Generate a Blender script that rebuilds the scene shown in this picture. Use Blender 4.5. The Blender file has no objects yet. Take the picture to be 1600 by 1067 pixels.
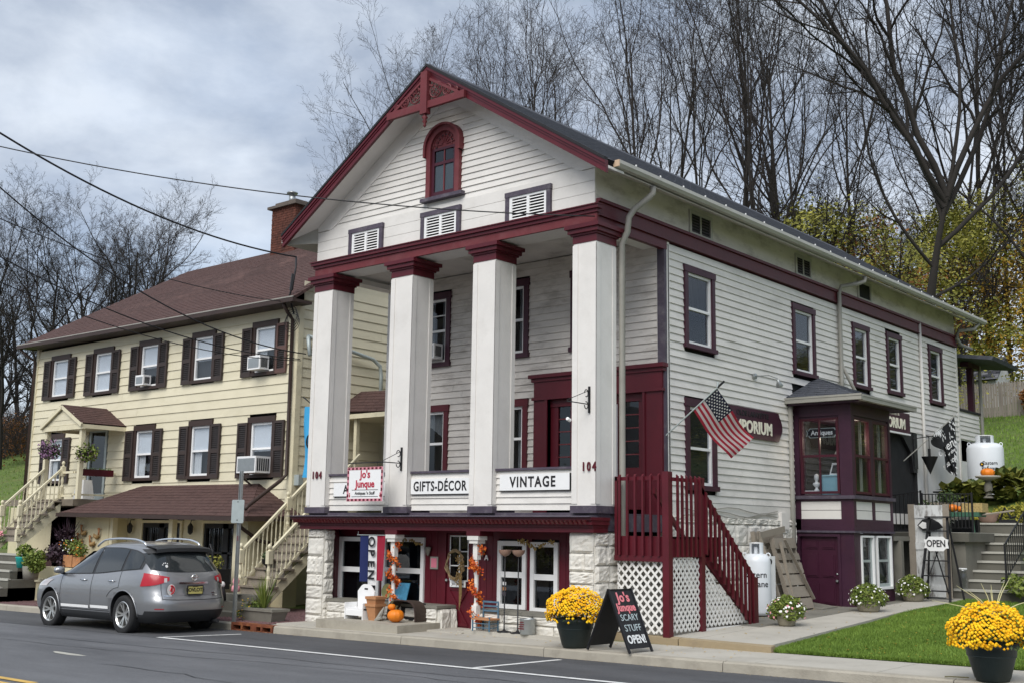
import bpy, math, random
import numpy as np
from mathutils import Vector, Matrix, noise
R = math.radians
S = bpy.context.scene
COL = S.collection
rnd = random.Random(7)

# ------------------------------------------------------------------ camera
cam_d = bpy.data.cameras.new('camera')
cam = bpy.data.objects.new('camera', cam_d)
COL.objects.link(cam)
YAW, PITCH, ROLL = -0.703751, 0.16453953, 0.014186
_f = Vector((math.sin(YAW)*math.cos(PITCH), math.cos(YAW)*math.cos(PITCH), math.sin(PITCH)))
_r0 = Vector((math.cos(YAW), -math.sin(YAW), 0)); _u0 = _r0.cross(_f)
_r = _r0*math.cos(ROLL) + _u0*math.sin(ROLL); _u = -_r0*math.sin(ROLL) + _u0*math.cos(ROLL)
CAMLOC = Vector((11.18, -15.33, 1.85))
cam.matrix_world = Matrix(((_r.x, _u.x, -_f.x, CAMLOC.x), (_r.y, _u.y, -_f.y, CAMLOC.y), (_r.z, _u.z, -_f.z, CAMLOC.z), (0, 0, 0, 1)))
cam_d.sensor_width = 36.0
cam_d.lens = 36.0*1798.06/1600.0
cam_d.clip_start = 0.1
cam_d.clip_end = 3000
S.camera = cam

# ------------------------------------------------------------------ world, sun, exposure
SUN_EL, SUN_AZ = R(46), R(163)       # azimuth measured from +Y towards +X (sun stands in front of the facades, a little right)
w = bpy.data.worlds.new('World'); S.world = w; w.use_nodes = True
nt = w.node_tree; N = nt.nodes; L = nt.links
for n in list(N): N.remove(n)
out = N.new('ShaderNodeOutputWorld'); bg = N.new('ShaderNodeBackground')
sky = N.new('ShaderNodeTexSky'); sky.sky_type = 'NISHITA'; sky.sun_disc = False
sky.sun_elevation = SUN_EL; sky.sun_rotation = SUN_AZ
tc = N.new('ShaderNodeTexCoord')
sep = N.new('ShaderNodeSeparateXYZ'); L.new(tc.outputs['Generated'], sep.inputs[0])
addz = N.new('ShaderNodeMath'); addz.operation = 'ADD'; addz.inputs[1].default_value = 0.22
mxz = N.new('ShaderNodeMath'); mxz.operation = 'MAXIMUM'; mxz.inputs[1].default_value = 0.0
L.new(sep.outputs['Z'], mxz.inputs[0]); L.new(mxz.outputs[0], addz.inputs[0])
dx = N.new('ShaderNodeMath'); dx.operation = 'DIVIDE'; L.new(sep.outputs['X'], dx.inputs[0]); L.new(addz.outputs[0], dx.inputs[1])
dy = N.new('ShaderNodeMath'); dy.operation = 'DIVIDE'; L.new(sep.outputs['Y'], dy.inputs[0]); L.new(addz.outputs[0], dy.inputs[1])
cmb = N.new('ShaderNodeCombineXYZ'); L.new(dx.outputs[0], cmb.inputs[0]); L.new(dy.outputs[0], cmb.inputs[1])
def sky_noise(scale, detail, rough, off):
    mp = N.new('ShaderNodeMapping'); mp.inputs['Location'].default_value = off; mp.inputs['Scale'].default_value = (1, 1, 2.0)
    L.new(tc.outputs['Generated'], mp.inputs[0])
    t = N.new('ShaderNodeTexNoise'); t.inputs['Scale'].default_value = scale
    t.inputs['Detail'].default_value = detail; t.inputs['Roughness'].default_value = rough
    t.inputs['Distortion'].default_value = 0.15
    L.new(mp.outputs[0], t.inputs['Vector']); return t
n1 = sky_noise(1.9, 9, .55, (3.1, 1.7, 0)); n2 = sky_noise(3.4, 9, .56, (0.4, 5.2, 0))
shade = N.new('ShaderNodeValToRGB'); L.new(n2.outputs['Fac'], shade.inputs[0])
e = shade.color_ramp.elements
e[0].position = .41; e[0].color = (1.95, 2.3, 2.9, 1); e[1].position = .60; e[1].color = (3.6, 3.95, 4.45, 1)
cov = N.new('ShaderNodeValToRGB'); L.new(n1.outputs['Fac'], cov.inputs[0])
e = cov.color_ramp.elements
e[0].position = .40; e[0].color = (.8, .8, .8, 1); e[1].position = .54; e[1].color = (1, 1, 1, 1)
mix = N.new('ShaderNodeMix'); mix.data_type = 'RGBA'
L.new(cov.outputs[0], mix.inputs[0]); L.new(sky.outputs[0], mix.inputs[6]); L.new(shade.outputs[0], mix.inputs[7])
L.new(mix.outputs[2], bg.inputs['Color']); bg.inputs['Strength'].default_value = 0.095
L.new(bg.outputs[0], out.inputs['Surface'])

sun_d = bpy.data.lights.new('sun', 'SUN'); sun_d.energy = 1.4; sun_d.angle = R(45); sun_d.color = (1.0, .965, .92)
sun = bpy.data.objects.new('sun', sun_d); COL.objects.link(sun)
sdir = Vector((math.sin(SUN_AZ)*math.cos(SUN_EL), math.cos(SUN_AZ)*math.cos(SUN_EL), math.sin(SUN_EL)))
sun.rotation_euler = sdir.to_track_quat('Z', 'Y').to_euler()
S.view_settings.view_transform = 'Standard'; S.view_settings.look = 'None'
S.view_settings.gamma = 1; S.view_settings.use_curve_mapping = False
S.view_settings.exposure = 1.2
S.render.engine = 'CYCLES'
S.cycles.max_bounces = 6; S.cycles.transparent_max_bounces = 12

# ------------------------------------------------------------------ mesh builder
class MB:
    def __init__(s): s.v = []; s.f = []; s.m = []
    def _add(s, vs, fs, mi=0):
        b = len(s.v); s.v.extend([tuple(v) for v in vs]); s.f.extend([tuple(i+b for i in f) for f in fs]); s.m.extend([mi]*len(fs))
        return s
    def box(s, x0, x1, y0, y1, z0, z1, mi=0):
        if x0 > x1: x0, x1 = x1, x0
        if y0 > y1: y0, y1 = y1, y0
        if z0 > z1: z0, z1 = z1, z0
        vs = [(x0,y0,z0),(x1,y0,z0),(x1,y1,z0),(x0,y1,z0),(x0,y0,z1),(x1,y0,z1),(x1,y1,z1),(x0,y1,z1)]
        return s._add(vs, [(0,3,2,1),(4,5,6,7),(0,1,5,4),(1,2,6,5),(2,3,7,6),(3,0,4,7)], mi)
    def hexa(s, vs, mi=0):        # 8 corners, bottom ring then top ring, counter-clockwise from above
        return s._add(vs, [(0,3,2,1),(4,5,6,7),(0,1,5,4),(1,2,6,5),(2,3,7,6),(3,0,4,7)], mi)
    def bar(s, a, b, wd, th, up=(0,0,1), mi=0):   # rectangular bar from a to b
        a = Vector(a); b = Vector(b); d = (b-a).normalized(); up = Vector(up)
        side = d.cross(up)
        if side.length < 1e-5: side = d.cross(Vector((1,0,0)))
        side.normalize(); u2 = side.cross(d).normalized()
        hs = side*wd/2; hu = u2*th/2
        vs = [a-hs-hu, a+hs-hu, b+hs-hu, b-hs-hu, a-hs+hu, a+hs+hu, b+hs+hu, b-hs+hu]
        return s._add(vs, [(0,3,2,1),(4,5,6,7),(0,1,5,4),(1,2,6,5),(2,3,7,6),(3,0,4,7)], mi)
    def tube(s, pts, rad, n=8, cap=True, mi=0):
        pts = [Vector(p) for p in pts]; k = len(pts)
        if not isinstance(rad, (list, tuple)): rad = [rad]*k
        prev = None; base = len(s.v); fs = []
        for i, p in enumerate(pts):
            d = (pts[min(i+1,k-1)] - pts[max(i-1,0)])
            d = d.normalized() if d.length > 1e-9 else Vector((0,0,1))
            if prev is None:
                a = d.orthogonal().normalized()
            else:
                a = prev - d*prev.dot(d)
                a = a.normalized() if a.length > 1e-6 else d.orthogonal().normalized()
            prev = a; b = d.cross(a)
            for j in range(n):
                t = 2*math.pi*j/n
                s.v.append(tuple(p + (a*math.cos(t) + b*math.sin(t))*rad[i]))
        for i in range(k-1):
            for j in range(n):
                fs.append((base+i*n+j, base+i*n+(j+1)%n, base+(i+1)*n+(j+1)%n, base+(i+1)*n+j))
        if cap:
            fs.append(tuple(base+j for j in reversed(range(n)))); fs.append(tuple(base+(k-1)*n+j for j in range(n)))
        s.f.extend(fs); s.m.extend([mi]*len(fs)); return s
    def lathe(s, prof, c=(0,0,0), n=16, mi=0, cap=True, sy=1.0):   # prof [(r,z)]
        base = len(s.v); fs = []
        for r, z in prof:
            for j in range(n):
                t = 2*math.pi*j/n; s.v.append((c[0]+r*math.cos(t), c[1]+sy*r*math.sin(t), c[2]+z))
        for i in range(len(prof)-1):
            for j in range(n):
                fs.append((base+i*n+j, base+i*n+(j+1)%n, base+(i+1)*n+(j+1)%n, base+(i+1)*n+j))
        if cap:
            fs.append(tuple(base+j for j in reversed(range(n)))); k = len(prof)-1
            fs.append(tuple(base+k*n+j for j in range(n)))
        s.f.extend(fs); s.m.extend([mi]*len(fs)); return s
    def prism(s, poly, P, d0, d1, mi=0):      # poly [(u,w)] ; P(u,d,w)->xyz
        n = len(poly); vs = [P(u, d0, w_) for u, w_ in poly] + [P(u, d1, w_) for u, w_ in poly]
        fs = [tuple(range(n)), tuple(reversed(range(n, 2*n)))] + [(i, i+n, (i+1)%n+n, (i+1)%n) for i in range(n)]
        return s._add(vs, fs, mi)
    def grid(s, fn, nu, nv, mi=0, closed=False):
        base = len(s.v)
        for i in range(nu+1):
            for j in range(nv+1): s.v.append(tuple(fn(i/nu, j/nv)))
        fs = [(base+i*(nv+1)+j, base+(i+1)*(nv+1)+j, base+(i+1)*(nv+1)+j+1, base+i*(nv+1)+j+1) for i in range(nu) for j in range(nv)]
        s.f.extend(fs); s.m.extend([mi]*len(fs)); return s
    def xf(s, M, start=0):
        s.v[start:] = [tuple(M @ Vector(v)) for v in s.v[start:]]; return s
    def mesh(s, name, mats, smooth=False):
        me = bpy.data.meshes.new(name); me.from_pydata(s.v, [], s.f); me.update()
        if not isinstance(mats, (list, tuple)): mats = [mats]
        for m in mats: me.materials.append(m)
        if len(mats) > 1: me.polygons.foreach_set('material_index', s.m)
        if smooth: me.polygons.foreach_set('use_smooth', [True]*len(me.polygons))
        return me

INV = {}
def link(name, data, parent=None, loc=None, rot=None, scale=None):
    o = bpy.data.objects.new(name, data); COL.objects.link(o)
    if parent is not None:
        o.parent = parent
        if parent in INV: o.matrix_parent_inverse = INV[parent]
    if loc is not None: o.location = loc
    if rot is not None: o.rotation_euler = rot
    if scale is not None: o.scale = scale
    return o
def part(name, mb, mat, parent=None, smooth=False, label=None, kind=None):
    o = link(name, mb.mesh(name, mat, smooth), parent)
    if label: o['label'] = label
    if kind: o['kind'] = kind
    return o
def tag(o, label, cat, group=None, kind=None):
    o['label'] = label; o['category'] = cat
    if group: o['group'] = group
    if kind: o['kind'] = kind
    return o
def thing(name, label, cat, loc=(0,0,0), group=None, local=False, rot=None):
    """Empty at the thing's base. World-mode things take parts given in world coordinates."""
    o = bpy.data.objects.new(name, None); COL.objects.link(o); o.location = loc
    if rot is not None: o.rotation_euler = rot
    o.empty_display_size = .2
    tag(o, label, cat, group)
    if not local: INV[o] = Matrix.Translation(-Vector(loc))
    return o
def copy_tree(o, parent=None, kids=None):
    if kids is None:
        kids = {}
        for ob in bpy.data.objects:
            if ob.parent: kids.setdefault(ob.parent, []).append(ob)
    c = o.copy(); COL.objects.link(c)
    if parent is not None: c.parent = parent
    for ch in kids.get(o, []): copy_tree(ch, c, kids)
    return c
def structure(name, mb, mat, smooth=False):
    o = part(name, mb, mat, None, smooth); o['kind'] = 'structure'; return o

# text as flat mesh. origin at text centre, in local XY plane
def text_mesh(txt, size, depth, mat, bold=0.0, spacing=1.0, xs=1.0, shear=0.0):
    cu = bpy.data.curves.new('txt', 'FONT'); cu.body = txt; cu.size = size; cu.extrude = depth; cu.offset = bold
    cu.align_x = 'CENTER'; cu.align_y = 'CENTER'; cu.space_character = spacing; cu.shear = shear; cu.resolution_u = 3
    o = bpy.data.objects.new('txt', cu); COL.objects.link(o)
    dg = bpy.context.evaluated_depsgraph_get(); dg.update()
    me = bpy.data.meshes.new_from_object(o.evaluated_get(dg))
    bpy.data.objects.remove(o); bpy.data.curves.remove(cu)
    if xs != 1.0: me.transform(Matrix.Diagonal((xs, 1, 1, 1)))
    me.materials.clear(); me.materials.append(mat)
    return me
FRONT = Matrix.Rotation(R(90), 4, 'X')                                   # text facing -Y
SIDE = Matrix.Rotation(R(90), 4, 'Z') @ Matrix.Rotation(R(90), 4, 'X')   # text facing +X
def put_text(name, txt, size, mat, parent, M, depth=.004, **k):
    me = text_mesh(txt, size, depth, mat, **k); me.transform(M); me.name = name
    return link(name, me, parent)

# ------------------------------------------------------------------ materials
def new_mat(name):
    m = bpy.data.materials.new(name); m.use_nodes = True
    return m, m.node_tree.nodes, m.node_tree.links, m.node_tree.nodes['Principled BSDF']
def pm(name, col, rough=.6, var=.12, scale=2.5, bump=0.0, bscale=60, metal=0.0, obr=0.0, stretch=(1,1,1), dirt=None, dirt_amt=.35, dscale=.7, spec=.4, coat=0):
    m, n, l, b = new_mat(name)
    geo = n.new('ShaderNodeNewGeometry'); mp = n.new('ShaderNodeMapping'); mp.inputs['Scale'].default_value = stretch
    l.new(geo.outputs['Position'], mp.inputs[0])
    t = n.new('ShaderNodeTexNoise'); t.inputs['Scale'].default_value = scale; t.inputs['Detail'].default_value = 6; t.inputs['Roughness'].default_value = .62
    l.new(mp.outputs[0], t.inputs['Vector'])
    mr = n.new('ShaderNodeMapRange'); mr.inputs[1].default_value = .28; mr.inputs[2].default_value = .72
    mr.inputs[3].default_value = 1-var; mr.inputs[4].default_value = 1+var; l.new(t.outputs['Fac'], mr.inputs[0])
    vm = n.new('ShaderNodeVectorMath'); vm.operation = 'SCALE'; vm.inputs[0].default_value = col[:3]
    l.new(mr.outputs[0], vm.inputs['Scale']); cur = vm.outputs[0]
    if obr:
        oi = n.new('ShaderNodeObjectInfo'); m2 = n.new('ShaderNodeMapRange')
        m2.inputs[3].default_value = 1-obr; m2.inputs[4].default_value = 1+obr; l.new(oi.outputs['Random'], m2.inputs[0])
        v2 = n.new('ShaderNodeVectorMath'); v2.operation = 'SCALE'; l.new(cur, v2.inputs[0]); l.new(m2.outputs[0], v2.inputs['Scale']); cur = v2.outputs[0]
    if dirt is not None:
        t2 = n.new('ShaderNodeTexNoise'); t2.inputs['Scale'].default_value = dscale; t2.inputs['Detail'].default_value = 9; t2.inputs['Roughness'].default_value = .7
        l.new(mp.outputs[0], t2.inputs['Vector'])
        cr = n.new('ShaderNodeMapRange'); cr.inputs[1].default_value = .5; cr.inputs[2].default_value = .72; cr.inputs[3].default_value = 0; cr.inputs[4].default_value = dirt_amt
        l.new(t2.outputs['Fac'], cr.inputs[0])
        mx = n.new('ShaderNodeMix'); mx.data_type = 'RGBA'; l.new(cr.outputs[0], mx.inputs[0]); l.new(cur, mx.inputs[6]); mx.inputs[7].default_value = (*dirt, 1); cur = mx.outputs[2]
    l.new(cur, b.inputs['Base Color'])
    b.inputs['Roughness'].default_value = rough; b.inputs['Metallic'].default_value = metal
    b.inputs['Specular IOR Level'].default_value = spec; b.inputs['Coat Weight'].default_value = coat
    if bump:
        t3 = n.new('ShaderNodeTexNoise'); t3.inputs['Scale'].default_value = bscale; t3.inputs['Detail'].default_value = 4
        l.new(mp.outputs[0], t3.inputs['Vector'])
        bp = n.new('ShaderNodeBump'); bp.inputs['Strength'].default_value = bump; bp.inputs['Distance'].default_value = .02
        l.new(t3.outputs['Fac'], bp.inputs['Height']); l.new(bp.outputs[0], b.inputs['Normal'])
    return m
M = {}
M['white'] = pm('white_paint', (.72,.695,.655), .55, .05, 1.6, .12, 25, dirt=(.47,.445,.40), dirt_amt=.3, dscale=1.3)
M['siding'] = pm('white_siding', (.70,.675,.635), .6, .07, 1.5, .15, 30, obr=.035, stretch=(1,1,2.5), dirt=(.40,.385,.35), dirt_amt=.45, dscale=.8)
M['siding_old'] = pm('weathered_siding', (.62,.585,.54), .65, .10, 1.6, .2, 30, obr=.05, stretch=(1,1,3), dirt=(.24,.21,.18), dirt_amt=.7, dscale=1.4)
M['trimwhite'] = pm('trim_white', (.80,.80,.79), .45, .03, 4)
M['crimson'] = pm('crimson_paint', (.088,.007,.014), .45, .18, 1.8, .1, 30, dirt=(.07,.008,.015), dirt_amt=.5, dscale=1.5)
M['crimson_pale'] = pm('faded_red_paint', (.135,.022,.027), .6, .16, 2.5, .1, 30, dirt=(.20,.10,.10), dirt_amt=.4, dscale=1.5)
M['burgundy'] = pm('burgundy_paint', (.095,.006,.014), .45, .18, 2.5, .1, 40)
M['plum'] = pm('plum_paint', (.042,.014,.030), .42, .22, 1.2, .15, 25, dirt=(.07,.022,.035), dirt_amt=.5, dscale=1.1)
M['plumtrim'] = pm('plum_window_trim', (.050,.013,.026), .5, .2, 3)
M['lilac'] = pm('grey_purple_paint', (.070,.056,.078), .6, .2, 3, dirt=(.25,.24,.24), dirt_amt=.4, dscale=5)
M['gutter'] = pm('gutter_metal', (.44,.43,.39), .45, .08, 3)
M['gutter_end'] = pm('gutter_end_cap', (.55,.40,.27), .6, .1, 5)
M['downpipe'] = pm('taupe_downpipe', (.30,.29,.255), .5, .1, 3)
M['browntrim'] = pm('brown_trim', (.042,.025,.020), .55, .15, 3)
M['shutter'] = pm('dark_shutter', (.024,.019,.018), .6, .15, 4)
M['shutter_frame'] = pm('shutter_frame_brown', (.042,.029,.025), .6, .15, 4)
M['cream'] = pm('cream_siding', (.68,.625,.46), .6, .05, 1.3, .1, 30, obr=.03, stretch=(1,1,2), dirt=(.45,.40,.25), dirt_amt=.35, dscale=.9)
M['creamtrim'] = pm('cream_trim', (.68,.62,.44), .55, .06, 3, dirt=(.40,.36,.25), dirt_amt=.4, dscale=4)
M['creamwall'] = pm('cream_stucco', (.60,.54,.36), .8, .08, 2, .2, 60)
M['black'] = pm('black_metal', (.012,.012,.014), .5, .1, 5)
M['blackmatte'] = pm('black_board', (.014,.014,.016), .7, .2, 5)
M['dark'] = pm('dark_interior', (.012,.012,.014), .8, .3, 4)  # near-black stands for the shade inside openings; also plain dark parts
M['darkroom'] = pm('shadowed_room', (.014,.014,.015), .8, .4, 3)  # shade put into the colour of unlit rooms, recesses and backings
M['curtain'] = pm('pale_curtain', (.70,.70,.69), .9, .10, 4, stretch=(6,6,.6))
M['blind'] = pm('pale_blind', (.80,.81,.82), .7, .04, 3)
M['concrete'] = pm('concrete', (.43,.405,.35), .85, .09, 1.2, .25, 90, dirt=(.25,.23,.19), dirt_amt=.5, dscale=.9)
M['concrete_old'] = pm('old_dark_concrete', (.19,.18,.15), .9, .18, 1.5, .4, 60, dirt=(.10,.095,.08), dirt_amt=.6, dscale=1.3)
M['kerbstone'] = pm('kerb_concrete', (.36,.33,.27), .88, .12, 1.5, .4, 60, dirt=(.17,.15,.12), dirt_amt=.6, dscale=1.6)
M['kerbwarm'] = pm('yellowish_kerb', (.33,.26,.16), .88, .15, 2, .4, 60, dirt=(.15,.12,.09), dirt_amt=.6, dscale=2)
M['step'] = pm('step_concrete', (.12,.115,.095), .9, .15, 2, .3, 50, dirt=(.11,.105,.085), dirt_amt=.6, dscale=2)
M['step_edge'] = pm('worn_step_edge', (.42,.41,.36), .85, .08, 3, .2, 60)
M['stone'] = pm('painted_stone', (.66,.635,.575), .8, .08, 3, .5, 22, obr=.05, dirt=(.36,.33,.27), dirt_amt=.5, dscale=2.2)
M['mortar'] = pm('mortar', (.47,.44,.38), .9, .1, 5, .4, 50)
M['wood'] = pm('weathered_wood', (.27,.235,.19), .85, .2, 3, .3, 40, obr=.15, stretch=(1,1,1), dirt=(.12,.10,.08), dirt_amt=.5, dscale=3)
M['treadwood'] = pm('grey_tread_wood', (.21,.175,.135), .85, .2, 3, .2, 40, obr=.12)
M['lattice'] = pm('white_lattice', (.74,.73,.70), .55, .05, 4, dirt=(.5,.49,.45), dirt_amt=.3, dscale=3)
M['brick'] = pm('chimney_brick', (.10,.034,.022), .9, .5, 6, .4, 50, obr=.1, dirt=(.015,.01,.01), dirt_amt=.9, dscale=1.2)
M['chimneymortar'] = pm('dark_mortar', (.12,.10,.085), .95, .2, 6)
M['galv'] = pm('galvanised_steel', (.36,.38,.38), .4, .1, 8, metal=.7)
M['signback'] = pm('sign_back_metal', (.42,.47,.46), .5, .08, 6, metal=.3)
M['rust'] = pm('rusted_iron', (.17,.05,.022), .85, .4, 8, .5, 50, dirt=(.30,.16,.04), dirt_amt=.5, dscale=4)
M['tank'] = pm('white_tank', (.72,.75,.78), .35, .03, 3, coat=.2)
M['tile_orange'] = pm('terracotta', (.42,.20,.09), .8, .12, 6)
M['pumpkin'] = pm('pumpkin_skin', (.72,.20,.012), .45, .12, 8)
M['stem'] = pm('dry_stem', (.12,.11,.05), .8, .2, 8)
M['ivory'] = pm('ivory_letters', (.80,.76,.62), .6, .05, 8)
M['pot'] = pm('dark_green_pot', (.028,.040,.038), .5, .12, 6, bump=.1)
M['yellow'] = pm('yellow_blossom', (.86,.47,.012), .6, .22, 22, obr=.1)
M['leaf'] = pm('dark_leaf', (.045,.075,.020), .6, .35, 14)
M['leaf2'] = pm('mid_leaf', (.10,.155,.035), .6, .3, 14)
M['hosta'] = pm('hosta_leaf', (.13,.155,.035), .6, .35, 7)
M['purpleleaf'] = pm('purple_leaf', (.030,.012,.022), .6, .35, 12)
M['whiteflower'] = pm('white_flower', (.80,.79,.76), .6, .05, 10)
M['pinkflower'] = pm('pink_flower', (.75,.33,.37), .6, .15, 10)
M['lilacflower'] = pm('purple_flower', (.23,.12,.22), .7, .35, 16)
M['bark'] = pm('bark', (.026,.022,.019), .9, .3, 2.5, .4, 20, stretch=(1,1,.3))
M['bark_pale'] = pm('pale_bark', (.07,.062,.055), .9, .3, 2.5, .4, 20, stretch=(1,1,.3))
M['twig'] = pm('twig_bark', (.026,.021,.018), .9, .2, 2)
def leafmat(name, a, b_, sc=.5):
    m, n, l, b = new_mat(name)
    geo = n.new('ShaderNodeNewGeometry'); t = n.new('ShaderNodeTexNoise'); t.inputs['Scale'].default_value = sc; t.inputs['Detail'].default_value = 5
    l.new(geo.outputs['Position'], t.inputs['Vector'])
    t2 = n.new('ShaderNodeTexWhiteNoise'); l.new(geo.outputs['Random Per Island'], t2.inputs['Vector']) if False else None
    ad = n.new('ShaderNodeMath'); ad.operation = 'MULTIPLY_ADD'; ad.inputs[1].default_value = .5; l.new(geo.outputs['Random Per Island'], ad.inputs[0]); l.new(t.outputs['Fac'], ad.inputs[2])
    cr = n.new('ShaderNodeValToRGB'); cr.color_ramp.elements[0].position = .45; cr.color_ramp.elements[0].color = (*a, 1)
    cr.color_ramp.elements[1].position = 1.0; cr.color_ramp.elements[1].color = (*b_, 1); l.new(ad.outputs[0], cr.inputs[0])
    l.new(cr.outputs[0], b.inputs['Base Color']); b.inputs['Roughness'].default_value = .6; b.inputs['Specular IOR Level'].default_value = .2
    n.remove(t2)
    return m
M['autumn_green'] = leafmat('olive_foliage', (.11,.12,.022), (.36,.34,.07))
M['autumn_gold'] = leafmat('gold_foliage', (.33,.22,.03), (.66,.42,.07))
M['autumn_rust'] = leafmat('russet_foliage', (.14,.055,.018), (.30,.13,.035))
M['grassblade'] = leafmat('grass_blades', (.085,.15,.022), (.19,.29,.05), 1.2)
M['mum'] = leafmat('mum_petals', (.80,.36,.004), (.95,.62,.02), 6)
M['vine'] = leafmat('garland_leaves', (.36,.025,.012), (.72,.20,.03), 8)

M['shinglegrey'] = leafmat('charcoal_shingle_pieces', (.022,.023,.029), (.165,.168,.185), .9)
M['shinglebrown'] = leafmat('brown_shingle_pieces', (.045,.024,.021), (.125,.068,.058), .9)
def glass_mat(name, tint=(.5,.55,.6), amt=.5, rough=.02, dark=(.02,.022,.025)):
    m, n, l, b = new_mat(name)
    n.remove(b); o = n['Material Output'] if 'Material Output' in n else n.new('ShaderNodeOutputMaterial')
    g = n.new('ShaderNodeBsdfGlossy'); g.inputs['Roughness'].default_value = rough; g.inputs['Color'].default_value = (.9,.93,.96,1)
    tr = n.new('ShaderNodeBsdfTransparent'); tr.inputs['Color'].default_value = (*tint, 1)
    fr = n.new('ShaderNodeFresnel'); fr.inputs['IOR'].default_value = 1.5
    ma = n.new('ShaderNodeMath'); ma.operation = 'MULTIPLY_ADD'; ma.inputs[1].default_value = .9; ma.inputs[2].default_value = amt; ma.use_clamp = True
    gg = n.new('ShaderNodeNewGeometry'); im = n.new('ShaderNodeMath'); im.operation = 'SUBTRACT'; im.inputs[0].default_value = 1; l.new(gg.outputs['Backfacing'], im.inputs[1]); mm = n.new('ShaderNodeMath'); mm.operation = 'MULTIPLY'; l.new(ma.outputs[0], mm.inputs[0]); l.new(im.outputs[0], mm.inputs[1])
    l.new(fr.outputs[0], ma.inputs[0]); mx = n.new('ShaderNodeMixShader'); l.new(mm.outputs[0], mx.inputs[0]); l.new(tr.outputs[0], mx.inputs[1]); l.new(g.outputs[0], mx.inputs[2])
    l.new(mx.outputs[0], o.inputs['Surface'])
    return m
M['glass'] = glass_mat('window_glass', (.86,.88,.90), .03)
M['winered'] = pm('dark_wine_paint', (.055,.007,.017), .45, .15, 3)
M['glass_dark'] = glass_mat('dark_window_glass', (.60,.62,.64), .02)
M['carglass'] = glass_mat('tinted_car_glass', (.22,.25,.26), .10)
def paving(name, base, dark, sc1, bump, crack=.0, track=False):
    m, n, l, b = new_mat(name)
    geo = n.new('ShaderNodeNewGeometry')
    t = n.new('ShaderNodeTexNoise'); t.inputs['Scale'].default_value = sc1; t.inputs['Detail'].default_value = 8; t.inputs['Roughness'].default_value = .65
    mp = n.new('ShaderNodeMapping'); mp.inputs['Scale'].default_value = (.35, 1.3, 1); l.new(geo.outputs['Position'], mp.inputs[0]); l.new(mp.outputs[0], t.inputs['Vector'])
    cr = n.new('ShaderNodeValToRGB'); cr.color_ramp.elements[0].position = .34; cr.color_ramp.elements[0].color = (*dark, 1)
    cr.color_ramp.elements[1].position = .64; cr.color_ramp.elements[1].color = (*base, 1); l.new(t.outputs['Fac'], cr.inputs[0])
    sp = n.new('ShaderNodeTexNoise'); sp.inputs['Scale'].default_value = 130; sp.inputs['Detail'].default_value = 2; l.new(geo.outputs['Position'], sp.inputs['Vector'])
    mr = n.new('ShaderNodeMapRange'); mr.inputs[1].default_value = .3; mr.inputs[2].default_value = .75; mr.inputs[3].default_value = .6; mr.inputs[4].default_value = 1.55; l.new(sp.outputs['Fac'], mr.inputs[0])
    vm = n.new('ShaderNodeVectorMath'); vm.operation = 'SCALE'; l.new(cr.outputs[0], vm.inputs[0]); l.new(mr.outputs[0], vm.inputs['Scale'])
    l.new(vm.outputs[0], b.inputs['Base Color']); b.inputs['Roughness'].default_value = .78; b.inputs['Specular IOR Level'].default_value = .45
    bp = n.new('ShaderNodeBump'); bp.inputs['Strength'].default_value = bump; bp.inputs['Distance'].default_value = .01; l.new(sp.outputs['Fac'], bp.inputs['Height']); l.new(bp.outputs[0], b.inputs['Normal'])
    return m
M['asphalt'] = paving('asphalt', (.135,.138,.145), (.080,.082,.088), .6, .5)
M['asphalt_lane'] = paving('dark_asphalt', (.088,.090,.095), (.055,.056,.060), .8, .6)
M['lineWhite'] = pm('road_paint_white', (.70,.70,.68), .7, .06, 5, dirt=(.25,.25,.25), dirt_amt=.6, dscale=6)
M['lineYellow'] = pm('road_paint_yellow', (.62,.40,.10), .7, .1, 5, dirt=(.2,.15,.08), dirt_amt=.6, dscale=6)
M['gravel'] = pm('reddish_gravel', (.15,.085,.085), .9, .5, 28, 1.0, 40)
M['grass'] = pm('grass_ground', (.095,.14,.028), .95, .45, 5, .9, 45, dirt=(.17,.15,.05), dirt_amt=.6, dscale=.6)
M['soil'] = pm('leafy_soil', (.085,.062,.035), .95, .4, 8, .8, 30)

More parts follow.
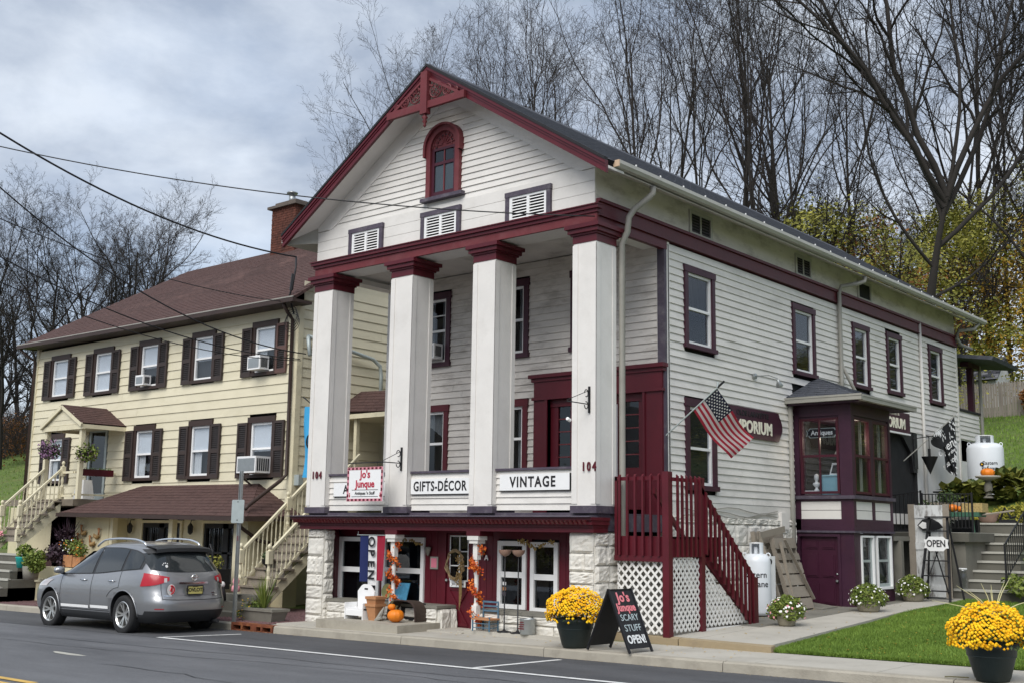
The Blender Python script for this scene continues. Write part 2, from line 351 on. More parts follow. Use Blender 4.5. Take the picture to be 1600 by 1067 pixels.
def shingle(name, c1, c2, w_, h_, bump=.4):
    m, n, l, b = new_mat(name)
    uv = n.new('ShaderNodeUVMap'); br = n.new('ShaderNodeTexBrick')
    br.inputs['Scale'].default_value = 1; br.inputs['Brick Width'].default_value = w_; br.inputs['Row Height'].default_value = h_
    br.inputs['Mortar Size'].default_value = .008; br.inputs['Color1'].default_value = (*c1, 1); br.inputs['Color2'].default_value = (*c2, 1)
    br.inputs['Mortar'].default_value = (c2[0]*.4, c2[1]*.4, c2[2]*.4, 1); br.inputs['Bias'].default_value = 0
    l.new(uv.outputs[0], br.inputs['Vector'])
    t = n.new('ShaderNodeTexNoise'); t.inputs['Scale'].default_value = .9; t.inputs['Detail'].default_value = 8; l.new(uv.outputs[0], t.inputs['Vector'])
    mr = n.new('ShaderNodeMapRange'); mr.inputs[1].default_value = .3; mr.inputs[2].default_value = .7; mr.inputs[3].default_value = .72; mr.inputs[4].default_value = 1.25; l.new(t.outputs['Fac'], mr.inputs[0])
    vm = n.new('ShaderNodeVectorMath'); vm.operation = 'SCALE'; l.new(br.outputs['Color'], vm.inputs[0]); l.new(mr.outputs[0], vm.inputs['Scale'])
    l.new(vm.outputs[0], b.inputs['Base Color']); b.inputs['Roughness'].default_value = .9; b.inputs['Specular IOR Level'].default_value = .2
    bp = n.new('ShaderNodeBump'); bp.inputs['Strength'].default_value = bump; bp.inputs['Distance'].default_value = .02; bp.invert = True
    l.new(br.outputs['Fac'], bp.inputs['Height']); l.new(bp.outputs[0], b.inputs['Normal'])
    return m
M['roofgrey'] = shingle('charcoal_shingles', (.24,.243,.262), (.030,.032,.040), .42, .17)
M['roofbrown'] = shingle('brown_shingles', (.10,.058,.050), (.062,.036,.032), .32, .14)
M['shinglebrown'] = pm('brown_shingle_piece', (.082,.044,.038), .9, .25, 7, .4, 60)
M['shinglegrey'] = pm('grey_shingle_piece', (.070,.075,.090), .9, .3, 7, .4, 60)
def plain(name, col, rough=.5, metal=0, coat=0):
    m, n, l, b = new_mat(name); b.inputs['Base Color'].default_value = (*col, 1); b.inputs['Roughness'].default_value = rough
    b.inputs['Metallic'].default_value = metal; b.inputs['Coat Weight'].default_value = coat; return m

class Pl:
    """A wall plane. kind 'Y': plane Y=c seen from -Y, u = X. kind 'X': plane X=c seen from +X, u = Y. depth d goes into the wall."""
    def __init__(s, kind, c): s.k = kind; s.c = c
    def P(s, u, d, z): return (u, s.c+d, z) if s.k == 'Y' else (s.c-d, u, z)
    def box(s, mb, u0, u1, d0, d1, z0, z1, mi=0):
        a = s.P(u0, d0, z0); b = s.P(u1, d1, z1); mb.box(a[0], b[0], a[1], b[1], a[2], b[2], mi); return mb
    def prism(s, mb, poly, d0, d1, mi=0): return mb.prism(poly, s.P, d0, d1, mi)

# unit clapboard (length 1), one mesh per exposure/material
jr = random.Random(17)
_cb = {}
def clap_mesh(exp_, mat):
    k = (round(exp_, 4), mat.name)
    if k not in _cb:
        mb = MB(); t0, t1 = .029, .006
        vs = [(0,-t0,0),(1,-t0,0),(1,0,0),(0,0,0),(0,-t1,exp_),(1,-t1,exp_),(1,0,exp_),(0,0,exp_)]
        mb.hexa(vs); _cb[k] = mb.mesh('clapboard', mat)
    return _cb[k]
def clapwall(parent, pl, u0, u1, z0, z1, exp_, mat, holes=(), urange=None, name='clapboard'):
    n = int(round((z1-z0)/exp_)); e = (z1-z0)/n; me = clap_mesh(e, mat)
    for i in range(n):
        za = z0+i*e; zb = za+e; a, b = u0, u1
        if urange:
            r_ = urange((za+zb)/2)
            if r_ is None: continue
            a, b = max(a, r_[0]), min(b, r_[1])
        cuts = sorted([(h[0], h[1]) for h in holes if h[2] < zb-e*.35 and h[3] > za+e*.35]); x = a
        segs = []
        for c0, c1 in cuts:
            if c0 > x: segs.append((x, min(c0, b)))
            x = max(x, c1)
        if x < b: segs.append((x, b))
        s2 = []
        for p, q in segs:
            if q-p > 3.2 and jr.random() < .75: m_ = p+(q-p)*jr.uniform(.3, .7); s2 += [(p, m_-.003), (m_+.003, q)]
            else: s2.append((p, q))
        for p, q in s2:
            if q-p < .03: continue
            o = link(name, me, parent)
            if pl.k == 'Y': o.location = (p, pl.c+.0, za); o.scale = (q-p, 1, 1)
            else:
                o.location = (pl.c, p, za); o.rotation_euler = (0, 0, R(90)); o.scale = (q-p, 1, 1)
            o.rotation_euler.x += rnd.uniform(-.002, .002)

def window(parent, pl, u0, u1, z0, z1, casing=.12, head=None, sill=.05, cm=None, sm=None, rail=.5, style='curtain', depth=.10, vmull=False, glass=None, sash=.05, label=None, hbars=0):
    """u0..u1, z0..z1 is the opening between the casings (outer edge of the white sash)."""
    head = casing if head is None else head; cm = cm or M['plumtrim']; sm = sm or M['trimwhite']
    f = MB()
    pl.box(f, u0-casing, u0, -.055, .12, z0, z1); pl.box(f, u1, u1+casing, -.055, .12, z0, z1)
    pl.box(f, u0-casing-.02, u1+casing+.02, -.065, .12, z1, z1+head)
    pl.box(f, u0-casing-.03, u1+casing+.03, -.085, .12, z0-sill-.04, z0)
    wn = part('window', f, cm, parent, label=label)
    zm = z0+(z1-z0)*(1-rail)
    s = MB()
    pl.box(s, u0, u0+sash, -.015, .06, z0, z1); pl.box(s, u1-sash, u1, -.015, .06, z0, z1)
    pl.box(s, u0+sash, u1-sash, -.015, .06, z1-sash, z1); pl.box(s, u0+sash, u1-sash, -.015, .06, z0, z0+sash*1.2)
    pl.box(s, u0+sash, u1-sash, -.012, .05, zm-.025, zm+.025)
    if vmull: pl.box(s, (u0+u1)/2-.012, (u0+u1)/2+.012, -.008, .04, z0+sash, z1-sash)
    for k in range(hbars):
        zz = zm+.025+(z1-sash-zm-.025)*(k+1)/(hbars+1); pl.box(s, u0+sash, u1-sash, .0, .03, zz-.01, zz+.01)
    part('sash', s, sm, wn)
    g = MB(); pl.box(g, u0+sash, u1-sash, .025, .03, z0+sash*1.2, zm-.025); part('pane', g, glass or M['glass'], wn)
    g = MB(); pl.box(g, u0+sash, u1-sash, .018, .023, zm+.025, z1-sash); part('pane', g, glass or M['glass'], wn)
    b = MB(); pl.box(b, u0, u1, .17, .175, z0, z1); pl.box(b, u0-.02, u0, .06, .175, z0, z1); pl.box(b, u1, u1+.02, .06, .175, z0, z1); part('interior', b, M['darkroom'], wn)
    def curt(a, c, zb, zt, m=M['curtain'], amp=.02, waves=5, dd=.08):
        mb = MB(); mb.grid(lambda i, j: pl.P(a+(c-a)*i, dd+amp*math.sin(i*waves*6.283), zb+(zt-zb)*j), 24, 1); part('curtain', mb, m, wn, smooth=True)
    w_ = u1-u0
    if style == 'curtain': curt(u0+.02, u1-.02, z0+.04, z1-.02)
    elif style == 'blind': 
        mb = MB(); pl.box(mb, u0+sash, u1-sash, .05, .055, zm-(z1-zm)*.1, z1-.03); part('blind', mb, M['blind'], wn)
    elif style == 'halfblind':
        mb = MB(); pl.box(mb, u0+sash, u1-sash, .05, .055, zm, z1-.03); part('blind', mb, M['blind'], wn)
        curt(u0+.04, u0+w_*.45, z0+.04, zm, waves=3)
    elif style == 'side':
        curt(u0+.02, u0+w_*.32, z0+.04, z1-.02, waves=2); curt(u1-w_*.32, u1-.02, z0+.04, z1-.02, waves=2)
    elif style == 'swag':
        mb = MB(); mb.grid(lambda i, j: pl.P(u0+.03+(w_-.06)*i, .10+.015*math.sin(i*30), z1-.03-(1-j)*(.25+.55*(z1-z0)*.5*abs(i-.1))), 18, 4); part('curtain', mb, M['curtain'], wn, smooth=True)
    elif style == 'full': 
        mb = MB(); pl.box(mb, u0+sash, u1-sash, .05, .055, z0+.03, z1-.03); part('blind', mb, M['blind'], wn)
    return wn
def roof_slab(name, q, th, mat, parent, under=None, uvscale=1.0):
    """q = eave-left, eave-right, ridge-right, ridge-left (world). A slab hung below that surface, UV in metres."""
    q = [Vector(p) for p in q]; nrm = (q[1]-q[0]).cross(q[3]-q[0]).normalized()
    if nrm.z < 0: nrm = -nrm
    lo = [p - nrm*th for p in q]; me = bpy.data.meshes.new(name)
    me.from_pydata([tuple(p) for p in lo+q], [], [(0,3,2,1),(4,5,6,7),(0,1,5,4),(1,2,6,5),(2,3,7,6),(3,0,4,7)])
    ex = (q[1]-q[0]).normalized(); ey = nrm.cross(ex); uvl = me.uv_layers.new(name='UVMap')
    for lp in me.loops:
        p = Vector(me.vertices[lp.vertex_index].co) - q[0]; uvl.data[lp.index].uv = (p.dot(ex)*uvscale, p.dot(ey)*uvscale)
    me.materials.append(mat)
    if under: 
        me.materials.append(under); me.polygons[0].material_index = 1
    me.update(); return link(name, me, parent)
def ss(a, b, x):
    t = max(0., min(1., (x-a)/(b-a))); return t*t*(3-2*t)
def zr(X): return .012*max(-45., min(45., X))
def T(X, Y):
    z = zr(X) + .13 + .035*max(Y, 0) + 1.45*ss(10.5, 13.5, Y)*(ss(.0, 1.5, X) if X > 0 else ss(-7, -9, X) if X > -9 else 1)
    if -9 < X < 1.5 and Y > 10.5: z = max(z, zr(X)+.13+.035*Y + 1.45*ss(13, 18, Y))
    z += .165*max(0, min(Y, 55)-13.5) - .02*max(0, Y-75)*0
    if X < -20.3: z += (1.0+.06*min(max(Y, 0), 30))*ss(-.9, .4, Y)*ss(-20.3, -20.9, X)
    return z
def sheet(name, xs, ys, fn, mat, kind='structure'):
    mb = MB(); nx, ny = len(xs), len(ys)
    for x in xs:
        for y in ys: mb.v.append((x, y, fn(x, y)))
    for i in range(nx-1):
        for j in range(ny-1): mb.f.append((i*ny+j, (i+1)*ny+j, (i+1)*ny+j+1, i*ny+j+1)); mb.m.append(0)
    o = part(name, mb, mat, None, True); o['kind'] = kind; return o
def rng(a, b, st):
    n = max(1, int(round((b-a)/st))); return [a+(b-a)*i/n for i in range(n+1)]
xs_far = rng(-420, -60, 30)[:-1] + rng(-60, -22, 2)[:-1] + rng(-22, 12, .4)[:-1] + rng(12, 40, 2)[:-1] + rng(40, 420, 40)
ys_g = rng(-1.06, 2, .17)[:-1] + rng(2, 20, .6)[:-1] + rng(20, 60, 2)[:-1] + rng(60, 420, 30)
def Tn(x, y): 
    a = .05*min(1, max(0, (y-1)/10)); return T(x, y) + a*noise.noise(Vector((x*.35, y*.35, 0)))*2
sheet('hillside', xs_far, ys_g, Tn, M['grass'])
sheet('woodland_floor', rng(-300, 300, 12), rng(46, 300, 6), lambda x, y: Tn(x, y)+.12+.25*noise.noise(Vector((x*.1, y*.1, 3))) if y > 50 else Tn(x, y)-.3+(y-46)*.1, M['soil'])
sheet('ground', [-420, -100, 100, 420], [-420, -60, -16.2], lambda x, y: zr(x)+.05, M['soil'])
xs_road = [-420, -200, -100, -45] + rng(-45, 45, 3)[1:] + [100, 200, 420]
sheet('road', xs_road, rng(-16, -1.19, 1), lambda x, y: zr(x), M['asphalt'])
sheet('parking_lane', rng(-45, 45, 3), [-3.26, -1.22], lambda x, y: zr(x)+.004, M['asphalt_lane'])
def strip(name, a, b, wd, mat, z=.008):
    a = Vector((a[0], a[1], 0)); b = Vector((b[0], b[1], 0)); d = (b-a).normalized(); s_ = Vector((-d.y, d.x, 0))*wd/2
    n = max(1, int((b-a).length/1.5)); mb = MB()
    for i in range(n+1):
        p = a+(b-a)*i/n
        for q in (p-s_, p+s_): mb.v.append((q.x, q.y, zr(q.x)+z))
    for i in range(n): mb.f.append((2*i, 2*i+2, 2*i+3, 2*i+1)); mb.m.append(0)
    o = part(name, mb, mat); o['kind'] = 'structure'; return o
strip('white_lane_line', (-7.35, -3.19), (12, -3.19), .11, M['lineWhite'])
strip('parking_stall_line', (-7.3, -3.12), (-6.85, -1.75), .10, M['lineWhite'])
strip('parking_stall_line', (.22, -3.12), (.40, -1.42), .10, M['lineWhite'])
strip('yellow_centre_line', (-30, -7.95), (-2.55, -8.02), .12, M['lineYellow'])
strip('yellow_centre_line', (-30, -8.2), (-2.5, -8.27), .12, M['lineYellow'])
mb = MB(); c0 = (-5.7, -5.85)
vs = [(c0[0]+math.cos(t)*(.42+.12*math.sin(3*t)), c0[1]+math.sin(t)*(.10+.03*math.cos(2*t)), zr(c0[0])+.006) for t in [i*.5236 for i in range(12)]]
mb._add(vs, [tuple(range(12))]); o = part('paint_smear', mb, M['step_edge']); o['kind'] = 'structure'

def crack(pts, wd):
    mb = MB(); n = len(pts)
    for i, (x, y) in enumerate(pts):
        q = wd*(.5+.5*rnd.random()); mb.v += [(x, y-q, zr(x)+.0065), (x, y+q, zr(x)+.0065)]
        if i: mb.f.append((2*i-2, 2*i, 2*i+1, 2*i-1)); mb.m.append(0)
    o = part('road_crack', mb, M['blackmatte']); o['kind'] = 'structure'
for (xa, ya, dx_, dy_, n_, w_) in ((-9, -4.6, .5, .02, 44, .012), (-4, -6.3, .45, -.03, 30, .010), (1.2, -3.3, .07, .16, 13, .008), (-2.2, -3.2, .04, .14, 13, .007), (3.2, -2.3, .3, .01, 24, .007), (-7, -2.2, .3, .012, 30, .006), (-14, -5.6, .5, .03, 34, .010)):
    p = [(xa, ya)]
    for i in range(n_): p.append((p[-1][0]+dx_*rnd.uniform(.6, 1.4), p[-1][1]+dy_+rnd.gauss(0, .045)))
    crack(p, w_)
# kerb: real concrete lengths with joints
KY0, KY1 = -1.20, -1.04
kerb_cuts = [-45, -38, -32, -26, -20.5, -17, -13.4, -10.6, -7.92]
def kerbseg(a, b, nm='kerb', mat=None):
    mb = MB(); k = max(2, int((b-a)/.25)); prof = [(KY0, -.05), (KY0+.012, .115), (KY0+.035, .135), (KY1, .142), (KY1, -.05)]
    for i in range(k+1):
        x = a+.006+(b-a-.012)*i/k
        for j, (y, z) in enumerate(prof):
            q = .008*noise.noise(Vector((x*2.2, j*3.1, 0))) if 0 < j < 3 else 0
            mb.v.append((x, y+q, zr(x)+z+q*.6))
    n = len(prof)
    for i in range(k):
        for j in range(n-1): mb.f.append((i*n+j, (i+1)*n+j, (i+1)*n+j+1, i*n+j+1)); mb.m.append(0)
    mb.f.append(tuple(range(n-1, -1, -1))); mb.f.append(tuple(k*n+j for j in range(n))); mb.m += [0, 0]
    o = part(nm, mb, mat or M['kerbstone']); o['kind'] = 'structure'
for a, b in zip(kerb_cuts[:-1], kerb_cuts[1:]): kerbseg(a, b)
for a, b in zip([-6.62, -3.2, -.1, 3.0, 6.1, 9.2, 14, 20, 30], [-3.2, -.1, 3.0, 6.1, 9.2, 14, 20, 30, 45]): kerbseg(a, b)
# grit and leaves lying in the gutter
mb = MB()
for i in range(1500):
    x = rnd.uniform(-14, 11); y = -1.21-abs(rnd.gauss(0, .05)); s_ = rnd.uniform(.004, .016); a = rnd.uniform(0, 6)
    z = zr(x)+.008; mb._add([(x+s_*math.cos(a), y+s_*math.sin(a), z), (x+s_*math.cos(a+2), y+s_*math.sin(a+2), z+.004), (x+s_*math.cos(a+4), y+s_*math.sin(a+4), z)], [(0,1,2)])
o = part('gutter_grit', mb, M['kerbwarm']); o['kind'] = 'stuff'
# sidewalk flags
edges = [-7.0, -3.4, -1.8, .0, 1.7, 3.4, 5.1, 6.8, 8.5, 10.2, 13, 16, 20, 26, 34, 45]
for i, (a, b) in enumerate(zip(edges[:-1], edges[1:])):
    mb = MB(); a2, b2 = a+.006, b-.006; yb = .34 if a >= 2.9 else .95
    vs = []
    for z in (-.05, .140):
        vs += [(a2, KY1+.004, zr(a2)+z), (b2, KY1+.004, zr(b2)+z), (b2, yb, zr(b2)+z+.006), (a2, yb, zr(a2)+z+.006)]
    mb.hexa(vs); o = part('sidewalk_slab', mb, M['concrete']); o['kind'] = 'structure'
# raised walk beside the shop, with its kerb edge
def zw(x, y): return .265 + .031*y
mb = MB(); eY = lambda x: .62 - .06*x
def wR(y): return 2.93 - .085*min(y, 7) + .02*max(0, y-7)
ysw = rng(.0, 10.4, 1.3)
jx = lambda y: 1.55 - .0*y
for k in range(len(ysw)-1):
    for side in (0, 1):
        mb = MB(); vs = []
        for z in (-.35, 0):
            ya, yb = ysw[k]+.006, ysw[k+1]-.006
            if k == 0: ya = .62
            xa = (lambda y: -.0) if side == 0 else jx; xb = jx if side == 0 else wR
            ya0 = ya if k else eY(xa(0)); ya1 = ya if k else eY(xb(.5))
            vs += [(xa(ya)+.006, ya0, zw(0, ya0)+z), (xb(ya)-.006, ya1, zw(0, ya1)+z), (xb(yb)-.006, yb, zw(0, yb)+z), (xa(yb)+.006, yb, zw(0, yb)+z)]
        mb.hexa(vs); o = part('walkway_slab', mb, M['concrete_old'] if side == 0 and k > 1 else M['concrete']); o['kind'] = 'structure'
for a, b in ((-.0, 1.3), (1.3, 2.95)):
    mb = MB(); ya, yb = eY(a), eY(b)
    mb.hexa([(a+.01, ya-.14, .05), (b-.01, yb-.14, .05), (b-.01, yb-.005, .05), (a+.01, ya-.005, .05), (a+.01, ya-.14, .268), (b-.01, yb-.14, .262), (b-.01, yb-.005, .28), (a+.01, ya-.005, .28)])
    o = part('walkway_kerb', mb, M['kerbwarm']); o['kind'] = 'structure'
# gravel bed to the left of the shop
sheet('gravel_bed', rng(-22, -6.9, .3), rng(-1.05, 1.9, .3), lambda x, y: T(x, y)+.015-.03*max(0,y)*0 + (0 if x > -20.2 else .0), M['gravel'])
mb = MB()
for i in range(5200):
    x = rnd.uniform(-21, -6.95) if i % 3 else rnd.uniform(-9.2, -6.95); y = rnd.uniform(-1.03, 1.2); s_ = rnd.uniform(.010, .024); z = T(x, y)+.018
    a = rnd.uniform(0, 3); c_, d_ = math.cos(a)*s_, math.sin(a)*s_
    mb._add([(x+c_, y+d_, z), (x-d_, y+c_, z), (x-c_, y-d_, z), (x+d_, y-c_, z), (x, y, z+s_*.9)], [(0,1,4),(1,2,4),(2,3,4),(3,0,4)])
o = part('gravel', mb, M['gravel']); o['kind'] = 'stuff'
# lawn blades
def lawn_ok(x, y): return x > wR(y)+.03 and y > .40 and y < 10.4
vs = []; fs = []; c = 0; pr = random.Random(3)
def blade(x, y, h, z):
    global c
    a = pr.uniform(0, 6.28); w_ = pr.uniform(.004, .008)*(1 if h < .09 else 3.5); lx, ly = pr.gauss(0, .022), pr.gauss(0, .022)
    dx_, dy_ = math.cos(a)*w_, math.sin(a)*w_
    vs.extend([(x-dx_, y-dy_, z), (x+dx_, y+dy_, z), (x+lx*.4+dx_*.7, y+ly*.4+dy_*.7, z+h*.6), (x+lx, y+ly, z+h)]); fs.append((c, c+1, c+2)); fs.append((c, c+2, c+3)); c += 4
for i in range(150000):
    u = pr.random()
    x = 2.2+pr.random()*6.6; y = .3+pr.random()**1.3*10.2
    if x-2.2 > 6.6*(1-y/16): continue
    if lawn_ok(x, y): blade(x, y, pr.uniform(.035, .085), Tn(x, y)-.005)
for i in range(9000):
    y = pr.uniform(.38, 10.2); x = wR(y)+abs(pr.gauss(0, .04)); blade(x, y, pr.uniform(.03, .07), Tn(x, y)+.01)
    x = pr.uniform(2.95, 9); y = .37+abs(pr.gauss(0, .03)); blade(x, y, pr.uniform(.03, .07), Tn(x, y)+.01)
me = bpy.data.meshes.new('grass'); me.from_pydata(vs, [], fs); me.materials.append(M['grassblade']); o = link('grass', me); o['kind'] = 'stuff'
# fallen leaves on lawn, walk and road edge
mb = MB()
for i in range(760):
    if i % 2: x, y = rnd.uniform(2.6, 8), rnd.uniform(.4, 9); z = Tn(x, y)+.055
    else: x, y = rnd.uniform(-3, 2.9), rnd.uniform(-1, 8); z = (zw(x, y) if y > .7 and x > .1 else zr(x)+.15)+.006
    if x < .05 and y > -.1: continue
    s_ = rnd.uniform(.012, .028); a = rnd.uniform(0, 6)
    mb._add([(x+s_*math.cos(a), y+s_*math.sin(a), z), (x-s_*.6*math.sin(a), y+s_*.6*math.cos(a), z+.006), (x-s_*math.cos(a), y-s_*math.sin(a), z), (x+s_*.6*math.sin(a), y-s_*.6*math.cos(a), z+.004)], [(0,1,2,3)])
o = part('fallen_leaves', mb, M['autumn_gold']); o['kind'] = 'stuff'
# =================================================================== the columned shop building
PF, PU, PS, PL_, PG = Pl('Y', 0.0), Pl('Y', 2.1), Pl('X', 0.0), Pl('Y', 0.6), Pl('Y', 0.0)
H = thing('shop_building', 'white clapboard shop building with four square columns, crimson trim and a front gable', 'building', (-3.6, 8.5, .2))
W, XL = 0.0, -7.2
XC = -3.56; EZ = 7.93; PK = 10.62; YR0, YR1 = -.52, 17.85; XE = .60
slope = (PK-EZ)/(XE-XC)
def roofz(x): return PK - slope*abs(x-XC)
mb = MB(); mb.box(-.14, -.006, .004, .16, 7.37, 8.06); part('corner_block', mb, M['white'], H)
# --- core walls (behind the boards)
mb = MB()
mb.box(XL+.02, -.05, 2.28, 17.12, 0.0, 7.45)      # main body
core = part('wall', mb, M['darkroom'], H)
mb = MB(); mb.box(XL+.0, -.001, .001, .12, 7.36, 7.5)
part('wall', mb, M['white'], H)
# side wall backing with openings = simple thin wall of vertical strips
side_w = [(2.86, 3.73, 5.36, 6.72), (7.22, 8.07, 5.36, 6.70), (10.28, 11.0, 5.40, 6.74), (12.28, 13.0, 5.46, 6.80), (15.08, 15.84, 5.48, 6.84)]
low_side = (2.87, 3.70, 2.76, 4.20)
doorway = (9.6, 13.9, 2.0, 4.55)
holes_s = [(a-.12, b+.12, c-.1, d+.12) for a, b, c, d in side_w] + [(low_side[0]-.12, low_side[1]+.12, low_side[2]-.1, low_side[3]+.14), (7.05, 9.1, .4, 5.0), doorway]
sw = MB(); PS.box(sw, 2.1, 2.12, 0.001, .17, 2.33, 7.2); side_wall = part('side_wall', sw, M['siding'], H)
clapwall(side_wall, PS, 2.24, 17.05, 2.46, 7.14, .1375, M['siding'], [h for h in holes_s if True] + [(13.9, 18, 2, 4.55)])
cbm = MB(); PS.box(cbm, 17.05, 17.16, -.03, .10, 2.0, 7.16); part('corner_board', cbm, M['white'], H); cbm = MB(); PS.box(cbm, 2.14, 2.24, -.03, .02, 2.33, 7.16); part('corner_board', cbm, M['white'], H)
cbm = MB(); PS.box(cbm, 2.06, 2.139, -.035, .12, 2.33, 7.16); part('corner_board', cbm, M['lilac'], H, label='thin dark purple corner strip')
mb = MB(); PS.box(mb, 2.15, 13.9, -.02, .15, 2.20, 2.455); part('water_table_board', mb, M['siding'], H)
# frieze above the crimson band, the band itself
mb = MB(); PS.box(mb, .004, 17.12, .0, .13, 7.44, 8.12); part('frieze_board', mb, M['siding_old'], H)
mb = MB(); PS.box(mb, .0, 17.14, -.05, .0, 7.17, 7.42); PS.box(mb, .0, 17.16, -.09, -.0, 7.42, 7.475); part('crimson_band', mb, M['crimson'], H)
for a in (9.40, 14.36):
    mb = MB(); PS.box(mb, a-.02, a+.10, -.1, .0, 7.1, 8.0); 
grills = [(2.98, 3.82), (7.36, 8.14), (10.6, 11.4)]
for i, (a, b) in enumerate(grills):
    f = MB(); PS.box(f, a, a+.07, -.03, .02, 7.48, 7.97); PS.box(f, b-.07, b, -.03, .02, 7.48, 7.97); PS.box(f, a+.07, b-.07, -.03, .02, 7.90, 7.97); PS.box(f, a+.07, b-.07, -.03, .02, 7.48, 7.54)
    if i < 2: PS.box(f, (a+b)/2-.02, (a+b)/2+.02, -.02, .02, 7.54, 7.90)
    g = part('attic_grille', f, M['gutter'], H)
    bk = MB(); PS.box(bk, a+.07, b-.07, -.003, .0, 7.54, 7.90); part('opening', bk, M['dark'], g)
    if i < 2:
        for k in range(6):
            s = MB(); z = 7.56+k*.058; PS.box(s, a+.07, b-.07, -.016, -.004, z, z+.014); part('slat', s, M['lilac'], g)
# side windows
stl = ['full', 'full', 'side', 'side', 'side']
for i, (a, b, c, d) in enumerate(side_w):
    window(H, PS, a, b, c, d, .11, .12, .04, M['plumtrim'], style=stl[i], rail=.5)
window(H, PS, *low_side, .13, .15, .05, M['plumtrim'], style='curtain', rail=.53)
# --- painted stone foundation on the side
def stone_mesh(seed):
    mb = MB(); n = 7; pr = random.Random(seed); fr = []; sx, sy = pr.uniform(-.02, .02), pr.uniform(-.02, .02)
    for i in range(n+1):
        for j in range(n+1):
            u, v = i/n, j/n; ed = min(i, n-i, j, n-j); q = noise.fractal(Vector((u*3.1+seed, v*3.1, seed*.7)), .8, 2.1, 4)
            dp = 0 if ed == 0 else -(.026+.030*abs(q)+sx*(u-.5)*1.6+sy*(v-.5)*1.6+pr.uniform(-.006, .006))
            fr.append((u+(.02 if i == 0 else -.02 if i == n else 0)+(.03*noise.noise(Vector((v*4, seed, i))) if i in (0, n) else 0), dp, v+(.02 if j == 0 else -.02 if j == n else 0)+(.035*noise.noise(Vector((u*4, seed, j+9))) if j in (0, n) else 0)))
    m_ = n+1; fs = [(i*m_+j, (i+1)*m_+j, (i+1)*m_+j+1, i*m_+j+1) for i in range(n) for j in range(n)]
    bk = [(0, .1, 0), (1, .1, 0), (1, .1, 1), (0, .1, 1)]; k = len(fr)
    fs += [tuple(reversed([i*m_ for i in range(m_)]))+(k, k+1), tuple(reversed([n*m_+j for j in range(m_)]))+(k+1, k+2), tuple(i*m_+n for i in range(m_))+(k+2, k+3), tuple(range(m_))+(k+3, k)]
    mb._add(fr+bk, fs); return mb.mesh('stone', M['stone'], False)
STONES = [stone_mesh(100+i) for i in range(9)]
def stones(parent, pl, u0, u1, z0, z1, seed, hmin=.22, hmax=.4, wmin=.25, wmax=.55, skip=None):
    pr = random.Random(seed); z = z0
    while z < z1-.05:
        h = min(pr.uniform(hmin, hmax), z1-z)
        if z1-z-h < .12: h = z1-z
        u = u0
        while u < u1-.03:
            w_ = pr.uniform(wmin, wmax)
            if u1-u-w_ < .14: w_ = u1-u
            if not (skip and skip(u+w_/2, z+h/2)):
                o = link('stone', STONES[pr.randrange(9)], parent); a = pl.P(u, -.02, z)
                o.location = a; o.scale = (w_, 1, h)
                if pl.k == 'X': o.rotation_euler = (0, 0, R(90))
            u += w_
        z += h
mb = MB(); PS.box(mb, 2.12, 9.5, .03, .2, 0, 2.2); PS.box(mb, .95, 2.12, .03, .2, 0, 1.78); fnd = part('foundation', mb, M['mortar'], H)
stones(fnd, PS, 2.12, 7.05, .3, 2.2, 5); stones(fnd, PS, .95, 2.12, .3, 1.78, 6)
# --- stone piers
for nm, x0, x1, sd in (('l', -7.14, -6.66, 11), ('r', -.53, -.03, 12)):
    mb = MB(); mb.box(x0+.02, x1-.02, .03, .26 if nm == 'l' else 1.0, -.3, 1.89)
    pr_ = part('stone_pier', mb, M['mortar'], H)
    stones(pr_, Pl('Y', .02), x0, x1, -.12 if nm == 'l' else 0.1, 1.87, sd, .2, .46, .22, .5)
    stones(pr_, Pl('X', x1-.01), .02, .26 if nm == 'l' else .95, 0.0, 1.87, sd+5, .25, .45, .28, .45)
# --- recessed shop front
mb = MB(); PL_.box(mb, XL+.05, -.05, .09, .3, 0, 1.95); shopwall = part('shopfront_wall', mb, M['dark'], H)
def vboards(u0, u1, z0, z1, pl=PL_, mat=None, parent=None, wd=.145, d0=0.0, d1=.08):
    n = max(1, int(round((u1-u0)/wd)))
    for i in range(n):
        b = MB(); pl.box(b, u0+(u1-u0)*i/n+.004, u0+(u1-u0)*(i+1)/n-.004, d0, d1, z0, z1); part('board', b, mat or M['burgundy'], parent or shopwall)
shopwin = [(-6.84, -5.65, .45, 1.73), (-5.56, -4.43, .48, 1.74), (-2.58, -1.92, .53, 1.71), (-1.82, -1.21, .50, 1.70)]
for a, b in ((-7.1, -6.84), (-4.43, -3.95), (-3.15, -2.58), (-1.21, -.6)): 
    if b-a > .1: vboards(a, b, .1, 1.88)
for a, b in ((-6.84, -4.43), (-2.58, -1.21)):
    for q0, q1 in ((1.745, 1.88), (.30, .44)): m_ = MB(); PL_.box(m_, a, b, 0, .08, q0, q1); part('board', m_, M['burgundy'], shopwall)
for q0, q1 in ((-5.65, -5.56), (-1.92, -1.82)): m_ = MB(); PL_.box(m_, q0, q1, 0, .08, .44, 1.745); part('board', m_, M['burgundy'], shopwall)
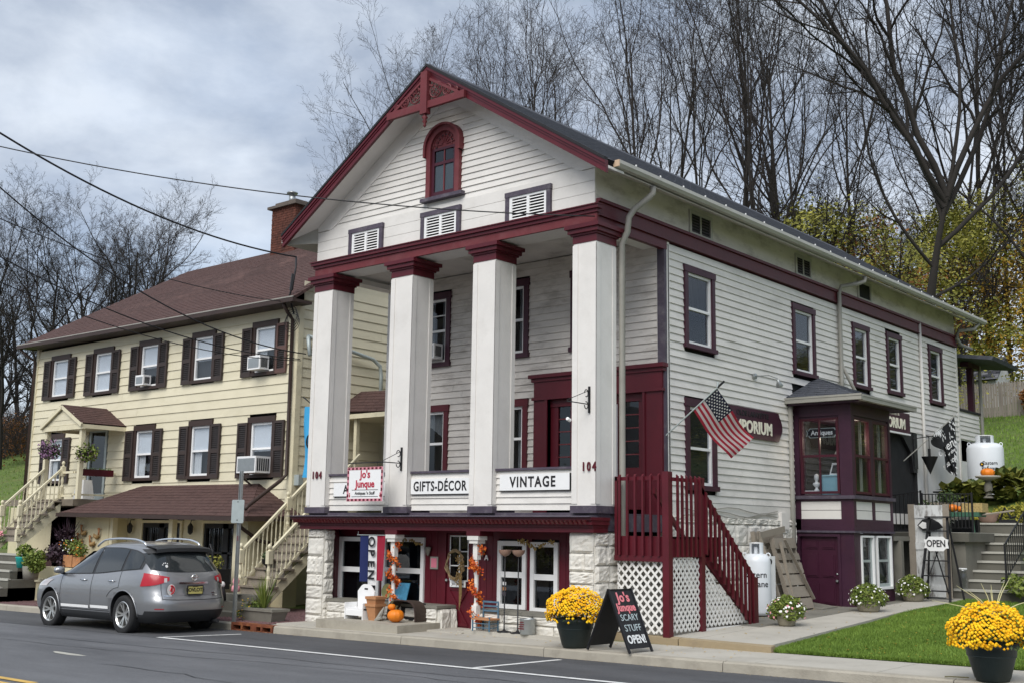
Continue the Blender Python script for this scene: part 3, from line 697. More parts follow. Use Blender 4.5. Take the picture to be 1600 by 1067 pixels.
def shop_window(a, b, c, d, sill_mid=.5):
    f = MB(); w_ = .085
    PL_.box(f, a, a+w_, -.04, .03, c, d); PL_.box(f, b-w_, b, -.04, .03, c, d); PL_.box(f, a+w_, b-w_, -.04, .03, d-w_, d); PL_.box(f, a+w_, b-w_, -.04, .03, c, c+w_*.9)
    zm = c+(d-c)*sill_mid; PL_.box(f, a+w_, b-w_, -.035, .03, zm-.05, zm+.05)
    wn = part('shop_window', f, M['trimwhite'], H)
    for z0, z1 in ((c+w_*.9, zm-.05), (zm+.05, d-w_)):
        g = MB(); PL_.box(g, a+w_, b-w_, .005, .01, z0, z1); part('pane', g, M['glass_dark'], wn)
        g = MB(); PL_.box(g, a+.01, a+w_, .031, .34, z0, z1); PL_.box(g, b-w_, b-.01, .031, .34, z0, z1); part('reveal', g, M['darkroom'], wn)
    return wn
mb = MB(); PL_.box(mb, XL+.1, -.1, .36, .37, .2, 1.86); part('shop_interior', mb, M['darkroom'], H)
for s_ in shopwin: shop_window(*s_)
# goods seen behind the shop glass
for x, z, r, m_, lab, nm in ((-6.29, .72, .20, M['concrete_old'], 'round grey basket tray showing in the left shop window', 'basket_tray'), (-4.80, .66, .10, M['signback'], 'small pale round dish behind the second shop window', 'dish')):
    mb = MB(); mb.lathe([(0, 0), (r, .0), (r*1.02, .02), (r*.8, .035), (0, .035)], (0, 0, 0), 20); mb.xf(Matrix.Translation((x, 0.76, z)) @ Matrix.Rotation(R(90), 4, 'X')); o = part(nm, mb, m_); tag(o, lab, 'dish')
pr = random.Random(5)
t = thing('display_shelf', 'dim display shelf of small goods behind the second shop window', 'shelf', (-4.99, 0.82, .95))
b = MB(); b.box(-5.49, -4.50, 0.72, .9, 1.18, 1.2); part('shelf_board', b, M['concrete_old'], t)
b = MB()
for i in range(14):
    x = -5.45+i*.066; h = pr.uniform(.04, .12); b.box(x, x+.045, 0.76, .82, 1.2, 1.2+h)
part('goods', b, M['signback'], t)
t = thing('clothes_rail', 'red and grey garments hanging behind the right shop window', 'clothes', (-1.56, 0.85, 1.0))
b = MB()
for i in range(7): 
    x = -1.76+i*.075; b.box(x, x+.03, 0.74, .9, .75+.1*pr.random(), 1.55)
part('garments', b, M['crimson_pale'], t)
b = MB()
for i in range(7): 
    x = -2.49+i*.075; b.box(x, x+.03, 0.74, .9, .7+.2*pr.random(), 1.5)
part('garments', b, M['concrete_old'], t)
b = MB(); b.tube([(-2.54, 0.82, 1.57), (-1.27, 0.82, 1.57)], .012); part('rail', b, M['black'], t)
for k in range(3): b = MB(); a_ = Vector((-6.69-.058*k, .27+.115*k, .1)); c_ = Vector((-6.69-.058*(k+1), .27+.115*(k+1)-.006, .1)); b.hexa([a_, c_, c_+Vector((-.05, 0, 0)), a_+Vector((-.05, 0, 0)), a_+Vector((0, 0, 1.78)), c_+Vector((0, 0, 1.78)), c_+Vector((-.05, 0, 1.78)), a_+Vector((-.05, 0, 1.78))]); part('board', b, M['burgundy'], shopwall)
# sill ledges and low stone walls
PLo = Pl('Y', .12)
for a_, b_, z_, sd in ((-6.63, -3.62, .48, 31), (-2.72, -.55, .47, 41)):
    mb = MB(); PLo.box(mb, a_, b_, .03, .48, -.15, z_); kw = part('low_wall', mb, M['mortar'], H); stones(kw, PLo, a_, b_, .02, z_, sd, .26, .36, .4, .75)
    mb = MB(); PLo.box(mb, a_-.02, b_+.04, -.05, .48, z_, z_+.05); part('ledge', mb, M['concrete_old'], kw)
stones(kw, Pl('X', -3.60), .13, .58, .02, .47, 37, .2, .4, .3, .4)
mb = MB(); mb.box(-7.15, -.03, .1, .9, -.15, .10); mb.box(-3.6, -2.72, -.2, .75, .0, .13); part('threshold', mb, M['concrete'], H)
# shop door
f = MB(); PL_.box(f, -3.95, -3.86, -.03, .05, .13, 1.88); PL_.box(f, -3.23, -3.15, -.03, .05, .08, 1.88); PL_.box(f, -3.86, -3.23, -.03, .05, 1.83, 1.88)
part('door_frame', f, M['burgundy'], H)
d = MB()
PL_.box(d, -3.85, -3.24, .0, .04, .10, .98); PL_.box(d, -3.85, -3.76, .0, .04, .98, 1.82); PL_.box(d, -3.33, -3.24, .0, .04, .98, 1.82); PL_.box(d, -3.76, -3.33, .0, .04, 1.77, 1.82)
dr = part('shop_door', d, M['burgundy'], H)
g = MB(); PL_.box(g, -3.76, -3.33, .015, .02, .98, 1.77); part('pane', g, M['glass_dark'], dr)
g = MB(); PL_.box(g, -3.92, -3.18, .10, .105, .1, 1.85); part('interior', g, M['darkroom'], dr)
g = MB(); PL_.box(g, -3.55, -3.53, -.005, .015, .98, 1.77); PL_.box(g, -3.76, -3.33, -.004, .016, 1.23, 1.25); PL_.box(g, -3.76, -3.33, -.004, .016, 1.49, 1.51)
PL_.box(g, -3.78, -3.76, -.012, .015, .97, 1.78); PL_.box(g, -3.33, -3.31, -.012, .015, .97, 1.78); PL_.box(g, -3.78, -3.31, -.012, .015, 1.77, 1.79); PL_.box(g, -3.78, -3.31, -.012, .015, .96, .98)
part('glazing_bar', g, M['trimwhite'], dr)
g = MB(); g.bar((-3.77, 0.585, .20), (-3.32, 0.585, .80), .035, .015, (0, 1, 0)); g.bar((-3.32, 0.58, .20), (-3.77, 0.58, .80), .035, .015, (0, 1, 0)); PL_.box(g, -3.80, -3.29, -.02, 0, .80, .84); PL_.box(g, -3.80, -3.29, -.02, 0, .16, .20)
part('cross_brace', g, M['burgundy'], dr)
g = MB(); g.lathe([(0, 0), (.028, .01), (.028, .04), (0, .05)], n=10); g.xf(Matrix.Translation((-3.81, 0.57, .97)) @ Matrix.Rotation(R(90), 4, 'X')); part('door_knob', g, M['galv'], dr, True)
# --- porch floor cornice with dentils
mb = MB(); mb.box(XL-.02, .0, .06, .92, 1.90, 2.20); mb.box(XL, -.02, .9, 2.25, 1.9, 2.2); part('porch_floor', mb, M['lilac'], H)
mb = MB()
for (p, z0, z1) in ((.10, 1.875, 1.955), (.13, 1.955, 2.0), (.20, 2.0, 2.07), (.24, 2.07, 2.12)):
    mb.box(XL-p, p*.35, -p, .3, z0, z1)
cor = part('cornice', mb, M['crimson'], H)
mb = MB()
for i in range(78):
    x = XL-.2+.06+i*.0945; mb.hexa([(x, -.215, 2.003), (x+.045, -.215, 2.003), (x+.045, -.19, 2.003), (x, -.19, 2.003), (x, -.285, 2.068), (x+.045, -.285, 2.068), (x+.045, -.19, 2.068), (x, -.19, 2.068)])
part('dentils', mb, M['crimson_pale'], cor, kind='stuff')
mb = MB(); vs = [(XL-.30, -.30, 2.12), (.10, -.30, 2.12), (.02, .05, 2.12), (XL-.1, .05, 2.12), (XL-.30, -.30, 2.13), (.10, -.30, 2.13), (.02, .0, 2.15), (XL-.1, .0, 2.15)]
mb.hexa(vs); part('flashing', mb, M['lilac'], H)
for x in (-4.66, -2.58):
    mb = MB(); mb.box(x-.16, x+.16, -.10, .25, 1.79, 1.875); part('post_cap_block', mb, M['crimson'], H)
# --- columns
cols = [(-7.24, -6.68), (-4.94, -4.36), (-2.77, -2.24), (-.47, .01)]
for i, (a, b) in enumerate(cols):
    y0, y1 = .0, .56
    mb = MB(); mb.box(a, b, y0, y1, 2.31, 6.74); c_ = part('column', mb, M['white'], H)
    t_ = MB()
    for (x0, x1) in ((a-.012, a+.10), (b-.10, b+.012)): t_.box(x0, x1, y0-.014, y0-.001, 2.34, 6.71)
    t_.box(b+.001, b+.013, y0-.014, y0+.10, 2.34, 6.71); t_.box(b+.001, b+.013, y1-.10, y1, 2.34, 6.71)
    part('corner_strip', t_, M['white'], c_)
    k = MB()
    for p, z0, z1 in ((.012, 6.74, 6.87), (.04, 6.87, 6.905), (.08, 6.905, 6.98), (.12, 6.98, 7.05)): k.box(a-p, b+p, y0-p, y1+p, z0, z1)
    part('capital', k, M['crimson'] if i else M['crimson'], c_)
    k = MB(); k.box(a-.03, b+.03, y0-.03, y1+.03, 2.19, 2.31); part('column_base', k, M['lilac'], c_)
# --- entablature and porch ceiling
mb = MB(); mb.box(XL, 0, -.0, .56, 7.085, 7.24); part('beam', mb, M['white'], H)
mb = MB(); mb.box(XL-.02, .05, -.05, .0, 7.07, 7.22); part('entablature', mb, M['crimson_pale'], H)
mb = MB(); mb.box(XL-.05, .08, -.08, .02, 7.22, 7.28); mb.box(XL-.09, .12, -.12, .02, 7.28, 7.34); mb.box(XL-.11, .13, -.14, .02, 7.34, 7.36); part('entablature_moulding', mb, M['crimson'], H)
mb = MB(); mb.box(-.05, .045, .0, 2.14, 7.0, 7.17); mb.box(-.09, .09, .0, 17.14, 7.171, 7.175) ; part('side_beam', mb, M['crimson'], H)
for a_, b_ in ((-.45, -.05), (XL, XL+.3)): mb = MB(); mb.box(a_, b_, .56, 2.10, 7.06, 7.16); part('beam', mb, M['white'], H)
mb = MB(); mb.box(XL, -.0, .56, 2.2, 7.22, 7.26); part('porch_ceiling', mb, M['siding_old'], H)
# --- upper porch wall (two storeys)
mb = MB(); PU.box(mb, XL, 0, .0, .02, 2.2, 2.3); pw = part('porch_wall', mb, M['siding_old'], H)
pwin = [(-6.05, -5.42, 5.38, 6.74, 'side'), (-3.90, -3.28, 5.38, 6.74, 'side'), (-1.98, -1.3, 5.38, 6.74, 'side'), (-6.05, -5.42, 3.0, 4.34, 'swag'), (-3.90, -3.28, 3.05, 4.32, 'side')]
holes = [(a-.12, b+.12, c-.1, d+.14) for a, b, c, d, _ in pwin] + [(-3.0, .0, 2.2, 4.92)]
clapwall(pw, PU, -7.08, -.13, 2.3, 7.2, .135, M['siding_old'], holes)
for i, (a, b, c, d, st) in enumerate(pwin):
    window(H, PU, a, b, c, d, .12, .14, .05, M['crimson'] if c < 5 else M['plumtrim'], style=st, rail=.5, glass=M['glass_dark'], hbars=1 if i == 0 else 0)
mb = MB(); mb.box(XL-.01, XL+.12, 2.06, 2.2, 2.2, 7.2); part('corner_board', mb, M['white'], H)
mb = MB(); mb.box(-.13, -.001, 2.065, 2.1, 4.92, 7.06); part('corner_board', mb, M['white'], H)
# left side wall of the house
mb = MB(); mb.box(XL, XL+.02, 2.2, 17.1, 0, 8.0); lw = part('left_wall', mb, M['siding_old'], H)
# crimson door portal
mb = MB()
PU.box(mb, -2.95, -2.60, -.10, .0, 2.2, 4.40); PU.box(mb, -.40, -.0, -.10, .0, 2.2, 4.40)
PU.box(mb, -2.95, -.0, -.10, .0, 4.45, 4.76); PU.box(mb, -2.98, .03, -.14, .0, 4.40, 4.45); PU.box(mb, -3.0, .04, -.13, .0, 4.76, 4.83); PU.box(mb, -3.04, .08, -.18, .0, 4.83, 4.90)
PU.box(mb, -2.60, -.40, -.02, .06, 4.26, 4.40); PU.box(mb, -2.60, -2.42, -.0, .06, 2.2, 4.26); PU.box(mb, -2.12, -1.96, -.0, .06, 2.2, 4.26); PU.box(mb, -1.05, -.88, -.0, .06, 2.2, 4.26); PU.box(mb, -.56, -.40, .0, .06, 2.2, 4.26)
PU.box(mb, -2.42, -2.12, .0, .06, 2.2, 3.05); PU.box(mb, -.88, -.56, .0, .06, 2.2, 3.05)
PU.box(mb, -2.65, -2.60, -.13, .0, 2.2, 4.4); PU.box(mb, -.40, -.35, -.13, .0, 2.2, 4.4)
portal = part('door_surround', mb, M['crimson'], H)
for a, b in ((-2.42, -2.12), (-.88, -.56)):
    g = MB(); PU.box(g, a, b, .03, .035, 3.05, 4.26); part('pane', g, M['glass_dark'], portal)
    g = MB()
    for k in range(1, 5): PU.box(g, a, b, .01, .03, 3.05+k*.242-.01, 3.05+k*.242+.01)
    part('glazing_bar', g, M['crimson_pale'], portal)
g = MB(); PU.box(g, -2.45, -.5, .15, .155, 2.3, 4.3); part('interior', g, M['darkroom'], portal)
d = MB(); PU.box(d, -1.96, -1.05, .03, .07, 2.22, 4.26); dd = part('front_door', d, M['crimson'], H)
d = MB(); PU.box(d, -1.85, -1.55, .015, .03, 2.4, 3.1); PU.box(d, -1.46, -1.16, .015, .03, 2.4, 3.1); PU.box(d, -1.85, -1.55, .015, .03, 3.3, 4.1); PU.box(d, -1.46, -1.16, .015, .03, 3.3, 4.1); part('door_panel', d, M['crimson_pale'], dd)
d = MB(); d.box(-1.04, -1.0, 1.35, 2.06, 2.22, 4.22); part('storm_door', d, M['trimwhite'], H, label='white storm door standing open')
# --- parapets between the columns
for (a, b) in zip([c[1] for c in cols[:-1]], [c[0] for c in cols[1:]]):
    mb = MB(); mb.box(a, b, .12, .2, 2.24, 2.93); pp = part('parapet', mb, M['white'], H)
    clapwall(pp, Pl('Y', .12), a+.002, b-.002, 2.24, 2.92, .113, M['siding'])
    mb = MB(); mb.box(a, b, .06, .26, 2.925, 2.965); part('parapet_cap', mb, M['lilac'], pp)
# --- gable
g0 = 7.99
gl = lambda z: (XC-(10.18-z)/slope*1.0, XC+(10.18-z)/slope*1.0) if z < 10.0 else None
mb = MB(); mb.prism([(XL, 7.37), (W-.004, 7.37), (W-.004, roofz(W)-.15), (XC, PK-.15), (XL, roofz(XL)-.15)], PF.P, .0, .12)
gab = part('gable_wall', mb, M['white'], H)
awin = (XC-.30, XC+.30, 8.25, 9.20)
clapwall(gab, PF, XL, W, g0, 9.98, .128, M['siding'], [(XC-.44, XC+.44, 8.0, 9.6)], urange=lambda z: gl(z))
for sg in (-1, 1):
    mb = MB(); xe = W if sg > 0 else XL
    e0 = (xe, roofz(xe)-.13); e1 = (XC, PK-.13); dz = .50
    lowx = XC+sg*(10.06-g0)/slope
    mb.prism([(xe, roofz(xe)-.14), (XC, PK-.14), (XC, 10.10), (lowx, g0+.03), (xe, g0+.03)] if sg > 0 else [(XC, PK-.14), (xe, roofz(xe)-.14), (xe, g0+.03), (lowx, g0+.03), (XC, 10.10)], PF.P, -.034, -.001)
    part('gable_frieze', mb, M['white'], gab)
for k in range(3):
    mb = MB(); z = 7.38+k*.21; PF.box(mb, XL+.003, W-.003, -.030, -.001, z, z+.203); part('frieze_board', mb, M['white'], gab)
for i, (a, b) in enumerate(((-6.18, -5.19), (-4.12, -3.09), (-1.97, -.93))):
    f = MB(); z0, z1 = 7.38, 7.90
    PF.box(f, a, a+.09, -.085, -.03, z0, z1-.09); PF.box(f, b-.09, b, -.085, -.03, z0, z1-.09); PF.box(f, a-.01, b+.01, -.09, -.03, z1-.09, z1)
    v = part('attic_louvre', f, M['lilac'], H)
    f = MB(); PF.box(f, a+.09, a+.15, -.07, -.03, z0, z1-.09); PF.box(f, b-.15, b-.09, -.07, -.03, z0, z1-.09); PF.box(f, (a+b)/2-.03, (a+b)/2+.03, -.068, -.03, z0, z1-.09); PF.box(f, a+.15, b-.15, -.069, -.03, z1-.13, z1-.09); part('louvre_frame', f, M['trimwhite'], v)
    f = MB(); PF.box(f, a+.09, b-.09, -.033, -.031, z0, z1-.09); part('opening', f, M['dark'], v)
    for k in range(7):
        z = z0+.012+k*.054
        for (p, q) in ((a+.15, (a+b)/2-.03), ((a+b)/2+.03, b-.15)):
            s = MB(); s.hexa([(p, -.066, z), (q, -.066, z), (q, -.060, z), (p, -.060, z), (p, -.045, z+.026), (q, -.045, z+.026), (q, -.036, z+.026), (p, -.036, z+.026)]); part('slat', s, M['trimwhite'], v)
# arched attic window
f = MB(); segs = 20; ro, ri = .435, .325; zc = 9.12
outer = [(XC-ro, 8.16), (XC-ro, zc)] + [(XC-ro*math.cos(math.pi*i/segs), zc+ro*math.sin(math.pi*i/segs)) for i in range(1, segs)] + [(XC+ro, zc), (XC+ro, 8.16)]
inner = [(XC-ri, 8.16), (XC-ri, zc)] + [(XC-ri*math.cos(math.pi*i/segs), zc+ri*math.sin(math.pi*i/segs)) for i in range(1, segs)] + [(XC+ri, zc), (XC+ri, 8.16)]
def ringmb(o_, i_, d0, d1):
    mb = MB(); n = len(o_)
    vs = [PF.P(u, d0, z) for u, z in o_]+[PF.P(u, d0, z) for u, z in i_]+[PF.P(u, d1, z) for u, z in o_]+[PF.P(u, d1, z) for u, z in i_]
    fs = []
    for k in range(n-1): fs += [(k, k+1, n+k+1, n+k), (k, 2*n+k, 2*n+k+1, k+1), (n+k, n+k+1, 3*n+k+1, 3*n+k)]
    mb._add(vs, fs); return mb
aw = part('arched_window', ringmb(outer, inner, -.10, .05), M['crimson_pale'], H)
o2 = [(u+(u-XC)*.11, z+(.04 if z > zc else 0)) for u, z in outer[1:-1]]; o2 = [(o2[0][0], 8.98)]+o2+[(o2[-1][0], 8.98)]
i2 = [(u, z) for u, z in outer[1:-1]]; i2 = [(i2[0][0], 8.98)]+i2+[(i2[-1][0], 8.98)]
part('hood_moulding', ringmb(o2, i2, -.15, -.0), M['crimson_pale'], aw)
mb = MB(); PF.box(mb, XC-.54, XC+.54, -.14, .0, 8.09, 8.16); part('sill', mb, M['lilac'], aw)
mb = MB(); PF.prism(mb, [(XC-ri, 9.12)]+[(XC-ri*math.cos(math.pi*i/segs), zc+ri*math.sin(math.pi*i/segs)) for i in range(segs+1)][::1], -.045, -.035)
part('tympanum', mb, M['crimson_pale'], aw)
mb = MB(); mb2 = MB()
for i in range(7):
    a = math.pi*(i+.5)/7; p0 = (XC+.06*math.cos(a), -.05, 9.17+.06*math.sin(a)); p1 = (XC+.28*math.cos(a), -.055, 9.15+.28*math.sin(a)); mb.bar(p0, p1, .018, .02, (0, 1, 0))
    q = (XC+.21*math.cos(a+.22), -.055, 9.15+.21*math.sin(a+.22)); mb2.lathe([(0, -.0), (.028, 0), (.028, .006), (0, .006)], n=8); mb2.xf(Matrix.Translation((q[0], -.046, q[2])) @ Matrix.Rotation(R(90), 4, 'X'), len(mb2.v)-32)
mb.tube([(XC+.20*math.cos(math.pi*k/12), -.055, 9.15+.20*math.sin(math.pi*k/12)) for k in range(13)], .011, 5)
mb.tube([(XC+.30*math.cos(math.pi*k/12), -.055, 9.15+.30*math.sin(math.pi*k/12)) for k in range(13)], .013, 5)
part('fretwork', mb, M['crimson_pale'], aw); part('fret_hole', mb2, M['dark'], aw)
f = MB(); a, b, c, d_ = XC-ri, XC+ri, 8.16, 9.13
PF.box(f, a, a+.07, -.055, .02, c, d_); PF.box(f, b-.07, b, -.055, .02, c, d_); PF.box(f, a+.07, b-.07, -.055, .02, d_-.05, d_); PF.box(f, a+.07, b-.07, -.055, .02, c, c+.10); PF.box(f, a+.07, b-.07, -.05, .02, 8.79, 8.85)
part('sash', f, M['winered'], aw)
f = MB(); PF.box(f, XC-.014, XC+.014, -.045, -.02, c+.1, d_-.05); part('glazing_bar', f, M['crimson_pale'], aw)
for z0, z1 in ((c+.1, 8.79), (8.85, d_-.05)):
    f = MB(); PF.box(f, a+.07, b-.07, -.032, -.028, z0, z1); part('pane', f, M['glass_dark'], aw)
f = MB(); PF.box(f, a+.07, b-.07, -.022, -.018, c, d_-.35); part('curtain', f, M['signback'], aw)
f = MB(); PF.box(f, a+.07, b-.07, -.016, -.012, c, d_); part('interior', f, M['darkroom'], aw)
# --- roof
rf = roof_slab('roof', [(XC, YR0, PK), (XE, YR0, EZ), (XE, YR1, EZ), (XC, YR1, PK)][::-1][0:4] if False else [(XE, YR0, EZ), (XE, YR1, EZ), (XC, YR1, PK), (XC, YR0, PK)], .10, M['roofgrey'], H, M['white'])
XEL = 2*XC-XE
roof_slab('roof', [(XEL, YR1, EZ), (XEL, YR0, EZ), (XC, YR0, PK), (XC, YR1, PK)], .10, M['roofgrey'], H, M['white'])
# a layered row of shingle butts along the front rake and the ridge cap
mb = MB()
for k in range(44):
    s0 = k/44; x = XC+(XE-XC)*s0; z = roofz(x)+.012
    for j in range(60):
        y = YR0+j*.31+(.155 if k % 2 else 0)-.02
        if y < YR0-.02: y = YR0-.02
        x1 = XC+(XE-XC)*(k+1)/44; z1 = roofz(x1)
        mb.hexa([(x, y+.006, z-.012), (x1, y+.006, z1), (x1, y+.30, z1), (x, y+.30, z-.012), (x, y+.006, z-.008), (x1, y+.006, z1+.016), (x1, y+.30, z1+.016), (x, y+.30, z-.008)])
part('roof_shingles', mb, M['shinglegrey'], rf, kind='stuff')
mb = MB()
for k in range(60):
    y = YR0+k*.305; mb.hexa([(XC-.16, y, PK-.095), (XC+.16, y, PK-.095), (XC+.16, y+.30, PK-.088), (XC-.16, y+.30, PK-.088), (XC-.02, y, PK+.030), (XC+.02, y, PK+.030), (XC+.02, y+.30, PK+.02), (XC-.02, y+.30, PK+.02)])
part('ridge_cap', mb, M['shinglegrey'], rf, kind='stuff')
# bargeboards: three stepped mouldings each side
for sg in (-1, 1):
    xe = XC+sg*(XE-XC)
    bg_ = None
    for (y0, y1, t0, t1, m_) in ((-.60, -.50, .02, -.035, M['blackmatte']), (-.585, -.49, -.035, -.10, M['crimson']), (-.565, -.49, -.10, -.15, M['crimson']), (-.55, -.49, -.15, -.25, M['crimson'])):
        mb = MB(); a = (xe, EZ); b = (XC, PK)
        vs = []
        for yy in (y0, y1): pass
        mb.hexa([(xe, y0, EZ+t1), (XC, y0, PK+t1), (XC, y1, PK+t1), (xe, y1, EZ+t1), (xe, y0, EZ+t0), (XC, y0, PK+t0), (XC, y1, PK+t0), (xe, y1, EZ+t0)])
        if sg < 0: pass
        o = part('bargeboard', mb, m_, H if bg_ is None else bg_)
        if bg_ is None: bg_ = o
BKT = part('gable_bracket', MB().box(XC-.085, XC+.085, -.66, -.54, 9.62, 10.46), M['crimson_pale'], H)
for sg in (-1, 1):
    mb = MB(); a, b = sorted((XC+sg*.085, XC+sg*1.02)); mb.box(a, b, -.63, -.56, 9.72, 9.86); part('bracket_rail', mb, M['crimson_pale'], BKT)
    mb = MB()
    def frp(u, z): return (XC+sg*u, -.595, z)
    for cx, cz_, rr in ((.27, 10.05, .155), (.56, 9.98, .10), (.78, 9.93, .05)):
        mb.tube([frp(cx+rr*math.cos(q*.3927), cz_+rr*math.sin(q*.3927)) for q in range(17)], .014, 5)
        for q in range(6): 
            a_ = q*1.0472+.3; mb.tube([frp(cx+rr*.25*math.cos(a_), cz_+rr*.25*math.sin(a_)), frp(cx+rr*.62*math.cos(a_+.42), cz_+rr*.62*math.sin(a_+.42)), frp(cx+rr*math.cos(a_), cz_+rr*math.sin(a_)), frp(cx+rr*.62*math.cos(a_-.42), cz_+rr*.62*math.sin(a_-.42)), frp(cx+rr*.25*math.cos(a_), cz_+rr*.25*math.sin(a_))], .011, 4)
    mb.bar(frp(.1, 10.30), frp(.95, 9.80), .05, .03, (0, 1, 0)); mb.bar(frp(.1, 10.18), frp(.2, 10.14), .03, .03, (0, 1, 0))
    part('fretwork', mb, M['crimson_pale'], BKT)
mb = MB(); mb.lathe([(.05, 0), (.03, -.03), (.065, -.06), (.03, -.10), (.05, -.15), (.02, -.18), (.035, -.22), (0, -.27)], (XC, -.60, 9.62), 10); part('pendant', mb, M['crimson_pale'], BKT, True)
# soffits of the front overhang
mb = MB()
for sg in (-1, 1):
    xe = XC+sg*(XE-XC)
    mb.hexa([(xe, -.5, EZ-.155), (XC, -.5, PK-.155), (XC, -.03, PK-.155), (xe, -.03, EZ-.155), (xe, -.5, EZ-.115), (XC, -.5, PK-.115), (XC, -.03, PK-.115), (xe, -.03, EZ-.115)])
part('soffit', mb, M['white'], H)
mb = MB(); mb.hexa([(.0, -.03, 8.05), (.56, -.03, 7.80), (.56, 17.8, 7.80), (.0, 17.8, 8.05), (.0, -.03, 8.12), (.56, -.03, 7.82), (.56, 17.8, 7.82), (.0, 17.8, 8.12)]); part('soffit', mb, M['siding_old'], H)
mb = MB(); mb.hexa([(XL-.52, -.5, 7.74), (XL, -.03, 7.78), (XL, 17.8, 7.78), (XL-.52, 17.8, 7.74), (XL-.52, -.5, 7.80), (XL, -.03, 8.12), (XL, 17.8, 8.12), (XL-.52, 17.8, 7.80)]); part('soffit', mb, M['downpipe'], H)
# gutters
def gutter(x, y0, y1, z, sgn=1):
    mb = MB(); pr_ = [(0, 0), (.09, 0), (.13, .05), (.13, .11), (.115, .11), (.115, .055), (.085, .012), (.0, .012)]
    n = len(pr_)
    for y in (y0, y1):
        for a, b in pr_: mb.v.append((x+sgn*a, y, z+b))
    for i in range(n): mb.f.append((i, (i+1) % n, n+(i+1) % n, n+i)); mb.m.append(0)
    mb.f.append(tuple(range(n))); mb.f.append(tuple(range(2*n-1, n-1, -1))); mb.m += [0, 0]
    return mb
gt = part('gutter', gutter(.565, -.28, 17.82, 7.84), M['gutter'], H)
mb = MB(); mb.box(.57, .69, -.30, -.281, 7.84, 7.95); part('gutter_end', mb, M['gutter_end'], gt)
for k in range(24):
    mb = MB(); y = .2+k*.75; mb.box(.60, .69, y, y+.02, 7.952, 7.958); mb.box(.67, .69, y+.0, y+.02, 7.955, 7.985); part('gutter_bracket', mb, M['trimwhite'], gt)
gt = part('gutter', gutter(XEL-.0, -.45, 17.8, 7.80, -1), M['black'], H, label='dark gutter with pale end on the left eave')
mb = MB(); mb.box(XEL-.13, XEL, -.47, -.451, 7.80, 7.92); part('gutter_end', mb, M['gutter'], gt)
# downpipes
def pipe(pts, r=.045, mat=None, n=10):
    mb = MB(); mb.tube(pts, r, n); return part('downpipe', mb, mat or M['downpipe'], H, True)
pipe([(.56, .90, 7.80), (.56, .90, 7.68), (.50, .86, 7.60), (.30, .72, 7.40), (.22, .66, 7.25), (.19, .66, 7.0), (.075, .66, 6.8), (.075, .66, 2.5), (.075, .66, .3)], .055)
pipe([(.56, 9.75, 7.80), (.56, 9.74, 7.68), (.45, 9.6, 7.62), (.14, 9.40, 7.56), (.09, 9.38, 7.4), (.09, 9.38, 5.4), (.12, 9.3, 5.1)], .05)
pipe([(.09, 9.40, 5.75), (.2, 9.8, 5.2), (.3, 9.95, 5.0)], .04)
pipe([(.06, 14.36, 7.44), (.06, 14.36, 2.0)], .04, M['white'])
pipe([(.58, 17.45, 7.84), (.50, 17.3, 7.66), (.2, 16.95, 7.60), (.1, 17.0, 7.4), (.12, 17.25, 7.25), (.3, 17.6, 7.15)], .05)
# conduit and meter pipe at the column
mb = MB(); mb.tube([(.03, 2.1, 7.1), (.03, 2.2, 7.1), (.035, 2.2, 2.6)], .012, 6); part('cable', mb, M['black'], H)
# end of house porch (rear)
rp = MB(); PS.box(rp, 17.16, 18.85, .0, .05, 4.0, 5.42); rw_ = part('rear_porch_wall', rp, M['siding'], H)
clapwall(rw_, PS, 17.17, 18.8, 4.62, 5.38, .137, M['siding'])
mb = MB(); PS.box(mb, 17.16, 18.9, -.05, .08, 5.40, 5.46); part('rear_porch_rail', mb, M['blackmatte'], rw_)
mb = MB(); mb.hexa([(-.6, 17.1, 6.98), (.9, 17.4, 6.78), (.9, 19.6, 6.72), (-.6, 19.6, 6.90), (-.6, 17.1, 7.08), (.95, 17.4, 6.88), (.95, 19.6, 6.82), (-.6, 19.6, 7.0)]); part('rear_porch_roof', mb, M['shinglegrey'], H)
mb = MB(); mb.box(-.12, .04, 18.3, 18.46, 5.4, 6.95); mb.box(-.15, .08, 17.9, 18.9, 6.72, 6.86); part('rear_porch_post', mb, M['plumtrim'], H)
mb = MB(); mb.tube([(.06, 18.9, 4.0), (.06, 18.9, 6.9)], .05, 8); part('downpipe', mb, M['downpipe'], H)
# white rendered lower wall behind the bay
mb = MB(); mb.box(-.3, .0, 13.92, 18.85, 1.8, 4.58); mb.box(-.3, 0.0, 9.5, 18.85, .1, 2.0); part('rendered_wall', mb, pm('white_render', (.66,.655,.63), .85, .06, 1.2, .3, 15, dirt=(.5,.48,.44), dirt_amt=.4, dscale=1.5), H)
clapwall(side_wall, PS, 13.92, 17.04, 4.56, 4.60, .04, M['siding'])
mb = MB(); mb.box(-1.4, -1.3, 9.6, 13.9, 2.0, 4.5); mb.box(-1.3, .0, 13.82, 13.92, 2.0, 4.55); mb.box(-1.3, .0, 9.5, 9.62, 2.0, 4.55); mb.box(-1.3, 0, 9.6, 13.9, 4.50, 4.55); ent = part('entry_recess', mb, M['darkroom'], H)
mb = MB(); mb.box(-.30, -.22, 12.35, 13.75, 2.02, 3.75); dd = part('side_door', mb, pm('dark_brown_door', (.05,.035,.03), .6, .3, 3), H)
mb = MB(); mb.box(-.22, -.19, 12.45, 13.65, 3.02, 3.10); mb.box(-.22, -.19, 12.45, 13.65, 2.9, 2.94); part('door_rail', mb, M['black'], dd)
mb = MB(); mb.box(-.35, -.28, 12.0, 13.3, 3.75, 4.48); part('transom_panel', mb, M['signback'], ent)
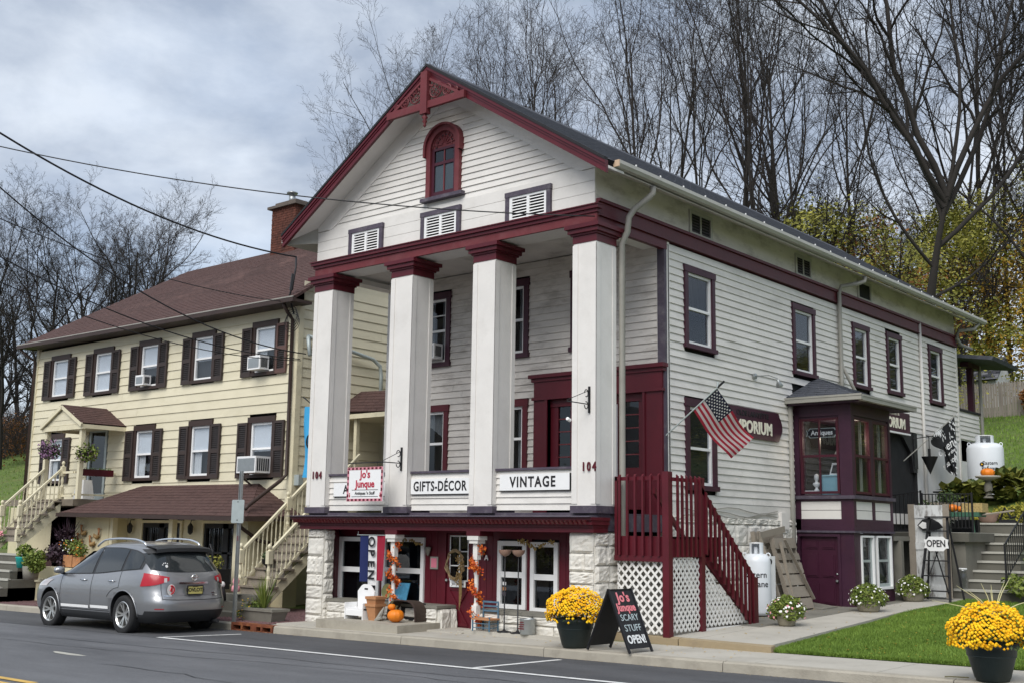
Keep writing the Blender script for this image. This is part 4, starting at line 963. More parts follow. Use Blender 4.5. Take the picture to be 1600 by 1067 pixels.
mb = MB(); mb.box(-.05, .06, 13.62, 13.85, 3.6, 4.5); mb.prism([(13.85, 4.5), (12.4, 4.5), (13.0, 4.35), (13.45, 4.0), (13.6, 3.5), (13.85, 3.5)], PS.P, -.04, .05); part('timber_bracket', mb, M['black'], H)
# =================================================================== bay (part of the shop building)
BY0, BY1, BX = 7.08, 9.05, 1.27
BF, BS = Pl('Y', BY0), Pl('X', BX)
bay = part('bay_window', MB().box(0, BX-.001, BY0+.001, BY1, 4.30, 4.60).box(0, BX-.001, BY0+.001, BY1, 1.96, 2.72).box(.0, .09, BY0+.001, BY1, 2.72, 4.30).box(BX-.14, BX-.001, BY0+.001, BY0+.14, 2.72, 4.3).box(0, BX-.001, BY1-.08, BY1, 2.72, 4.3), M['plum'], H, label='dark plum two-storey bay with a door below and shop windows above')
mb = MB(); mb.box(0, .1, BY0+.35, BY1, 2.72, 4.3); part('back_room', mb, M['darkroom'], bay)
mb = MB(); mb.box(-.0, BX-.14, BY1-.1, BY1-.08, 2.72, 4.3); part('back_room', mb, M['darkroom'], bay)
mb = MB()
BF.box(mb, .0, .14, -.03, .0, 2.0, 4.6); BF.box(mb, BX-.24, BX+.03, -.03, .0, 2.22, 4.6); BF.box(mb, .14, BX-.24, -.03, 0, 4.34, 4.6); BF.box(mb, .0, BX+.03, -.03, .0, 1.99, 2.22); BF.box(mb, .14, BX-.24, -.03, 0, 2.585, 2.63)
BS.box(mb, BY0, BY0+.10, -.03, .0, 1.99, 4.6); BS.box(mb, BY1-.10, BY1, -.03, 0, 1.99, 4.6); BS.box(mb, BY0+.1, BY1-.1, -.03, 0, 4.34, 4.6); BS.box(mb, BY0+.1, BY1-.1, -.03, 0, 1.99, 2.22); BS.box(mb, BY0+.1, BY1-.1, -.03, 0, 2.585, 2.63); BS.box(mb, 8.0, 8.12, -.03, .0, 2.22, 2.585)
part('casing', mb, M['plum'], bay)
mb = MB(); BF.box(mb, -.02, BX+.09, -.09, 0, 2.63, 2.70); BS.box(mb, BY0-.0, BY1+.03, -.09, 0, 2.63, 2.70); part('sill', mb, M['lilac'], bay)
mb = MB(); BF.box(mb, .0, BX+.05, -.05, 0, 1.95, 1.99); BS.box(mb, BY0-.0, BY1+.02, -.05, 0, 1.95, 1.99); part('band', mb, M['lilac'], bay)
for (pl, a, b) in ((BF, .14, BX-.24), (BS, BY0+.1, 8.0), (BS, 8.12, BY1-.1)):
    for z in (2.22, 2.405):
        mb = MB(); pl.box(mb, a+.005, b-.005, -.012, 0, z+.004, z+.178); part('white_board', mb, M['white'], bay)
def bay_window(pl, a, b, vm):
    f = MB(); c, d = 2.74, 4.30; k = .05
    pl.box(f, a, a+k, -.02, .05, c, d); pl.box(f, b-k, b, -.02, .05, c, d); pl.box(f, a+k, b-k, -.02, .05, d-k, d); pl.box(f, a+k, b-k, -.02, .05, c, c+k); pl.box(f, a+k, b-k, -.02, .04, 3.49, 3.54)
    if vm: pl.box(f, (a+b)/2-.014, (a+b)/2+.014, -.012, .03, c+k, d-k)
    wn = part('sash', f, M['winered'], bay)
    g = MB(); pl.box(g, a+k, b-k, .01, .014, c+k, d-k); part('pane', g, M['glass'], bay)
bay_window(BF, .16, BX-.26, True)
for a_, b_ in ((BY0, BY0+.12), (8.0, 8.14)): mb = MB(); BS.box(mb, a_, b_, -.02, .10, 2.72, 4.3); part('mullion', mb, M['plum'], bay)
for a, b in ((BY0+.12, 8.0), (8.14, BY1-.10)):
    f = MB(); c, d = 2.74, 4.30
    bay_window(BS, a, b, False)
    f = MB(); BS.box(f, a+.05, a+.11, .03, .07, c, d); BS.box(f, (a+b)/2+.02, (a+b)/2+.08, .03, .07, c, d); part('inner_frame', f, M['downpipe'], bay)
    f = MB(); f.grid(lambda i, j: BS.P(a+.1+.22*i, .12+.02*math.sin(i*18), c+.05+(d-c-.1)*j), 12, 1); part('curtain', f, M['curtain'], bay, True)
# lower storey of the bay
mb = MB(); mb.box(.0, .09, BY0, BY1, .35, 1.95); mb.box(.93, BX, BY0+.0, BY0+.14, .35, 1.95); mb.box(BX-.14, BX, BY0+.141, BY1, .42, .78); mb.box(BX-.14, BX, BY0+.141, BY0+.30, .78, 1.95); mb.box(BX-.14, BX, BY1-.12, BY1, .78, 1.95); mb.box(.09, .93, BY0, BY0+.14, 1.88, 1.95); mb.box(.09, BX-.14, BY0+.6, BY1, .35, 1.94)
lowb = part('bay_base', mb, M['plum'], H)
mb = MB(); BF.box(mb, .035, .09, -.03, 0, .45, 1.92); BF.box(mb, .93, .985, -.03, 0, .45, 1.92); BF.box(mb, .09, .93, -.03, 0, 1.87, 1.92); part('door_frame', mb, M['plum'], lowb)
M['plumdoor'] = pm('plum_door', (.050,.011,.027), .4, .12, 2)
d = MB(); BF.box(d, .10, .92, .05, .09, .46, 1.87); dd = part('lower_door', d, M['plumdoor'], H, label='plum six-panel door at the foot of the bay')
for (u0, u1) in ((.19, .47), (.55, .83)):
    for (z0, z1) in ((.52, .92), (1.05, 1.52), (1.62, 1.78)):
        p = MB(); BF.box(p, u0, u1, .036, .05, z0, z1); pnl = part('door_panel', p, M['plumdoor'], dd)
        p = MB(); a_ = .03; BF.box(p, u0+a_, u1-a_, .026, .036, z0+a_, z1-a_); part('panel_field', p, M['plumdoor'], dd)
g = MB(); g.lathe([(0, 0), (.03, .01), (.03, .04), (0, .06)], n=10); g.xf(Matrix.Translation((.87, BY0+.05, .98)) @ Matrix.Rotation(R(90), 4, 'X')); part('door_knob', g, M['galv'], dd, True)
g = MB(); g.lathe([(0, 0), (.02, .0), (.02, .02), (0, .02)], n=10); g.xf(Matrix.Translation((.87, BY0+.05, 1.12)) @ Matrix.Rotation(R(90), 4, 'X')); part('door_lock', g, M['galv'], dd, True)
for a, b in ((BY0+.30, 8.02), (8.16, BY1-.12)):
    f = MB(); c, d_ = .80, 1.90
    BS.box(f, a, a+.045, -.03, .02, c, d_); BS.box(f, b-.045, b, -.03, .02, c, d_); BS.box(f, a+.045, b-.045, -.03, .02, d_-.04, d_); BS.box(f, a+.045, b-.045, -.03, .02, c, c+.05)
    wn = part('basement_window', f, M['trimwhite'], H)
    g = MB(); BS.box(g, a+.045, a+.11, .02, .05, c+.05, d_-.04); BS.box(g, b-.11, b-.045, .02, .05, c+.05, d_-.04); BS.box(g, a+.11, b-.11, .02, .05, c+.05, c+.12); BS.box(g, a+.11, b-.11, .02, .05, 1.36, 1.41); part('sash', g, M['signback'], wn)
    g = MB(); BS.box(g, a+.11, b-.11, .035, .04, c+.12, d_-.04); part('pane', g, M['glass_dark'], wn)
    g = MB(); BS.box(g, a+.03, b-.03, .12, .125, c, d_); part('interior', g, M['downpipe'], wn)
mb = MB(); mb.box(BX-.2, BX+.04, BY0+.2, BY1+.03, .2, .50); part('plinth', mb, M['concrete'], lowb)
# bay roof
A0, A1, A2, A3 = Vector((0, 6.78, 4.74)), Vector((1.60, 6.78, 4.68)), Vector((1.60, 9.55, 4.66)), Vector((0, 9.9, 4.70)); Q0, Q1 = Vector((0, 8.25, 5.32)), Vector((0, 8.5, 5.32))
br_ = roof_slab('bay_roof', [A0, A1, Q0, Q0+Vector((-.001, .001, 0))], .05, M['roofgrey'], H)
roof_slab('bay_roof', [A1, A2, Q1, Q0], .05, M['roofgrey'], H)
def courses(parent, a, b, c, d, n, tab, mat, name='shingle_course'):
    """stepped shingle tabs on the quad a-b (eave) d-c (ridge), joined"""
    mb = MB(); a, b, c, d = map(Vector, (a, b, c, d)); nr = (b-a).cross(d-a).normalized()
    if nr.z < 0: nr = -nr
    for i in range(n):
        t0, t1 = i/n, (i+1.15)/n; t1 = min(t1, 1.0)
        p0, p1 = a.lerp(d, t0), b.lerp(c, t0); q0, q1 = a.lerp(d, t1), b.lerp(c, t1); ln = (p1-p0).length
        if ln < .05: continue
        k = max(1, int(ln/tab)); off = .5 if i % 2 else 0
        for j in range(-1, k+1):
            s0, s1 = (j+off)/k, (j+1+off)/k; s0c, s1c = max(0, s0), min(1, s1)
            if s1c-s0c < .02: continue
            g = .002/ln*2; lift = .012+.004*rnd.random()
            u = [p0.lerp(p1, s0c+g), p0.lerp(p1, s1c-g), q0.lerp(q1, s1c-g), q0.lerp(q1, s0c+g)]
            mb.hexa([u[0]+nr*.002, u[1]+nr*.002, u[2]+nr*.001, u[3]+nr*.001, u[0]+nr*lift, u[1]+nr*lift, u[2]+nr*.004, u[3]+nr*.004])
    return part(name, mb, mat, parent, kind='stuff')
courses(br_, A0, A1, Q0, Q0+Vector((-.001, .001, 0)), 10, .22, M['shinglegrey'], 'shingles')
courses(br_, A1, A2, Q1, Q0, 10, .25, M['shinglegrey'], 'shingles')
mb = MB(); mb.box(-.0, 1.60, 6.77, 6.79, 4.56, 4.70); mb.box(.02, 1.58, 6.80, 9.5, 4.58, 4.60); part('soffit', mb, M['plum'], H)
mb = MB(); mb.box(-.0, 1.70, 6.68, 6.77, 4.60, 4.68); mb.box(-.0, 1.71, 6.67, 6.685, 4.68, 4.72); mb.box(1.60, 1.69, 6.77, 9.62, 4.59, 4.67); mb.box(1.685, 1.70, 6.77, 9.62, 4.67, 4.71); part('gutter', mb, M['downpipe'], H)
pipe([(.05, 6.86, 4.6), (.05, 6.86, .5)], .055)
# things on show in the bay window
def bust(loc):
    t = thing('white_bust', 'small white plaster bust standing in the bay window', 'bust', loc, local=True)
    b = MB(); b.lathe([(.0, .0), (.055, .0), (.055, .02), (.03, .04), (.025, .07), (.05, .09), (.085, .13), (.075, .16), (.03, .175), (.027, .205), (.045, .23), (.052, .27), (.045, .31), (.03, .335), (0, .345)], n=14, sy=.8); part('figure', b, M['trimwhite'], t, True)
    b = MB(); b.lathe([(.045, 0), (.05, .03), (.025, .06), (0, .07)], (0, .012, .285), 10); part('hair', b, M['curtain'], t, True)
    b = MB(); b.lathe([(.0, 0), (.009, .01), (0, .03)], (0, -.045, .26), 6); part('nose', b, M['trimwhite'], t)
t = thing('display_stand', 'low pale wooden stand holding the bust in the bay window', 'stand', (.35, 7.3, 2.72))
b = MB(); b.box(.19, .49, 7.16, 7.42, 2.72, 2.79); part('drawer', b, M['curtain'], t); b = MB(); b.box(.18, .50, 7.15, 7.43, 2.79, 2.81); part('stand_top', b, M['trimwhite'], t)
bust((.40, 7.28, 2.81))
t = thing('blue_chest', 'pale blue painted chest with a picture frame on it in the bay', 'chest', (.78, 7.35, 2.72))
b = MB(); b.box(.55, 1.06, 7.2, 7.55, 2.72, 3.10); part('chest_body', b, pm('blue_chest_paint', (.22,.42,.50), .5, .08), t); b = MB(); b.box(.53, 1.08, 7.18, 7.57, 3.10, 3.13); part('chest_lid', b, pm('blue_lid', (.30,.50,.56), .5, .06), t)
t = thing('picture_frame', 'white picture frame leaning on the blue chest in the bay', 'frame', (.80, 7.3, 3.13))
b = MB(); b.hexa([(.70, 7.26, 3.13), (.90, 7.26, 3.13), (.90, 7.29, 3.13), (.70, 7.29, 3.13), (.73, 7.34, 3.38), (.93, 7.34, 3.38), (.93, 7.37, 3.38), (.73, 7.37, 3.38)]); part('frame_border', b, M['trimwhite'], t)
b = MB(); b.hexa([(.74, 7.255, 3.17), (.87, 7.255, 3.17), (.87, 7.26, 3.17), (.74, 7.26, 3.17), (.76, 7.325, 3.34), (.89, 7.325, 3.34), (.89, 7.335, 3.34), (.76, 7.335, 3.34)]); part('picture', b, M['dark'], t)
t = thing('table_lamp', 'white bell-shaded lamp standing in the corner of the bay', 'lamp', (.93, 7.5, 3.13))
b = MB(); b.lathe([(.21, 0), (.19, .08), (.13, .2), (.10, .32), (.095, .33)], (.93, 7.52, 3.52), 16, cap=False); part('lamp_shade', b, pm('lamp_shade', (.72,.68,.60), .8, .05), t, True)
b = MB(); b.lathe([(.07, 0), (.05, .02), (.02, .08), (.035, .2), (.015, .38)], (.93, 7.52, 3.13), 10); part('lamp_base', b, M['lilac'], t, True)
for p, lab in (((.86, 7.6, 3.93), 'small lit round bulb left inside the bay front window'), ((1.02, 7.72, 3.95), 'small lit round bulb near the bay side window')):
    t = thing('light_bulb', lab, 'bulb', p, local=True)
    m_ = plain('lit_bulb', (1, .8, .5)); m_.node_tree.nodes['Principled BSDF'].inputs['Emission Color'].default_value = (1, .78, .5, 1); m_.node_tree.nodes['Principled BSDF'].inputs['Emission Strength'].default_value = 4
    b = MB(); b.lathe([(0, -.025), (.018, -.015), (.025, 0), (.018, .015), (0, .025)], n=10); part('globe', b, m_, t, True)
    b = MB(); b.tube([(0, 0, .02), (0, 0, .35)], .004, 5); part('cord', b, M['black'], t)
for i_, p in enumerate(((.80, 7.62, 3.93), (1.0, 7.9, 3.90))):
    ld = bpy.data.lights.new('bulb_light', 'POINT'); ld.energy = 5; ld.color = (1, .82, .6); ld.shadow_soft_size = .05; lo_ = bpy.data.objects.new('bulb_light', ld); COL.objects.link(lo_); lo_.location = p
# Antiques sign in the bay glass
t = thing('window_sign', 'dark scalloped sign reading Antiques inside the bay window', 'sign', (.62, 7.13, 4.0))
b = MB(); pts = [(.34, 3.90), (.90, 3.90), (.93, 3.95), (.98, 3.93), (.95, 4.0), (.98, 4.07), (.93, 4.05), (.90, 4.10), (.34, 4.10), (.31, 4.05), (.26, 4.07), (.29, 4.0), (.26, 3.93), (.31, 3.95)]
b.prism(pts, Pl('Y', 7.14).P, .0, .01); part('board', b, M['signback'], t)
b = MB(); b.prism([(.62+(u-.62)*.93, 4.0+(z-4.0)*.86) for u, z in pts], Pl('Y', 7.135).P, .0, .005); part('panel', b, M['blackmatte'], t)
put_text('lettering', 'Antiques', .135, M['trimwhite'], t, Matrix.Translation((.62, 7.13, 4.0)) @ FRONT, .002, bold=.003)

# =================================================================== crimson side stair with deck and lattice
D = thing('side_staircase', 'crimson wooden deck and stair with white lattice panels beside the shop', 'staircase', (.55, 1.8, .3))
DX, DY0, DY1, DZ = 1.12, .50, 1.36, 1.83
mb = MB()
for i in range(11): mb.box(.07, DX, .52+i*.145, .52+i*.145+.138, DZ-.03, DZ)
deckp = part('deck_floor', MB().box(.07, DX-.01, .52, 2.08, DZ-.10, DZ-.035), M['crimson'], D)
for i in range(10): 
    b = MB(); b.box(.07, DX, .52+i*.156, .52+i*.156+.150, DZ-.034, DZ); part('deck_board', b, M['treadwood'], deckp)
for (x0, x1, y0, y1, z0, z1) in ((.07, DX-.05, .46, .50, 1.50, DZ-.0), (DX-.04, DX, .46, 2.08, 1.50, DZ), ):
    b = MB(); b.box(x0, x1, y0, y1, z0, z1); part('rim_joist', b, M['crimson'], D)
for (x, y, z1) in ((DX-.05, .44, 2.86), (DX-.03, 1.40, 2.80)):
    b = MB(); b.box(x-.06, x+.06, y-.02, y+.10, .25, z1); part('post', b, M['crimson'], D)
b = MB(); b.box(.07, .12, .44, .52, 1.5, 2.80); part('post', b, M['crimson'], D)
b = MB(); b.box(.07, DX-.11, .43, .47, 1.43, 1.52); part('lower_rail', b, M['crimson'], D)
fr = part('railing', MB().box(.07, DX+.02, .44, .49, 2.73, 2.79), M['crimson'], D)
bm = MB(); bm.hexa([(-.018, -.018, -1.28), (.018, -.018, -1.28), (.018, .018, -1.28), (-.018, .018, -1.28), (-.018, -.018, 0), (.018, -.018, 0), (.018, .018, .03), (-.018, .018, .03)]); BAL = bm.mesh('baluster', M['crimson'])
for i in range(6): link('baluster', BAL, fr, (.19+i*.152, .415, 2.80))
sr = part('railing', MB().box(DX-.01, DX+.03, .52, 1.42, 2.71, 2.77), M['crimson'], D)
for i in range(6): link('baluster', BAL, sr, (DX+.045, .64+i*.138, 2.79), rot=(0, 0, R(90)))
# stair flight
SY0, SY1, SZ0 = 1.42, 3.12, .33
ang = (DZ-SZ0)/(SY1-SY0)
def sz(y): return DZ - (y-SY0)*ang
for x in (.20, DX-.02):
    b = MB(); b.hexa([(x-.02, SY0, DZ-.32), (x+.02, SY0, DZ-.32), (x+.02, SY1+.12, SZ0-.10), (x-.02, SY1+.12, SZ0-.10), (x-.02, SY0, DZ), (x+.02, SY0, DZ), (x+.02, SY1+.12, SZ0+.02), (x-.02, SY1+.12, SZ0+.02)]); part('stringer', b, M['crimson'], D)
for i in range(8):
    y = SY0+.02+i*.215; z = sz(y)-.19+.02; b = MB(); b.box(.22, DX-.04, y, y+.24, z-.03, z); part('stair_tread', b, M['treadwood'], D)
hr = MB(); x = DX+.0
hr.hexa([(x-.02, SY0, 2.55), (x+.03, SY0, 2.55), (x+.03, SY1+.05, 1.05), (x-.02, SY1+.05, 1.05), (x-.02, SY0, 2.66), (x+.03, SY0, 2.66), (x+.03, SY1+.05, 1.16), (x-.02, SY1+.05, 1.16)])
hrl = part('handrail', hr, M['crimson'], D)
bm = MB(); bm.hexa([(-.02, -.02, -1.02), (.02, -.02, -1.02), (.02, .02, -1.04), (-.02, .02, -1.04), (-.02, -.02, 0), (.02, -.02, 0), (.02, .02, -.02), (-.02, .02, -.02)]); BAL2 = bm.mesh('baluster', M['crimson'])
for i in range(12):
    y = SY0+.10+i*.142; link('baluster', BAL2, hrl, (DX+.045, y, 2.655-(y-SY0)*.867))
b = MB(); b.box(DX-.05, DX+.05, SY1+.02, SY1+.12, .33, 1.14); part('post', b, M['crimson'], D)
hr2 = MB(); x = .20; hr2.hexa([(x-.02, SY0, 2.55), (x+.03, SY0, 2.55), (x+.03, SY1+.05, 1.05), (x-.02, SY1+.05, 1.05), (x-.02, SY0, 2.66), (x+.03, SY0, 2.66), (x+.03, SY1+.05, 1.16), (x-.02, SY1+.05, 1.16)])
hrl2 = part('handrail', hr2, M['crimson'], D)
# lattice
def lattice(pl, u0, u1, z0f, z1f, sp=.115, wd=.036, ang_=47):
    zmin = min(z0f(u0), z0f(u1)); zmax = max(z1f(u0), z1f(u1)); root = part('lattice_panel', (lambda m_: (pl.box(m_, u0, u0+.02, .0, .01, z0f(u0), max(z0f(u0)+.01, z1f(u0))), m_)[1])(MB()), M['lattice'], D)
    tn = math.tan(R(ang_))
    for sgn in (1, -1):
        k = -80
        while k < 80:
            # line z = zb + sgn*tn*(u-u0)
            zb = zmin + k*sp*1.35; k += 1; pts = []
            N_ = 60; run = None
            for i in range(N_+1):
                u = u0+(u1-u0)*i/N_; z = zb+sgn*tn*(u-u0); ok = z0f(u) <= z <= z1f(u)
                if ok: run = (run[0], u) if run else (u, u)
                elif run: pts.append(run); run = None
            if run: pts.append(run)
            for a, b in pts:
                if b-a < .02: continue
                za, zb_ = zb+sgn*tn*(a-u0), zb+sgn*tn*(b-u0); d0 = 0.0 if sgn > 0 else -.009
                ln = math.hypot(b-a, zb_-za); nx, nz = -(zb_-za)/ln*wd/2, (b-a)/ln*wd/2
                m_ = MB(); m_.prism([(a-nx, za-nz), (b-nx, zb_-nz), (b+nx, zb_+nz), (a+nx, za+nz)], pl.P, d0, d0+.008); part('lattice_slat', m_, M['lattice'], root)
    return root
lattice(Pl('Y', .50), .09, DX-.11, lambda u: .30, lambda u: 1.44)
lattice(Pl('X', DX-.02), .56, 1.38, lambda u: .33, lambda u: 1.50, .10)
lattice(Pl('X', DX-.02), 1.50, 3.02, lambda u: .37, lambda u: 1.38-(u-1.5)*.66, .10)
b = MB(); b.box(DX-.03, DX+.01, 1.48, 3.2, .31, .35); part('base_strip', b, M['lattice'], D)

# =================================================================== pale yellow house
YH = thing('yellow_house', 'pale yellow clapboard house with brown shutters and a brown hipped roof', 'house', (-17, 6, 0))
PY, PYS, PLW = Pl('Y', 2.4), Pl('X', -10.7), Pl('Y', 1.2)
yx0, yx1, ye = -23.45, -10.7, 7.40
mb = MB(); mb.box(yx0+.02, yx1-.02, 2.55, 9.5, .0, ye); part('inner_wall', mb, M['darkroom'], YH)
fw = part('front_wall', MB().box(yx0, yx1, 2.402, 2.42, 2.3, 2.5), M['cream'], YH)
upper = [(-12.34, -11.55, 5.72, 6.86, 'halfblind'), (-14.95, -14.14, 5.72, 6.86, 'blind'), (-17.5, -16.68, 5.72, 6.88, 'blind'), (-19.92, -19.07, 5.74, 6.88, 'full'), (-22.38, -21.5, 5.76, 6.88, 'full')]
lower = [(-12.34, -11.50, 3.18, 4.46, 'blind'), (-14.88, -14.07, 3.2, 4.5, 'halfblind'), (-17.5, -16.7, 3.2, 4.5, 'halfblind'), (-22.2, -21.5, 3.2, 4.46, 'halfblind')]
holes = [(a-.11, b+.11, c-.1, d+.17) for a, b, c, d, _ in upper+lower] + [(-20.05, -18.98, 2.6, 4.72)]
clapwall(fw, PY, yx0+.1, yx1-.14, 2.35, 7.25, .232, M['cream'], holes)
for i, (a, b, c, d, st) in enumerate(upper+lower):
    window(YH, PY, a, b, c, d, .10, .15, .04, M['browntrim'], style=st, rail=.5 if i != 2 else .5)
    for sg in (0, 1):
        s0 = a-.10-.40 if sg == 0 else b+.10; s1 = s0+.40
        f = MB(); PY.box(f, s0, s0+.06, -.09, -.045, c-.08, d+.02); PY.box(f, s1-.06, s1, -.09, -.045, c-.08, d+.02); PY.box(f, s0+.06, s1-.06, -.09, -.045, d-.05, d+.02); PY.box(f, s0+.06, s1-.06, -.09, -.045, c-.08, c+.03); zz = (c+d)/2-.03; PY.box(f, s0+.06, s1-.06, -.09, -.045, zz-.05, zz+.05); PY.box(f, s0+.06, s1-.06, -.05, -.045, c, d)
        sh = part('shutter', f, M['shutter_frame'] if (i, sg) != (0, 1) else pm('reddish_shutter', (.11,.06,.05), .6), YH)
        lv = MB()
        for z0, z1 in ((c+.03, zz-.05), (zz+.05, d-.05)):
            n = int((z1-z0)/.05)
            for k in range(n):
                z = z0+k*(z1-z0)/n; lv.hexa([(s0+.06, 2.318, z), (s1-.06, 2.318, z), (s1-.06, 2.325, z), (s0+.06, 2.325, z), (s0+.06, 2.338, z+.04), (s1-.06, 2.338, z+.04), (s1-.06, 2.345, z+.04), (s0+.06, 2.345, z+.04)])
        part('shutter_slats', lv, M['shutter'], sh, kind='stuff')
for pl, q0, q1, q2 in ((PY, yx0-.02, yx0+.1, .3), (PY, yx1-.14, yx1+.03, 2.3), (PYS, 2.36, 2.52, .2)): mb = MB(); pl.box(mb, q0, q1, -.045, .05, q2, ye); part('corner_board', mb, M['creamtrim'], YH)
sidew = part('side_wall', MB().box(yx1-.12, yx1-.1, 2.5, 9.5, 0, 7.4), M['cream'], YH)
mb = MB(); mb.box(yx1-.1, yx1-.005, 2.5, 9.5, 0, 7.4); part('sheathing', mb, M['cream'], sidew)
clapwall(sidew, PYS, 2.52, 9.5, .3, 7.9, .24, M['cream'], [(5.2, 6.5, 2.9, 4.9)])
mb = MB(); mb.prism([(2.4, 7.3), (9.5, 7.3), (9.5, 8.2), (6.0, 9.7)], PYS.P, .0, .1); part('gable_end', mb, M['cream'], sidew)
# hipped main roof
e0, e1 = 7.42, 7.50; RY = 6.2; zr_ = 10.30
EL, ER = Vector((-23.8, 1.95, 7.46)), Vector((-10.35, 1.95, 7.38)); RR, RL = Vector((-10.35, RY, 10.25)), Vector((-21.3, RY, 10.25))
BL, BR = Vector((-23.8, 10.4, 7.46)), Vector((-10.35, 10.4, 7.4))
yr = roof_slab('roof', [EL, ER, RR, RL], .06, M['roofbrown'], YH)
roof_slab('roof', [BR, BL, RL, RR], .06, M['roofbrown'], YH)
roof_slab('roof', [BL, EL, RL, RL+Vector((0, .001, 0))], .06, M['roofbrown'], YH)
courses(yr, EL, ER, RR, RL, 34, .34, M['shinglebrown'], 'shingles')
mb = MB(); mb.hexa([EL+Vector((.0, .0, -.14)), ER+Vector((.05, 0, -.14)), ER+Vector((.05, .5, -.14)), EL+Vector((.6, .5, -.14)), EL+Vector((0, 0, -.07)), ER+Vector((.05, 0, -.07)), ER+Vector((.05, .5, -.07)), EL+Vector((.6, .5, -.07))]); part('soffit', mb, M['browntrim'], YH)
mb = MB(); mb.bar(EL+Vector((-.02, -.05, -.09)), ER+Vector((.05, -.05, -.09)), .10, .11); gtr = part('gutter', mb, M['browntrim'], YH)
mb = MB(); mb.bar(EL+Vector((-.02, -.085, -.025)), ER+Vector((.05, -.085, -.025)), .03, .03); part('gutter_lip', mb, M['downpipe'], gtr)
mb = MB(); mb.bar(EL+Vector((0, 0, -.06)), BL+Vector((0, 0, -.06)), .06, .12); part('gutter', mb, M['browntrim'], YH)
def ypipe(pts, r=.045, m_=None): mb = MB(); mb.tube(pts, r, 8); return part('downpipe', mb, m_ or M['browntrim'], YH, True)
ypipe([(-10.75, 1.92, 7.25), (-10.78, 2.1, 7.05), (-10.8, 2.28, 6.9), (-10.8, 2.30, 3.15), (-10.82, 2.15, 3.0), (-10.42, .95, 2.38), (-10.40, .85, 2.30)])
ypipe([(-23.7, 1.92, 7.3), (-23.55, 2.1, 7.1), (-23.45, 2.30, 6.95), (-23.45, 2.30, .8)])
# lower storey with awning roof
lowf = part('lower_wall', MB().box(-18.3, -16.62, 1.2, 2.4, -.1, 2.12).box(-11.05, -10.72, 1.2, 2.4, -.2, 2.12).box(-23.4, -18.3, 1.9, 2.4, 0, 2.4).box(-16.62, -11.05, 1.2, 2.4, -.2, .55), M['creamwall'], YH)
mb = MB(); mb.box(-11.0, -10.3, 1.95, 2.35, -.1, 2.1); part('lower_wall', mb, M['creamwall'], YH)
clapwall(lowf, Pl('Y', 1.75), -16.6, -11.1, .5, 2.1, .22, M['cream'], [(-15.95, -14.05, .5, 2.05), (-13.25, -11.35, .5, 2.05)])
mb = MB(); mb.box(-16.62, -11.05, 1.8, 2.0, .5, 2.1); part('lower_back', mb, M['darkroom'], YH)
for a, b in ((-15.85, -14.15), (-13.15, -11.40)):
    P2 = Pl('Y', 1.72); f = MB(); P2.box(f, a-.09, a, -.03, .06, .55, 2.05); P2.box(f, b, b+.09, -.03, .06, .55, 2.05); P2.box(f, a, b, -.03, .06, 1.98, 2.05)
    wn = part('picture_window', f, M['creamtrim'], YH)
    f = MB(); m2 = (a+b)/2; P2.box(f, m2-.11, m2+.11, -.0, .05, .55, 1.98); P2.box(f, a, a+.08, 0, .05, .55, 1.98); P2.box(f, b-.08, b, 0, .05, .55, 1.98); P2.box(f, a+.08, b-.08, 0, .05, 1.25, 1.30); P2.box(f, a+.08, b-.08, 0, .05, 1.86, 1.98)
    for k in range(1, 4):
        for c_ in (a+.08, m2+.11): x = c_+(m2-.11-a-.08)*k/4; P2.box(f, x-.012, x+.012, .01, .04, .55, 1.9)
    part('sash', f, M['blackmatte'], wn)
    g = MB(); P2.box(g, a+.05, b-.05, .052, .056, .55, 1.95); part('pane', g, M['glass_dark'], wn)
    for k in range(4):
        x0 = a+.12+k*(b-a-.2)/4; g = MB(); g.grid(lambda i, j: (x0+.22*i, 1.80-.015*math.sin(i*22), .6+1.25*j), 10, 1); part('curtain', g, M['curtain'], wn, True)
for x in (-16.55, -13.85, -11.2):
    f = MB(); f.box(x-.08, x+.08, 1.22, 1.36, .3, 2.12); part('porch_post', f, M['creamtrim'], YH)
for x in (-16.38, -13.66):
    t = thing('wall_lantern', {-16.38: 'small dark lantern under the brown awning, nearer the duck wall', -13.66: 'small dark lantern under the brown awning, between the two wide windows'}[x], 'lantern', (x+.1, 1.6, 1.7), local=True)
    f = MB(); f.lathe([(.02, 0), (.06, .05), (.07, .2), (.02, .28)], n=6); part('lantern_body', f, M['black'], t); f = MB(); f.tube([(0, 0, .28), (0, .02, .36), (0, .12, .36)], .012, 6); part('bracket', f, M['black'], t)
AE = [Vector((-18.45, .78, 2.22)), Vector((-10.2, .78, 2.13)), Vector((-11.95, 2.4, 2.96)), Vector((-17.05, 2.4, 2.98)), Vector((-10.2, 2.4, 2.15)), Vector((-18.45, 2.4, 2.22))]
aw_ = roof_slab('awning_roof', [AE[0], AE[1], AE[2], AE[3]], .05, M['roofbrown'], YH)
roof_slab('awning_roof', [AE[1], AE[4], AE[2], AE[2]+Vector((-.001, 0, 0))], .05, M['roofbrown'], YH)
roof_slab('awning_roof', [AE[5], AE[0], AE[3], AE[3]+Vector((-.001, 0, 0))], .05, M['roofbrown'], YH)
courses(aw_, AE[0], AE[1], AE[2], AE[3], 11, .30, M['shinglebrown'], 'shingles')
courses(aw_, AE[1], AE[4], AE[2], AE[2]+Vector((-.001, 0, 0)), 11, .3, M['shinglebrown'], 'shingles')
mb = MB(); mb.bar(AE[0]+Vector((0, -.05, -.05)), AE[1]+Vector((.05, -.05, -.05)), .10, .10); mb.bar(AE[1]+Vector((.03, 0, -.05)), AE[4]+Vector((.03, 0, -.05)), .06, .10); part('gutter', mb, M['browntrim'], YH)
